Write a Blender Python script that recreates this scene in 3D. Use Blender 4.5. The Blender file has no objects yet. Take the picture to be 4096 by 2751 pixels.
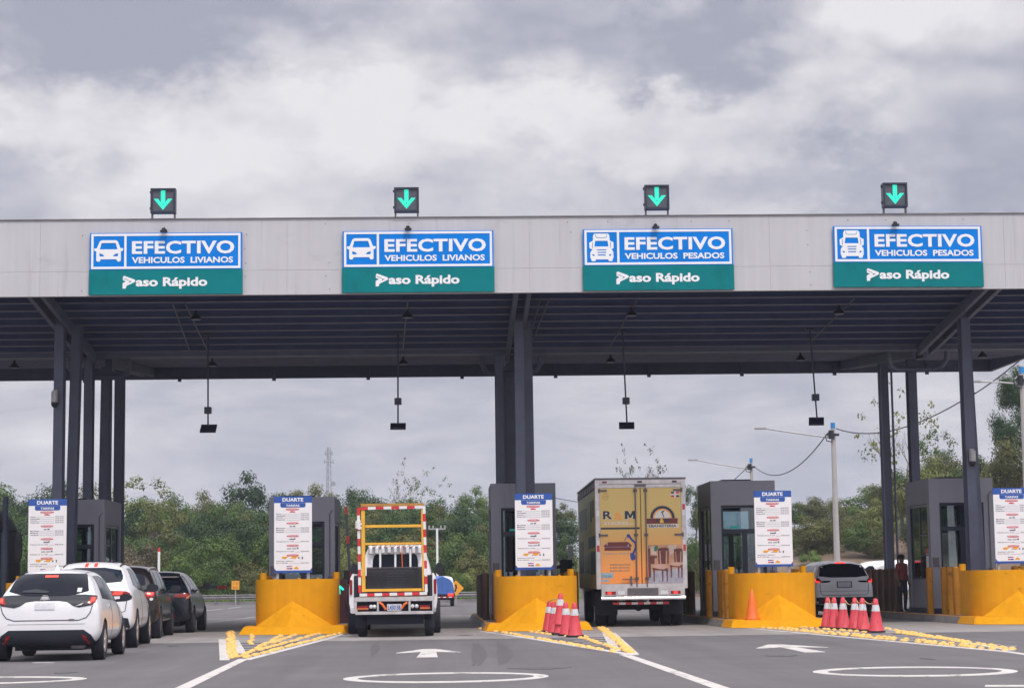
import bpy, bmesh, math, random
from mathutils import Vector, Matrix, noise
from mathutils.bvhtree import BVHTree
R = math.radians
RND = random.Random(11)
S = bpy.context.scene
COL = S.collection
# ------------------------------------------------------------------ camera
IW, IH, FPX = 4096.0, 2751.0, 8000.0
CAM = Vector((0.0, 0.0, 1.18))
YAW, PITCH, ROLL = R(1.955), math.atan(951.0 / FPX), 0.0132
_F = Vector((math.sin(YAW) * math.cos(PITCH), math.cos(YAW) * math.cos(PITCH), math.sin(PITCH)))
_R0 = Vector((math.cos(YAW), -math.sin(YAW), 0.0))
_U0 = _R0.cross(_F)
_R = _R0 * math.cos(ROLL) - _U0 * math.sin(ROLL)
_U = _R0 * math.sin(ROLL) + _U0 * math.cos(ROLL)
cd = bpy.data.cameras.new("camera")
cd.sensor_fit = 'HORIZONTAL'
cd.sensor_width = 36.0
cd.lens = 36.0 * FPX / IW
cd.clip_start = 0.5
cd.clip_end = 9000.0
cam = bpy.data.objects.new("camera", cd)
COL.objects.link(cam)
mw = Matrix((_R, _U, -_F)).transposed().to_4x4()
mw.translation = CAM
cam.matrix_world = mw
S.camera = cam


def ray(px, py):
    return (_F * FPX + _R * (px - IW / 2) + _U * (IH / 2 - py)).normalized()


def G(px, py, z=0.0):                      # point on the level z under a picture position
    d = ray(px, py)
    return CAM + d * ((z - CAM.z) / d.z)


def at(px, py, y):                         # point at the distance y under a picture position
    d = ray(px, py)
    return CAM + d * (y / d.y)


# ------------------------------------------------------------------ sky
HAZE = .00036
SUN_EL, SUN_AZ = 60.0, 20.0                # sun behind the camera, to its right
world = bpy.data.worlds.new("World")
S.world = world
world.use_nodes = True
nt = world.node_tree
nt.nodes.clear()


def N(tree, kind, **kw):
    n = tree.nodes.new(kind)
    for k, v in kw.items():
        if k.startswith('i_'):
            n.inputs[k[2:].replace('_', ' ')].default_value = v
        elif k[0] == 'n' and k[1:].isdigit():
            n.inputs[int(k[1:])].default_value = v
        else:
            setattr(n, k, v)
    return n


def mth(tree, op, a, b=None, c=None, clamp=False):
    n = tree.nodes.new('ShaderNodeMath')
    n.operation = op
    n.use_clamp = clamp
    for i, v in enumerate((a, b, c)):
        if v is None:
            continue
        if isinstance(v, (int, float)):
            n.inputs[i].default_value = v
        else:
            tree.links.new(v, n.inputs[i])
    return n.outputs[0]


def build_sky():
    L = nt.links.new
    out = N(nt, 'ShaderNodeOutputWorld')
    sky = N(nt, 'ShaderNodeTexSky', sky_type='NISHITA', sun_disc=False, sun_elevation=R(SUN_EL), sun_rotation=R(180 - SUN_AZ), dust_density=2.0)
    bg1 = N(nt, 'ShaderNodeBackground', n1=0.09)
    L(sky.outputs[0], bg1.inputs[0])
    tc = N(nt, 'ShaderNodeTexCoord')
    sep = N(nt, 'ShaderNodeSeparateXYZ')
    L(tc.outputs['Generated'], sep.inputs[0])
    mp = N(nt, 'ShaderNodeMapping')
    mp.inputs['Scale'].default_value = (1, 0.6, 1.7)
    L(tc.outputs['Generated'], mp.inputs[0])
    warp = N(nt, 'ShaderNodeTexNoise', i_Scale=11.0, i_Detail=7.0, i_Roughness=0.6)
    L(mp.outputs[0], warp.inputs['Vector'])
    warp2 = N(nt, 'ShaderNodeTexNoise', i_Scale=30.0, i_Detail=5.0, i_Roughness=0.62)
    L(mp.outputs[0], warp2.inputs['Vector'])
    ws = N(nt, 'ShaderNodeSeparateXYZ')
    L(warp.outputs['Color'], ws.inputs[0])
    ws2 = N(nt, 'ShaderNodeSeparateXYZ')
    L(warp2.outputs['Color'], ws2.inputs[0])
    x = mth(nt, 'ADD', sep.outputs[0], mth(nt, 'MULTIPLY_ADD', ws.outputs[0], 0.16, -0.08))
    x = mth(nt, 'ADD', x, mth(nt, 'MULTIPLY_ADD', ws2.outputs[0], 0.045, -0.0225))
    z = mth(nt, 'ADD', sep.outputs[2], mth(nt, 'MULTIPLY_ADD', ws.outputs[1], 0.10, -0.05))
    z = mth(nt, 'ADD', z, mth(nt, 'MULTIPLY_ADD', ws2.outputs[1], 0.035, -0.0175))
    total = None
    # clouds as patches of the sky: direction (x, z), size, brightness change, edge hardness
    blobs = [(-.21, .290, .13, .050, -.55, 1), (-.10, .275, .10, .028, -.30, 1), (-.02, .310, .07, .03, -.22, 1), (.105, .262, .088, .024, -.33, 1), (.085, .285, .06, .022, -.14, 1),
             (.13, .248, .03, .014, -.20, 1), (.265, .240, .055, .030, -.26, 1), (.265, .205, .07, .03, -.16, 1), (.10, .318, .07, .018, -.10, 1),
             (-.10, .240, .10, .030, .26, 1), (-.035, .258, .06, .03, .24, 1), (.0, .225, .12, .025, .20, 1), (.16, .228, .09, .014, .22, 1), (-.13, .212, .05, .02, .16, 1), (.06, .21, .12, .02, .12, 1),
             (.195, .268, .03, .026, .36, 1), (.225, .290, .035, .02, .22, 1), (-.19, .225, .06, .02, .22, 1), (.05, .237, .05, .012, .20, 1),
             (-.22, .19, .07, .02, -.25, 1), (.12, .195, .14, .012, -.16, 1), (.25, .19, .08, .018, -.20, 1)]
    for cx, cz, rx, rz, a, _ in blobs:
        u = mth(nt, 'MULTIPLY', mth(nt, 'ADD', x, -cx), 1.0 / rx)
        v = mth(nt, 'MULTIPLY', mth(nt, 'ADD', z, -cz), 1.0 / rz)
        d = mth(nt, 'ADD', mth(nt, 'MULTIPLY', u, u), mth(nt, 'MULTIPLY', v, v))
        g = mth(nt, 'POWER', 2.71828, mth(nt, 'MULTIPLY', d, -1.0))
        if a < 0:                                    # thicker clouds have a firmer rim
            mr = N(nt, 'ShaderNodeMapRange', interpolation_type='SMOOTHSTEP')
            mr.inputs[1].default_value, mr.inputs[2].default_value = 0.06, 0.62
            L(g, mr.inputs[0])
            g = mr.outputs[0]
        t = mth(nt, 'MULTIPLY', g, a)
        total = t if total is None else mth(nt, 'ADD', total, t)
    fine = N(nt, 'ShaderNodeTexNoise', i_Scale=9.5, i_Detail=6.0, i_Roughness=0.56, i_Distortion=0.1)
    L(mp.outputs[0], fine.inputs['Vector'])
    puffs = []                                        # billows: rounded tops parted by darker creases, at three sizes
    for sc_, am_ in ((8.0, .60), (19.0, .30), (42.0, .13)):
        pn = N(nt, 'ShaderNodeTexNoise', i_Scale=sc_, i_Detail=2.0, i_Roughness=.5, i_Distortion=.3)
        L(mp.outputs[0], pn.inputs['Vector'])
        bl = mth(nt, 'ABSOLUTE', mth(nt, 'MULTIPLY_ADD', pn.outputs[0], 2.0, -1.0))
        puffs.append(mth(nt, 'MULTIPLY', mth(nt, 'ADD', bl, -.17), am_ * 1.6))
    big = N(nt, 'ShaderNodeTexNoise', i_Scale=5.0, i_Detail=3.0)
    L(mp.outputs[0], big.inputs['Vector'])
    val = mth(nt, 'ADD', total, mth(nt, 'MULTIPLY_ADD', fine.outputs[0], 1.0, 0.11))
    val = mth(nt, 'ADD', val, mth(nt, 'MULTIPLY_ADD', big.outputs[0], 0.4, -0.2))
    hi = N(nt, 'ShaderNodeMapRange', interpolation_type='SMOOTHSTEP')
    hi.inputs[1].default_value, hi.inputs[2].default_value = .12, .22
    hi.inputs[3].default_value, hi.inputs[4].default_value = .35, 1.0
    L(sep.outputs[2], hi.inputs[0])
    for pf in puffs:
        val = mth(nt, 'ADD', val, mth(nt, 'MULTIPLY', pf, hi.outputs[0]))
    strat = N(nt, 'ShaderNodeMapping')                # long flat layers low over the horizon
    strat.inputs['Scale'].default_value = (1, .5, 4.5)
    L(tc.outputs['Generated'], strat.inputs[0])
    lmask = N(nt, 'ShaderNodeMapRange', interpolation_type='SMOOTHSTEP')
    lmask.inputs[1].default_value, lmask.inputs[2].default_value = .12, .20
    lmask.inputs[3].default_value, lmask.inputs[4].default_value = 1.15, .10
    L(sep.outputs[2], lmask.inputs[0])
    lay = N(nt, 'ShaderNodeTexNoise', i_Scale=14.0, i_Detail=6.0, i_Roughness=.6, i_Distortion=.4)
    L(strat.outputs[0], lay.inputs['Vector'])
    val = mth(nt, 'ADD', val, mth(nt, 'MULTIPLY', mth(nt, 'ADD', lay.outputs[0], -.5), lmask.outputs[0]))
    # lower sky is a smooth bluish grey
    low = N(nt, 'ShaderNodeMapRange', interpolation_type='SMOOTHSTEP')
    low.inputs[1].default_value, low.inputs[2].default_value = 0.10, 0.20
    low.inputs[3].default_value, low.inputs[4].default_value = -0.16, 0.06
    L(sep.outputs[2], low.inputs[0])
    val = mth(nt, 'ADD', val, low.outputs[0])
    ramp = N(nt, 'ShaderNodeValToRGB')
    cr = ramp.color_ramp
    cr.elements[0].position, cr.elements[0].color = 0.0, (.39, .405, .49, 1)
    cr.elements[1].position, cr.elements[1].color = 1.0, (.87, .85, .875, 1)
    for p, c in ((.28, (.505, .51, .585)), (.5, (.625, .615, .67)), (.75, (.75, .73, .765))):
        e = cr.elements.new(p)
        e.color = (*c, 1)
    L(val, ramp.inputs[0])
    up = N(nt, 'ShaderNodeMapRange')                  # overcast skies are brighter overhead
    up.inputs[1].default_value, up.inputs[2].default_value = 0.3, 1.0
    up.inputs[3].default_value, up.inputs[4].default_value = 1.0, 2.3
    L(sep.outputs[2], up.inputs[0])
    bg2 = N(nt, 'ShaderNodeBackground')
    L(ramp.outputs[0], bg2.inputs[0])
    back = N(nt, 'ShaderNodeMapRange')                # and on the side where the sun stands
    back.inputs[1].default_value, back.inputs[2].default_value = 0.3, -0.8
    back.inputs[3].default_value, back.inputs[4].default_value = 1.0, 1.5
    L(sep.outputs[1], back.inputs[0])
    L(mth(nt, 'MULTIPLY', up.outputs[0], back.outputs[0]), bg2.inputs[1])
    mix = N(nt, 'ShaderNodeMixShader', n0=0.94)
    L(bg1.outputs[0], mix.inputs[1])
    L(bg2.outputs[0], mix.inputs[2])
    L(mix.outputs[0], out.inputs[0])


build_sky()
sd = bpy.data.lights.new("sun", 'SUN')
sd.energy = 2.0
sd.angle = R(3.0)
sd.color = (1.0, 0.95, 0.88)
sun = bpy.data.objects.new("sun", sd)
COL.objects.link(sun)
_sv = Vector((math.sin(R(SUN_AZ)) * math.cos(R(SUN_EL)), -math.cos(R(SUN_AZ)) * math.cos(R(SUN_EL)), math.sin(R(SUN_EL))))
sun.rotation_euler = _sv.to_track_quat('Z', 'Y').to_euler()
S.view_settings.view_transform = 'Standard'
S.view_settings.look = 'None'
S.view_settings.exposure = 0.0
S.view_settings.gamma = 1.0
S.view_settings.use_curve_mapping = False


# ------------------------------------------------------------------ materials
def srgb(r, g, b):
    f = lambda v: (v / 255 / 12.92) if v / 255 <= .04045 else ((v / 255 + .055) / 1.055) ** 2.4
    return (f(r), f(g), f(b))


def mat(name, col, rough=.6, metal=0., var=.12, scale=3., bump=0., bscale=60., emit=0., ecol=None, coat=0., spec=.5, streak=0., alpha=None):
    m = bpy.data.materials.new(name)
    m.use_nodes = True
    t = m.node_tree
    b = t.nodes['Principled BSDF']
    b.inputs['Roughness'].default_value = rough
    b.inputs['Metallic'].default_value = metal
    b.inputs['Specular IOR Level'].default_value = spec
    b.inputs['Coat Weight'].default_value = coat
    b.inputs['Coat Roughness'].default_value = .06
    tc = N(t, 'ShaderNodeTexCoord')
    c = (*col, 1)
    if var > 0:
        no = N(t, 'ShaderNodeTexNoise', i_Scale=scale, i_Detail=5.0, i_Roughness=.6)
        t.links.new(tc.outputs['Object'], no.inputs['Vector'])
        fac = no.outputs[0]
        if streak > 0:
            mp = N(t, 'ShaderNodeMapping')
            mp.inputs['Scale'].default_value = (3.0, 3.0, .12)
            t.links.new(tc.outputs['Object'], mp.inputs[0])
            n2 = N(t, 'ShaderNodeTexNoise', i_Scale=2.2, i_Detail=4.0)
            t.links.new(mp.outputs[0], n2.inputs['Vector'])
            fac = mth(t, 'ADD', mth(t, 'MULTIPLY', fac, 1 - streak), mth(t, 'MULTIPLY', n2.outputs[0], streak))
        rp = N(t, 'ShaderNodeValToRGB')
        rp.color_ramp.elements[0].position = .3
        rp.color_ramp.elements[1].position = .7
        rp.color_ramp.elements[0].color = (*[max(0, v * (1 - var)) for v in col], 1)
        rp.color_ramp.elements[1].color = (*[min(1, v * (1 + var)) for v in col], 1)
        t.links.new(fac, rp.inputs[0])
        t.links.new(rp.outputs[0], b.inputs['Base Color'])
    else:
        b.inputs['Base Color'].default_value = c
    if bump > 0:
        n3 = N(t, 'ShaderNodeTexNoise', i_Scale=bscale, i_Detail=4.0)
        t.links.new(tc.outputs['Object'], n3.inputs['Vector'])
        bp = N(t, 'ShaderNodeBump', i_Strength=bump, i_Distance=.02)
        t.links.new(n3.outputs[0], bp.inputs['Height'])
        t.links.new(bp.outputs[0], b.inputs['Normal'])
    if emit > 0:
        b.inputs['Emission Color'].default_value = (*(ecol or col), 1)
        b.inputs['Emission Strength'].default_value = emit
    return m


def glass_mat(name, tint, gloss=.12, rough=.02):
    m = bpy.data.materials.new(name)
    m.use_nodes = True
    t = m.node_tree
    t.nodes.clear()
    o = N(t, 'ShaderNodeOutputMaterial')
    tr = N(t, 'ShaderNodeBsdfTransparent')
    tr.inputs[0].default_value = (*tint, 1)
    gl = N(t, 'ShaderNodeBsdfGlossy')
    gl.inputs['Roughness'].default_value = rough
    gl.inputs[0].default_value = (.9, .95, 1, 1)
    fr = N(t, 'ShaderNodeFresnel', i_IOR=1.5)
    mx = N(t, 'ShaderNodeMixShader')
    t.links.new(mth(t, 'ADD', fr.outputs[0], gloss * .3, clamp=True), mx.inputs[0])
    t.links.new(tr.outputs[0], mx.inputs[1])
    t.links.new(gl.outputs[0], mx.inputs[2])
    t.links.new(mx.outputs[0], o.inputs[0])
    return m


def leaf_mat(name, c1, c2, c3=None):
    m = bpy.data.materials.new(name)
    m.use_nodes = True
    t = m.node_tree
    b = t.nodes['Principled BSDF']
    b.inputs['Roughness'].default_value = .55
    b.inputs['Specular IOR Level'].default_value = .35
    geo = N(t, 'ShaderNodeNewGeometry')
    oi = N(t, 'ShaderNodeObjectInfo')
    tc = N(t, 'ShaderNodeTexCoord')
    no = N(t, 'ShaderNodeTexNoise', i_Scale=.9, i_Detail=3.0)
    t.links.new(tc.outputs['Object'], no.inputs['Vector'])
    f = mth(t, 'ADD', mth(t, 'MULTIPLY', geo.outputs['Random Per Island'], .22), mth(t, 'MULTIPLY_ADD', no.outputs[0], 1.0, -.12))
    f = mth(t, 'ADD', f, mth(t, 'MULTIPLY_ADD', oi.outputs['Random'], .3, -.15))
    rp = N(t, 'ShaderNodeValToRGB')
    rp.color_ramp.elements[0].color = (*c1, 1)
    rp.color_ramp.elements[1].color = (*(c3 or c2), 1)
    rp.color_ramp.elements[0].position, rp.color_ramp.elements[1].position = .15, .95
    if c3:
        e = rp.color_ramp.elements.new(.6)
        e.color = (*c2, 1)
    t.links.new(f, rp.inputs[0])
    t.links.new(rp.outputs[0], b.inputs['Base Color'])
    tl = N(t, 'ShaderNodeBsdfTranslucent')
    t.links.new(rp.outputs[0], tl.inputs[0])
    mx = N(t, 'ShaderNodeMixShader', n0=.25)
    t.links.new(b.outputs[0], mx.inputs[1])
    t.links.new(tl.outputs[0], mx.inputs[2])
    t.links.new(mx.outputs[0], t.nodes['Material Output'].inputs[0])
    return m


M = {}
M['yellow'] = mat('yellow_paint', (.70, .310, .004), .6, spec=.2, var=.13, scale=1.9, bump=.06, bscale=25, streak=.4)
M['bollard'] = mat('weathered_shaded_yellow_pipe', (.40, .175, .022), .65, var=.25, scale=2.5, spec=.2, streak=.5)  # weathered yellow, its base darkened to hold the shade along the islands
M['shaded_pipe'] = mat('shaded_pipe', (.085, .042, .026), .7, var=.25, scale=2.5)  # bollard yellow sunk to brown: canopy shade put into the colour
M['stud'] = mat('stud_yellow', (.80, .46, .13), .6, var=.25, scale=9)
M['concrete'] = mat('pale_concrete', (.50, .492, .515), .85, var=.07, scale=.7, bump=.08, bscale=30, streak=.55)
M['kerb'] = mat('kerb_concrete', (.20, .19, .19), .9, var=.25, scale=2.5, bump=.2)
M['steel'] = mat('dark_blue_grey_steel', (.100, .112, .168), .55, var=.15, scale=1.5)
M['purlin'] = mat('navy_purlin', (.058, .082, .175), .6, var=.15, scale=1.5)
M['lit_lip'] = mat('lit_purlin_steel', (.19, .185, .25), .5, var=.15, scale=2)  # lip painted paler than the web to carry light bounced off the ground
M['deck'] = mat('roof_deck', (.038, .070, .215), .65, var=.15, scale=1.0)
M['booth'] = mat('booth_grey', (.27, .275, .325), .7, var=.06, scale=1.5, bump=.03)
M['frame'] = mat('dark_window_frame', (.018, .025, .05), .4, var=.1)
M['black'] = mat('black_plastic', (.012, .015, .024), .5, var=.2, scale=8)
M['rubber'] = mat('tyre_rubber', (.018, .020, .032), .85, var=.25, scale=12)
M['under'] = mat('dark_underbody', (.012, .015, .032), .8, var=.2)
M['white'] = mat('white_sheet', (.80, .79, .81), .5, var=.03)
M['sign_white'] = mat('sign_white', (.82, .82, .84), .45, var=.03)
M['sign_blue'] = mat('sign_blue', (.0, .20, .68), .5, var=.10, scale=.8, spec=.12)
M['sign_green'] = mat('sign_green', (.0, .185, .20), .5, var=.10, scale=.7, spec=.12)
M['blue'] = mat('board_blue', (.022, .085, .36), .45, var=.1, scale=1)
M['red'] = mat('board_red', (.62, .025, .05), .5, var=.1)
M['ink'] = mat('ink_grey', (.10, .09, .13), .6, var=.1)
M['post'] = mat('galvanised_post', (.42, .41, .42), .5, metal=.3, var=.12, scale=6)
M['alu'] = mat('aluminium_frame', (.60, .57, .57), .38, metal=.6, var=.15, scale=5)
M['chrome'] = mat('polished_steel', (.95, .93, .92), .22, metal=.95, var=.05, scale=6)
M['dark_alu'] = mat('grimy_metal', (.14, .13, .14), .45, metal=.5, var=.2, scale=8)
M['white_paint'] = mat('white_car_paint', (.82, .81, .84), .3, var=.02, coat=.6)
M['black_paint'] = mat('black_car_paint', (.014, .011, .012), .2, var=.05, coat=.25)
M['navy_paint'] = mat('dark_blue_car_paint', (.010, .014, .022), .2, var=.05, coat=.25)
M['silver_paint'] = mat('silver_car_paint', (.90, .89, .94), .4, metal=.0, var=.04, coat=.5)
M['car_glass'] = mat('tinted_car_glass', (.006, .009, .018), .08, var=.3, scale=2, spec=.14)
M['lamp_red'] = mat('red_lens', (.25, .006, .010), .2, var=.1, coat=.1)
M['lamp_lit'] = mat('lit_brake_lamp', (.9, .05, .03), .2, var=0, emit=1.6, ecol=(1, .035, .02))
M['lamp_clear'] = mat('clear_lens', (.6, .6, .62), .12, var=.1, coat=.6)
M['amber'] = mat('amber_lens', (.55, .14, .04), .2, var=.1, coat=.3)
M['plate'] = mat('licence_plate_white', (.62, .62, .66), .4, var=.1, scale=14)
M['led'] = mat('green_led', (.02, .6, .45), .3, var=0, emit=1.15, ecol=(.02, .95, .66))
M['led_dim'] = mat('green_led_strip', (.02, .25, .22), .3, var=0, emit=.12, ecol=(.02, .7, .6))
M['screen'] = mat('grey_screen', (.075, .08, .105), .35, var=.15, scale=6)
M['cone'] = mat('red_cone', (.62, .055, .075), .5, var=.12, scale=7)
M['cone_white'] = mat('cone_band', (.62, .61, .63), .45, var=.1, scale=9)
M['orange'] = mat('orange_plastic', (.80, .15, .02), .5, var=.1, scale=6)
M['rope'] = mat('straw_rope', (.48, .34, .16), .8, var=.2)
M['tape_red'] = mat('red_reflective', (.60, .03, .035), .35, var=.15, scale=7)
M['tape_white'] = mat('white_reflective', (.74, .72, .73), .35, var=.08, scale=7)
M['trailer_white'] = mat('dirty_white_steel', (.47, .45, .46), .55, var=.22, scale=6)
M['frame_yellow'] = mat('yellow_frame_paint', (.78, .42, .04), .45, var=.12, scale=4)
M['brown_yellow'] = mat('weathered_yellow', (.42, .22, .05), .6, var=.2, scale=4)
M['mesh'] = mat('black_tailgate', (.020, .021, .027), .55, var=.3, scale=14, bump=.4, bscale=40)
M['marking'] = mat('road_paint', (.56, .53, .51), .7, var=.16, scale=5, bump=.1)
M['marking_thin'] = mat('worn_road_paint', (.40, .38, .38), .8, var=.2, scale=6)
M['skid'] = mat('skid_rubber', (.086, .081, .086), .8, var=.15, scale=8)
M['pole'] = mat('concrete_pole', (.42, .39, .38), .8, var=.1, scale=3, streak=.4)
M['blue_cap'] = mat('blue_pole_cap', (.02, .22, .55), .4, var=.1)
M['wire'] = mat('cable', (.10, .10, .12), .7, var=.1)
M['tarp'] = mat('blue_tarpaulin', (.055, .14, .42), .5, var=.2, scale=4, bump=.5, bscale=7)
M['diamond'] = mat('orange_sign', (.80, .34, .02), .45, var=.06)
M['rail'] = mat('weathered_rail', (.20, .195, .20), .7, var=.25, scale=3)
M['maroon'] = mat('maroon_cabinet', (.075, .022, .03), .5, var=.15, scale=5)
M['skin'] = mat('brown_skin', (.16, .075, .045), .6, var=.05)
M['shirt'] = mat('dark_shirt', (.20, .035, .03), .8, var=.15, scale=9)
M['vest'] = mat('orange_vest', (.75, .10, .03), .7, var=.1)
M['trouser'] = mat('navy_trousers', (.018, .02, .035), .85, var=.15)
M['hair'] = mat('black_hair', (.008, .007, .007), .7, var=.2)
M['bark'] = mat('bark', (.14, .115, .095), .9, var=.3, scale=4, bump=.4, bscale=14)
M['bark_pale'] = mat('pale_bark', (.30, .27, .22), .9, var=.25, scale=4)
M['twig'] = mat('bare_twigs', (.20, .17, .15), .9, var=.2)
M['tower'] = mat('tower_steel', (.30, .30, .34), .6, metal=.3, var=.1)
M['pane'] = glass_mat('booth_glass', (.72, .80, .82))
M['leaf_dark'] = leaf_mat('leaf_dark', (.013, .040, .014), (.038, .086, .023), (.088, .142, .034))
M['leaf_mid'] = leaf_mat('leaf_mid', (.028, .066, .014), (.085, .150, .026), (.19, .24, .05))
M['leaf_olive'] = leaf_mat('leaf_olive', (.052, .064, .018), (.135, .145, .038), (.24, .23, .075))
M['leaf_light'] = leaf_mat('leaf_light', (.085, .11, .03), (.22, .25, .065), (.38, .38, .15))
M['leaf_brown'] = leaf_mat('leaf_brown', (.085, .07, .045), (.15, .12, .075), (.22, .18, .12))
M['leaf_bright'] = leaf_mat('leaf_bright', (.06, .11, .02), (.14, .23, .04), (.22, .32, .065))


def stain(m, sc, lo, hi, amt, seed=0.):
    """blotches, drips or scuffs: noise stretched by sc, darkening the paint where it passes lo..hi"""
    t = m.node_tree
    b = t.nodes['Principled BSDF']
    src = b.inputs['Base Color'].links[0].from_socket
    tc = N(t, 'ShaderNodeTexCoord')
    mp = N(t, 'ShaderNodeMapping')
    mp.inputs['Scale'].default_value = sc
    mp.inputs['Location'].default_value = (seed, seed * .7, seed * .3)
    oi = N(t, 'ShaderNodeObjectInfo')
    ad = N(t, 'ShaderNodeVectorMath', operation='ADD')
    t.links.new(tc.outputs['Object'], ad.inputs[0])
    t.links.new(mth(t, 'MULTIPLY', oi.outputs['Random'], 40.0), ad.inputs[1])
    t.links.new(ad.outputs[0], mp.inputs[0])
    n1 = N(t, 'ShaderNodeTexNoise', i_Scale=1.0, i_Detail=6.0, i_Roughness=.65)
    t.links.new(mp.outputs[0], n1.inputs['Vector'])
    sp = N(t, 'ShaderNodeMapRange', interpolation_type='SMOOTHSTEP')
    sp.inputs[1].default_value, sp.inputs[2].default_value = lo, hi
    sp.inputs[3].default_value, sp.inputs[4].default_value = 1, 1 - amt
    t.links.new(n1.outputs[0], sp.inputs[0])
    mx = N(t, 'ShaderNodeMix', data_type='RGBA', blend_type='MULTIPLY')
    mx.inputs[0].default_value = 1
    t.links.new(src, mx.inputs[6])
    t.links.new(sp.outputs[0], mx.inputs[7])
    t.links.new(mx.outputs[2], b.inputs['Base Color'])


stain(M['concrete'], (5.0, 1, .25), .58, .72, .12)
stain(M['concrete'], (.55, 1, 1.1), .62, .68, .08, 4.)
stain(M['yellow'], (2.0, 2.0, 9.), .62, .74, .32)
stain(M['yellow'], (4, 4, 4.), .64, .70, .35, 3.)
stain(M['bollard'], (6, 6, 5.), .58, .66, .5)
stain(M['booth'], (7.0, 7, .5), .58, .72, .18)
stain(M['cone'], (14, 14, 9.), .58, .66, .45)
stain(M['cone_white'], (14, 14, 9.), .55, .66, .4)
stain(M['sign_green'], (1.2, 1, .8), .5, .75, .25)
stain(M['sign_blue'], (1.0, 1, .5), .5, .75, .18)
stain(M['marking'], (3.5, 1.2, 1), .55, .64, .45)


def gradient_mat(name, lo, hi, z0, z1, rough=.4, axis=2):
    """printed vinyl that fades from one colour to another up the panel"""
    m = mat(name, lo, rough, var=0)
    t = m.node_tree
    tc = N(t, 'ShaderNodeTexCoord')
    sp = N(t, 'ShaderNodeSeparateXYZ')
    t.links.new(tc.outputs['Object'], sp.inputs[0])
    mr = N(t, 'ShaderNodeMapRange')
    mr.inputs[1].default_value, mr.inputs[2].default_value = z0, z1
    t.links.new(sp.outputs[axis], mr.inputs[0])
    no = N(t, 'ShaderNodeTexNoise', i_Scale=5.0, i_Detail=4.0)
    t.links.new(tc.outputs['Object'], no.inputs['Vector'])
    rp = N(t, 'ShaderNodeValToRGB')
    rp.color_ramp.elements[0].color = (*lo, 1)
    rp.color_ramp.elements[1].color = (*hi, 1)
    f = mth(t, 'ADD', mr.outputs[0], mth(t, 'MULTIPLY_ADD', no.outputs[0], .12, -.06))
    t.links.new(f, rp.inputs[0])
    t.links.new(rp.outputs[0], t.nodes['Principled BSDF'].inputs['Base Color'])
    return m


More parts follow.
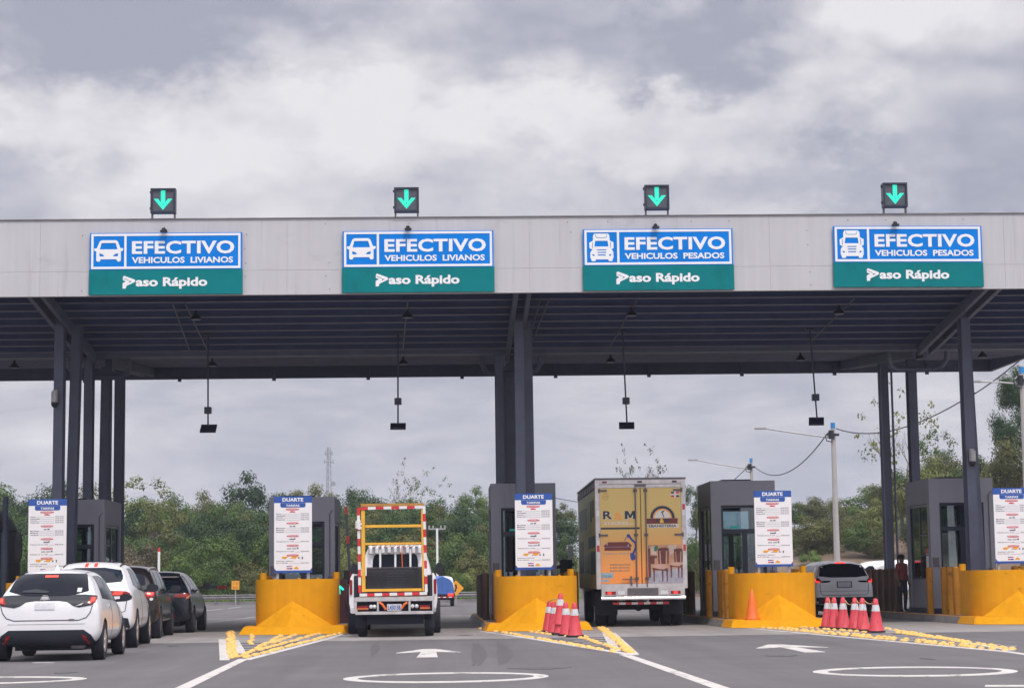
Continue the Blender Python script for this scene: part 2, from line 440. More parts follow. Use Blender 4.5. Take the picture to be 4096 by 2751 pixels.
# ------------------------------------------------------------------ mesh helpers
class MB:
    def __init__(self):
        self.v, self.f, self.mi, self.cur = [], [], [], 0

    def add(self, vs, fs):
        o = len(self.v)
        self.v += [tuple(p) for p in vs]
        for f in fs:
            self.f.append([o + i for i in f])
            self.mi.append(self.cur)
        return self

    def box(self, x0, x1, y0, y1, z0, z1):
        return self.add([(x0, y0, z0), (x1, y0, z0), (x1, y1, z0), (x0, y1, z0), (x0, y0, z1), (x1, y0, z1), (x1, y1, z1), (x0, y1, z1)],
                        [(3, 2, 1, 0), (4, 5, 6, 7), (0, 1, 5, 4), (1, 2, 6, 5), (2, 3, 7, 6), (3, 0, 4, 7)])

    def bar(self, p0, p1, w, h, up=(0, 0, 1)):
        p0, p1 = Vector(p0), Vector(p1)
        d = (p1 - p0).normalized()
        s = d.cross(Vector(up))
        if s.length < 1e-4:
            s = d.cross(Vector((0, 1, 0)))
        s.normalize()
        u = s.cross(d) * (h / 2)
        s = s * (w / 2)
        a = [p0 - s - u, p0 + s - u, p0 + s + u, p0 - s + u]
        b = [p1 - s - u, p1 + s - u, p1 + s + u, p1 - s + u]
        return self.add(a + b, [(3, 2, 1, 0), (4, 5, 6, 7), (0, 1, 5, 4), (1, 2, 6, 5), (2, 3, 7, 6), (3, 0, 4, 7)])

    def cyl(self, p0, p1, r0, r1=None, n=12):
        r1 = r0 if r1 is None else r1
        p0, p1 = Vector(p0), Vector(p1)
        d = (p1 - p0).normalized()
        s = d.orthogonal().normalized()
        t = d.cross(s)
        vs = []
        for p, r in ((p0, r0), (p1, r1)):
            for i in range(n):
                a = 2 * math.pi * i / n
                vs.append(p + (s * math.cos(a) + t * math.sin(a)) * r)
        fs = [(i, (i + 1) % n, n + (i + 1) % n, n + i) for i in range(n)]
        fs += [tuple(range(n))[::-1], tuple(range(n, 2 * n))]
        return self.add(vs, fs)

    def tube(self, pts, r, n=6, r1=None):
        pts = [Vector(p) for p in pts]
        vs, fs = [], []
        prev = None
        for k, p in enumerate(pts):
            d = (pts[min(k + 1, len(pts) - 1)] - pts[max(k - 1, 0)]).normalized()
            s = d.orthogonal().normalized() if prev is None else (prev - d * prev.dot(d)).normalized()
            prev = s
            t = d.cross(s)
            rr = r if r1 is None else r + (r1 - r) * k / (len(pts) - 1)
            for i in range(n):
                a = 2 * math.pi * i / n
                vs.append(p + (s * math.cos(a) + t * math.sin(a)) * rr)
        for k in range(len(pts) - 1):
            for i in range(n):
                fs.append((k * n + i, k * n + (i + 1) % n, (k + 1) * n + (i + 1) % n, (k + 1) * n + i))
        fs += [tuple(range(n))[::-1], tuple((len(pts) - 1) * n + i for i in range(n))]
        return self.add(vs, fs)

    def lathe(self, prof, c=(0, 0, 0), axis='z', n=20):
        vs, fs = [], []
        for r, h in prof:
            for i in range(n):
                a = 2 * math.pi * i / n
                x, y = r * math.cos(a), r * math.sin(a)
                p = (x, y, h) if axis == 'z' else ((h, x, y) if axis == 'x' else (x, h, y))
                vs.append((p[0] + c[0], p[1] + c[1], p[2] + c[2]))
        m = len(prof)
        for k in range(m - 1):
            for i in range(n):
                fs.append((k * n + i, k * n + (i + 1) % n, (k + 1) * n + (i + 1) % n, (k + 1) * n + i))
        fs += [tuple(range(n))[::-1], tuple((m - 1) * n + i for i in range(n))]
        return self.add(vs, fs)

    def prism(self, poly, y0, y1, fn=None):
        """polygon in (x, z) drawn out from y0 to y1, or mapped by fn(a, b, t)"""
        fn = fn or (lambda a, b, t: (a, t, b))
        n = len(poly)
        vs = [fn(a, b, y0) for a, b in poly] + [fn(a, b, y1) for a, b in poly]
        fs = [tuple(range(n)), tuple(range(n, 2 * n))[::-1]]
        fs += [(i, n + i, n + (i + 1) % n, (i + 1) % n) for i in range(n)]
        return self.add(vs, fs)

    def build(self, name, m, parent=None, smooth=0, bevel=0, fix=True):
        me = bpy.data.meshes.new(name)
        me.from_pydata(self.v, [], self.f)
        for k in (m if isinstance(m, (list, tuple)) else [m]):
            me.materials.append(k)
        if isinstance(m, (list, tuple)):
            me.polygons.foreach_set('material_index', self.mi)
        if fix or bevel:
            bm = bmesh.new()
            bm.from_mesh(me)
            if fix:
                bmesh.ops.recalc_face_normals(bm, faces=bm.faces)
            if bevel:
                es = [e for e in bm.edges if len(e.link_faces) == 2 and e.calc_face_angle(0) > R(40)]
                bmesh.ops.bevel(bm, geom=es, offset=bevel, segments=2, affect='EDGES', clamp_overlap=True)
            bm.to_mesh(me)
            bm.free()
        if smooth:
            me.shade_smooth()
            me.set_sharp_from_angle(angle=R(smooth))
        return link(name, me, parent)


def link(name, me, parent=None):
    o = bpy.data.objects.new(name, me)
    COL.objects.link(o)
    if parent is not None:
        o.parent = parent
    return o


def tag(o, label=None, cat=None, group=None, kind=None):
    if label:
        o['label'] = label
    if cat:
        o['category'] = cat
    if group:
        o['group'] = group
    if kind:
        o['kind'] = kind
    return o


def thing(name, label, cat, loc=(0, 0, 0), rz=0., group=None):
    o = bpy.data.objects.new(name, None)
    COL.objects.link(o)
    o.location = loc
    o.rotation_euler = (0, 0, rz)
    o.empty_display_size = .2
    return tag(o, label, cat, group)


def dup(root, label=None, loc=None, rz=None, group=None):
    def rec(o, par):
        c = o.copy()
        COL.objects.link(c)
        c.parent = par
        for ch in list(o.children):
            rec(ch, c)
        return c
    r = rec(root, None)
    if label:
        r['label'] = label
    if loc is not None:
        r.location = loc
    if rz is not None:
        r.rotation_euler = (0, 0, rz)
    if group:
        r['group'] = group
    return r


def from_temp(ob):
    COL.objects.link(ob)
    bpy.context.view_layer.update()
    dg = bpy.context.evaluated_depsgraph_get()
    me = bpy.data.meshes.new_from_object(ob.evaluated_get(dg))
    d = ob.data
    bpy.data.objects.remove(ob)
    bpy.data.curves.remove(d)
    return me


def stand(me, x, z, w=None, h=None, y=0., align='l'):
    """a flat text or outline mesh: fitted into a box, stood upright and turned to face the road"""
    xs = [v.co.x for v in me.vertices]
    ys = [v.co.y for v in me.vertices]
    x0, x1, y0, y1 = min(xs), max(xs), min(ys), max(ys)
    sx = w / (x1 - x0) if w else None
    sy = h / (y1 - y0) if h else None
    sx = sx or sy
    sy = sy or sx
    ox = x if align == 'l' else x - (x1 - x0) * sx / 2
    for v in me.vertices:
        v.co = ((v.co.x - x0) * sx + ox, y - v.co.z, (v.co.y - y0) * sy + z)
    return me


def text(body, bold=.0, ext=.004, spacing=1.0):
    c = bpy.data.curves.new('lettering', 'FONT')
    c.body = body
    c.size = 1.0
    c.offset = bold
    c.extrude = ext
    c.space_character = spacing
    c.resolution_u = 3
    return from_temp(bpy.data.objects.new('lettering', c))


def outline(loops, ext=.004):
    """filled flat shape; loops inside others become holes"""
    c = bpy.data.curves.new('outline', 'CURVE')
    c.dimensions = '2D'
    c.fill_mode = 'BOTH'
    c.extrude = ext
    for lp in loops:
        s = c.splines.new('POLY')
        s.points.add(len(lp) - 1)
        for p, (a, b) in zip(s.points, lp):
            p.co = (a, b, 0, 1)
        s.use_cyclic_u = True
    return from_temp(bpy.data.objects.new('outline', c))


def merge(meshes, name, mats, parent=None):
    """several ready meshes as one part; mats is one material or one per mesh"""
    bm = bmesh.new()
    ml = mats if isinstance(mats, list) else [mats]
    for i, me in enumerate(meshes):
        n0 = len(bm.faces)
        bm.from_mesh(me)
        bm.faces.ensure_lookup_table()
        for f in bm.faces[n0:]:
            f.material_index = i if isinstance(mats, list) else 0
    out = bpy.data.meshes.new(name)
    bm.to_mesh(out)
    bm.free()
    for me in meshes:
        bpy.data.meshes.remove(me)
    for m in ml:
        out.materials.append(m)
    return link(name, out, parent)


def rnd_corner(poly, k=1):
    for _ in range(k):
        q = []
        for i in range(len(poly)):
            a, b = poly[i], poly[(i + 1) % len(poly)]
            q += [(a[0] * .75 + b[0] * .25, a[1] * .75 + b[1] * .25), (a[0] * .25 + b[0] * .75, a[1] * .25 + b[1] * .75)]
        poly = q
    return poly


def ring(cx, cy, rx, ry, n=40, a0=0, a1=2 * math.pi):
    return [(cx + rx * math.cos(a0 + (a1 - a0) * i / n), cy + ry * math.sin(a0 + (a1 - a0) * i / n)) for i in range(n)]
# ------------------------------------------------------------------ ground, road and markings
def sst(a, b, x):
    t = max(0., min(1., (x - a) / (b - a)))
    return t * t * (3 - 2 * t)


def tz(x, y):
    """height of the land"""
    h = -.08
    h += 3.2 * sst(130, 185, y)
    h += (2.6 * sst(17, 26, x) + 5.5 * sst(31, 46, x)) * sst(119, 150, y) * (1 - .8 * sst(160, 230, y))
    if y > 127:
        h += .5 * noise.noise(Vector((x * .06, y * .06, 3.1))) * sst(127, 150, y)
    return h


def ground_mat(name, cols, scale, rough=.9, bump=.3, fine=60.):
    m = mat(name, cols[0], rough, var=0)
    t = m.node_tree
    tc = N(t, 'ShaderNodeTexCoord')
    n1 = N(t, 'ShaderNodeTexNoise', i_Scale=scale, i_Detail=6.0, i_Roughness=.65)
    n2 = N(t, 'ShaderNodeTexNoise', i_Scale=fine, i_Detail=3.0)
    for n in (n1, n2):
        t.links.new(tc.outputs['Object'], n.inputs['Vector'])
    rp = N(t, 'ShaderNodeValToRGB')
    el = rp.color_ramp.elements
    el[0].position, el[0].color = .3, (*cols[0], 1)
    el[1].position, el[1].color = .7, (*cols[-1], 1)
    for i, c in enumerate(cols[1:-1]):
        e = el.new(.3 + .4 * (i + 1) / (len(cols) - 1))
        e.color = (*c, 1)
    t.links.new(mth(t, 'ADD', mth(t, 'MULTIPLY', n1.outputs[0], .75), mth(t, 'MULTIPLY', n2.outputs[0], .25)), rp.inputs[0])
    t.links.new(rp.outputs[0], t.nodes['Principled BSDF'].inputs['Base Color'])
    bp = N(t, 'ShaderNodeBump', i_Strength=bump, i_Distance=.02)
    t.links.new(n2.outputs[0], bp.inputs['Height'])
    t.links.new(bp.outputs[0], t.nodes['Principled BSDF'].inputs['Normal'])
    return m


def tracked(m, amount):
    """wheel paths and oil drips drawn out along the lanes"""
    t = m.node_tree
    b = t.nodes['Principled BSDF']
    src = b.inputs['Base Color'].links[0].from_socket
    tc = N(t, 'ShaderNodeTexCoord')
    mp = N(t, 'ShaderNodeMapping')
    mp.inputs['Scale'].default_value = (1.0, .035, 1)
    t.links.new(tc.outputs['Object'], mp.inputs[0])
    n1 = N(t, 'ShaderNodeTexNoise', i_Scale=1.1, i_Detail=5.0, i_Roughness=.65)
    t.links.new(mp.outputs[0], n1.inputs['Vector'])
    n2 = N(t, 'ShaderNodeTexNoise', i_Scale=1.7, i_Detail=5.0, i_Roughness=.7)
    t.links.new(tc.outputs['Object'], n2.inputs['Vector'])
    sp = N(t, 'ShaderNodeMapRange', interpolation_type='SMOOTHSTEP')
    sp.inputs[1].default_value, sp.inputs[2].default_value = .60, .74
    sp.inputs[3].default_value, sp.inputs[4].default_value = 0, .20
    t.links.new(n2.outputs[0], sp.inputs[0])
    f = mth(t, 'SUBTRACT', mth(t, 'MULTIPLY_ADD', n1.outputs[0], amount, 1 - amount * .5), sp.outputs[0])
    mx = N(t, 'ShaderNodeMix', data_type='RGBA', blend_type='MULTIPLY')
    mx.inputs[0].default_value = 1
    t.links.new(src, mx.inputs[6])
    t.links.new(f, mx.inputs[7])
    t.links.new(mx.outputs[2], b.inputs['Base Color'])
    return m


M['asphalt'] = ground_mat('asphalt', [(.094, .089, .096), (.117, .110, .117), (.140, .131, .138)], .35, bump=.25, fine=55)
tracked(M['asphalt'], .85)
M['slab'] = ground_mat('concrete_pavement', [(.20, .185, .180), (.25, .232, .226), (.30, .28, .27)], .6, bump=.15, fine=40)
tracked(M['slab'], .85)
M['soil'] = ground_mat('grassy_soil', [(.05, .07, .02), (.10, .10, .04), (.16, .13, .075)], .12, bump=.5, fine=3)
M['soil_brown'] = ground_mat('brown_cutting', [(.10, .07, .045), (.17, .115, .08), (.24, .18, .13)], .3, bump=.8, fine=2)


NSH = 0


def sheet(name, m, pts, z):
    global NSH
    if z > .005:
        NSH += 1
        z += NSH * .00006
    b = MB()
    if z > .002:                           # paint and slabs have an edge that meets the road
        z *= .55
        b.prism([(p[0], p[1]) for p in pts], -.02, z, lambda a, c, t: (a, c, t))
        o = b.build(name, m)
    else:
        b.add([(p[0], p[1], z) for p in pts], [tuple(range(len(pts)))])
        o = b.build(name, m, fix=False)
        o.data.polygons[0].flip() if o.data.polygons[0].normal.z < 0 else None
    return tag(o, kind='structure')


gb = MB()
nx, ny = 90, 80
for j in range(ny + 1):
    for i in range(nx + 1):
        x, y = -170 + 340 * i / nx, 112 + 320 * j / ny
        gb.v.append((x, y, tz(x, y)))
for j in range(ny):
    for i in range(nx):
        a = j * (nx + 1) + i
        gb.f.append((a, a + 1, a + nx + 2, a + nx + 1))
        gx, gy = -170 + 340 * (i + .5) / nx, 112 + 320 * (j + .5) / ny
        steep = gx > 14 and 118 < gy < 165 and noise.noise(Vector((gx * .11, gy * .11, .5))) > -.25
        gb.mi.append(1 if steep else 0)
o = gb.build('hillside', [M['soil'], M['soil_brown']], smooth=60, fix=False)
tag(o, kind='structure')
sheet('ground', M['soil'], [(-1700, -60), (1700, -60), (1700, 1900), (-1700, 1900)], -.30)
sheet('road', M['asphalt'], [(-60, -40), (60, -40), (60, 127), (-60, 127)], 0.0)
sheet('toll_apron', M['slab'], [(-60, 42.6), (60, 42.6), (60, 74), (-60, 74)], .004)
hb = MB()                                                     # the pale mountain far off to the left
for i in range(41):
    x = -1400 + 1500 * i / 40
    h = 62 * math.exp(-((x + 640) / 130) ** 2) + 14 * noise.noise(Vector((x * .008, 0, 0))) + 72
    x, h = x * .46, h * .46
    hb.v += [(x, 1200, -1), (x, 1270, max(9, h)), (x, 1480, -1)]
for i in range(40):
    a = i * 3
    hb.f += [(a, a + 3, a + 4, a + 1), (a + 1, a + 4, a + 5, a + 2)]
hb.mi = [0] * len(hb.f)
tag(hb.build('mountain', M['soil'], smooth=60), kind='structure')


def gl(px, py):
    p = G(px, py)
    return (p.x, p.y)


def mark(name, m, pts, z=.008):
    return sheet(name, m, pts, z)


def strip(name, m, a, b, wa, wb=None, z=.008):
    """painted line between two ground points"""
    a, b = Vector(a), Vector(b)
    d = (b - a).normalized()
    n = Vector((-d.y, d.x))
    wb = wb or wa
    return mark(name, m, [a + n * wa / 2, a - n * wa / 2, b - n * wb / 2, b + n * wb / 2], z)


def ring_mark(px0, px1, py, depth, w=.13):
    c = G((px0 + px1) / 2, py)
    a, b = G(px0, py), G(px1, py)
    rx = (b.x - a.x) / 2
    me = outline([ring(0, 0, rx, depth / 2, 64), ring(0, 0, rx - w, depth / 2 - w * 1.9, 64)], 0.006)
    o = link('speed_ring_marking', me)
    me.materials.append(M['marking'])
    o.location = (c.x, c.y, -.001)
    tag(o, kind='structure')


ring_mark(1373, 2195, 2708, 2.7, .18)
ring_mark(3228, 4085, 2684, 2.7, .18)
ring_mark(-520, 313, 2721, 2.1, .18)


def arrow_mark(px, py, w, tip=0.):
    c = G(px, py)
    h = w / 2
    pts = [(-.17, -2.4), (.17, -2.4), (.13, .1), (h, -.35), (h, -.2), (.12, 1.6), (-.12, 1.6), (-h, -.2), (-h, -.35), (-.13, .1)]
    b = MB()
    b.prism([(c.x + x, c.y + y) for x, y in pts], -.02, .005, lambda a, q, t: (a, q, t))
    o = b.build('arrow_marking', M['marking'])
    tag(o, kind='structure')


arrow_mark(1714, 2607, 1.1)
arrow_mark(3158, 2588, 1.22)
strip('lane_line', M['marking'], gl(975, 2634), gl(690, 2770), .16, .18)
strip('lane_line', M['marking'], gl(2495, 2616), gl(2925, 2765), .16, .18)
strip('lane_line', M['marking'], gl(4035, 2606), gl(4330, 2650), .14)
strip('lane_dash', M['marking'], gl(135, 2649), gl(212, 2649), .12)
strip('lane_dash', M['marking'], gl(3940, 2742), gl(4150, 2742), .3)
strip('lane_dash', M['marking_thin'], gl(806, 2443), gl(890, 2434), .14)
strip('lane_dash', M['marking_thin'], gl(915, 2432), gl(962, 2426), .14)
strip('lane_dash', M['marking_thin'], gl(830, 2489), gl(925, 2478), .14)
strip('lane_dash', M['marking_thin'], gl(940, 2476), gl(1060, 2461), .14)
strip('lane_dash', M['marking'], gl(1378, 2476), gl(1416, 2450), .16)
# chevron areas ahead of the islands: borders and hatch bars
for a, b, w in (((889, 2556), (899, 2639), .16), ((940, 2558), (968, 2612), .15), ((984, 2638), (1320, 2551), .15), ((1320, 2551), (1385, 2530), .13)):
    strip('hatch_border', M['marking'], gl(*a), gl(*b), w, z=.010)
for k, py in enumerate((2559, 2568, 2577, 2587, 2597)):
    strip('hatch_bar', M['marking_thin'], gl(948 + k * 5, py), gl(1165 - k * 32, py - 2), .16, z=.0075)
for a, b, w in (((1925, 2524), (2048, 2541), .13), ((2048, 2541), (2536, 2619), .16), ((2412, 2512), (2464, 2602), .16), ((2448, 2530), (2538, 2616), .15)):
    strip('hatch_border', M['marking'], gl(*a), gl(*b), w, z=.010)
for k, py in enumerate((2538, 2546, 2554, 2563, 2571, 2579)):
    strip('hatch_bar', M['marking_thin'], gl(2180 + k * 38, py), gl(2405 + k * 10, py - 3), .16, z=.0075)
for a, b, w in (((2915, 2502), (3072, 2519), .13), ((3072, 2519), (4040, 2607), .16), ((3560, 2518), (4046, 2600), .13), ((3880, 2490), (4200, 2497), .15)):
    strip('hatch_border', M['marking'], gl(*a), gl(*b), w, z=.010)
for k in range(9):
    px = 3380 + k * 62
    strip('hatch_bar', M['marking_thin'], gl(px, 2536 + k * 6), gl(px + 190, 2535 + k * 6), .14, z=.0075)
# tyre marks burnt into the asphalt
NSK = 0
for c0, c1, c2 in (((1893, 2662), (1922, 2615), (1893, 2568)), ((1915, 2660), (1943, 2615), (1910, 2569)), ((1999, 2657), (2025, 2612), (1990, 2570)), ((2020, 2650), (2046, 2610), (2008, 2572)), ((1490, 2618), (1508, 2592), (1500, 2569))):
    p0, p1, p2 = (Vector(gl(*c)) for c in (c0, c1, c2))
    sb = MB()
    for k in range(13):
        t = k / 12
        p = p0 * (1 - t) ** 2 + p1 * 2 * t * (1 - t) + p2 * t * t
        w = .075 * math.sin(math.pi * min(1, max(.04, t))) + .01
        sb.v += [(p.x - w, p.y, .0022 + NSK), (p.x + w, p.y, .0022 + NSK)]
    for k in range(12):
        sb.f.append((2 * k, 2 * k + 1, 2 * k + 3, 2 * k + 2))
    sb.mi = [0] * 12
    NSK += .0003
    o = sb.build('skid_mark', M['skid'], fix=False)
    for p in o.data.polygons:
        if p.normal.z < 0:
            p.flip()
    tag(o, kind='structure')
for px, py, w in ((255, 2690, .35), (690, 2583, .25), (2160, 2672, .9), (3130, 2622, .5), (3712, 2634, .18), (1860, 2540, .4)):
    c = G(px, py)
    o = sheet('tar_patch', M['skid'], [(c.x + w * (.8 + .3 * math.sin(3 * a)) * math.cos(a) * .5, c.y + .4 * (.8 + .2 * math.cos(5 * a)) * math.sin(a)) for a in [i * .45 for i in range(14)]], .0062)

# ------------------------------------------------------------------ toll canopy
YF, YV, YR = 48.2, 57.0, 68.0
XL, XR = -27.0, 18.9
ZB, ZT = 8.17, 10.03


def roof_z(y):
    return 8.92 - .109 * (y - YF) if y < YV else 7.96 + .074 * (y - YV)


canopy = thing('toll_canopy', 'wide toll plaza canopy with pale concrete fascia and dark ribbed underside on grey columns', 'canopy', (0, 58, 0))
OFF = (0, -58, 0)


def cbuild(b, name, m, **kw):
    b.v = [(v[0], v[1] - 58, v[2]) for v in b.v]
    return b.build(name, m, canopy, **kw)


b = MB()
jx = [XL, -21.7, -15.72, -9.76, -3.8, 2.1, 8.0, 13.8, XR]
for i in range(len(jx) - 1):
    b.cur = 0
    b.box(jx[i] + .0025, jx[i + 1] - .0025, YF, YF + .12, ZB, 8.768)
    b.box(jx[i] + .0025, jx[i + 1] - .0025, YF, YF + .12, 8.773, ZT)
    b.cur = 1
    for k in range(1, 6):
        for z in (8.3, 8.62, 8.95, 9.3, 9.65, 9.9):
            x = jx[i] + (jx[i + 1] - jx[i]) * k / 6 + RND.uniform(-.05, .05)
            if RND.random() < .55:
                b.box(x - .011, x + .011, YF - .006, YF + .01, z - .011, z + .011)
b.cur = 1
b.cur = 0
b.box(XL, XR, YF + .012, YF + .11, ZB + .02, ZT - .02)
cbuild(b, 'front_fascia', [M['concrete'], M['dark_alu']])
b = MB()
b.box(XL, XR, YF - .03, YF + .2, ZT + .002, ZT + .03)
cbuild(b, 'coping', M['kerb'])
b = MB()
b.box(XL, XR, YR, YR + .15, ZB, ZT)
b.box(XR - .12, XR, YF + .13, YR - .002, ZB, ZT - .01)
for i in range(14):
    x = -25 + i * 3.2
    b.box(x - .05, x + .05, YR - .12, YR - .002, ZB + .05, ZT - .5)
    b.box(x - .06, x + .06, YR - .05, YR + .03, ZB - .09, ZB - .002)
cbuild(b, 'rear_fascia', M['steel'])
b = MB()
for y0, y1 in ((YF + .14, YV), (YV, YR - .01)):
    z0, z1 = roof_z(y0), roof_z(y1)
    b.add([(XL, y0, z0), (XR - .13, y0, z0), (XR - .13, y1, z1), (XL, y1, z1), (XL, y0, z0 + .08), (XR - .13, y0, z0 + .08), (XR - .13, y1, z1 + .08), (XL, y1, z1 + .08)],
          [(0, 1, 2, 3), (7, 6, 5, 4), (0, 4, 5, 1), (1, 5, 6, 2), (2, 6, 7, 3), (3, 7, 4, 0)])
cbuild(b, 'roof_deck', M['deck'])
y = YF + .5
while y < YR - .2:
    if abs(y - YV) > .3:
        z = roof_z(y) - .004
        b = MB()
        b.cur = 0
        b.box(XL + .1, XR - .14, y, y + .04, z - .19, z)
        b.cur = 1
        b.box(XL + .1, XR - .14, y - .075, y - .001, z - .205, z - .175)
        cbuild(b, 'purlin', [M['purlin'], M['lit_lip']])
    y += .80 if y < YV else .92
b = MB()
b.box(XL + .1, XR - .14, YV - .28, YV + .28, roof_z(YV) - .3, roof_z(YV) - .03)
cbuild(b, 'gutter', M['steel'])
COLS = {1: (-10.07, [(-10.07, 52.5, 0), (-9.87, 53.3, .09), (-10.17, 57.4, 0), (-9.90, 58.4, .05), (-10.06, 62, 0)]),
        3: (1.97, [(1.97, 52.5, 0), (2.25, 53.3, -.02), (1.57, 57.4, 0), (1.93, 58.4, 0), (1.80, 62, 0)]),
        5: (13.80, [(13.85, 52.5, 0), (14.18, 53.3, -.12), (13.78, 58.4, 0), (13.74, 62, 0)])}
for k, (bx, cl) in COLS.items():
    b = MB()
    for dx in (-.16, .16):
        for y0, y1 in ((YF + .2, YV - .3), (YV + .3, YR - .05)):
            b.bar((bx + dx, y0, roof_z(y0) - .36), (bx + dx, y1, roof_z(y1) - .36), .11, .28)
    for y in (49.5, 52.5, 55, 60, 63, 66):
        b.box(bx - .104, bx + .104, y - .05, y + .05, roof_z(y) - .44, roof_z(y) - .3)
    cbuild(b, 'roof_beam', M['steel'])
    for x, y, lean in cl:
        b = MB()
        zt = roof_z(y) - .24
        w, d, t = .12, .21, .03

        def fn(px_, py_, z, x=x, y=y, lean=lean, zt=zt):
            return (x + px_ + lean * (z - 3) / 5, y + py_, z)
        for bx0, bx1, by0, by1 in ((-w, w, -d, -d + t), (-w, w, d - t, d), (-.02, .02, -d + t, d - t)):
            vs = [fn(q[0], q[1], z) for z in (.1, zt) for q in ((bx0, by0), (bx1, by0), (bx1, by1), (bx0, by1))]
            b.add(vs, [(3, 2, 1, 0), (4, 5, 6, 7), (0, 1, 5, 4), (1, 2, 6, 5), (2, 3, 7, 6), (3, 0, 4, 7)])
        b.box(x + lean * -.55 - .2, x + lean * -.55 + .2, y - .28, y + .28, .17, .21)
        cbuild(b, 'column', M['steel'])
    z = roof_z(YV) - .3
    b = MB()
    xx = cl[-2][0]
    b.tube([(xx - .85, YV + .4, z + .1), (xx - .85, YV + .5, z - .2), (xx - .75, YV + .7, z - .38), (xx - .5, YV + .9, z - .45), (xx + .5, YV + .9, z - .45), (xx + .75, YV + .7, z - .38), (xx + .85, YV + .5, z - .2), (xx + .85, YV + .4, z + .1)], .075, 10)
    b.tube([(cl[-1][0] - .2, 61.6, z), (cl[-1][0] - .2, 61.6, .3)], .05, 8)
    b.tube([(cl[-1][0] + .2, 61.7, z), (cl[-1][0] + .2, 61.7, .3)], .035, 8)
    cbuild(b, 'drain_pipe', M['steel'], smooth=40)
for px, py0, px1, py1 in ((2160, 1175, 2105, 1370), (2195, 1172, 2118, 1372), (1630, 1160, 1612, 1290), (2545, 1160, 2440, 1370), (3420, 1150, 3230, 1400), (740, 1180, 830, 1330), (690, 1180, 760, 1230)):
    ya, yb = 51.0, 56.4
    p, q = at(px, py0, ya), at(px1, py1, yb)
    p.z, q.z = roof_z(ya) - .24, roof_z(yb) - .24
    b = MB()
    b.tube([p, q], .02, 6)
    cbuild(b, 'conduit', M['dark_alu'])

# ------------------------------------------------------------------ lane signs, signals, lamps on the fascia
CAR_OUT = [(490, 335), (1130, 335), (1215, 390), (1330, 695), (1440, 700), (1468, 740), (1430, 820), (1355, 850), (1360, 1240), (1320, 1300), (1220, 1305), (1175, 1250), (1160, 1200), (440, 1200), (430, 1260), (380, 1305), (290, 1300), (250, 1240), (250, 850), (180, 820), (140, 760), (170, 705), (275, 695), (400, 390)]
CAR_IN = [[(485, 460), (1115, 460), (1200, 735), (1185, 750), (430, 750), (410, 735)], [(385, 935), (470, 945), (550, 985), (612, 1070), (420, 1072), (390, 1040)], [(1235, 935), (1140, 945), (1060, 985), (1000, 1070), (1190, 1072), (1225, 1040)]]
LORRY_OUT = [(450, 250), (990, 250), (1040, 310), (1060, 530), (1205, 600), (1205, 830), (1120, 885), (1180, 960), (1195, 1020), (1195, 1220), (1160, 1280), (1150, 1360), (1010, 1360), (990, 1290), (490, 1290), (470, 1360), (330, 1360), (310, 1280), (275, 1200), (280, 1020), (310, 950), (370, 890), (255, 840), (240, 640), (260, 600), (390, 535), (395, 330)]
LORRY_IN = [[(480, 540), (970, 540), (1005, 770), (445, 770)], [(545, 885), (915, 885), (915, 925), (545, 925)], [(560, 985), (905, 985), (905, 1030), (560, 1030)], [(570, 1090), (890, 1090), (890, 1135), (570, 1135)],
            [(345, 1080), (400, 1080), (460, 1120), (440, 1150), (380, 1150)], [(1120, 1075), (1060, 1075), (1010, 1120), (1040, 1150), (1090, 1145)], [(362, 600), (385, 600), (370, 840), (345, 840)], [(1070, 590), (1098, 600), (1108, 830), (1085, 830)],
            [(480, 270), (497, 270), (517, 368), (562, 398), (878, 398), (923, 368), (943, 270), (960, 270), (940, 382), (888, 422), (552, 422), (500, 387)]]
P_OUT = [(125, 165), (150, 135), (395, 225), (420, 255), (395, 290), (205, 380), (200, 425), (180, 440), (120, 440), (120, 310), (195, 270), (125, 240)]
P_IN = [[(195, 332), (272, 292), (274, 256), (335, 272)], [(142, 190), (266, 240), (262, 252), (142, 204)]]
flip = lambda lp: [(a, -q) for a, q in lp]


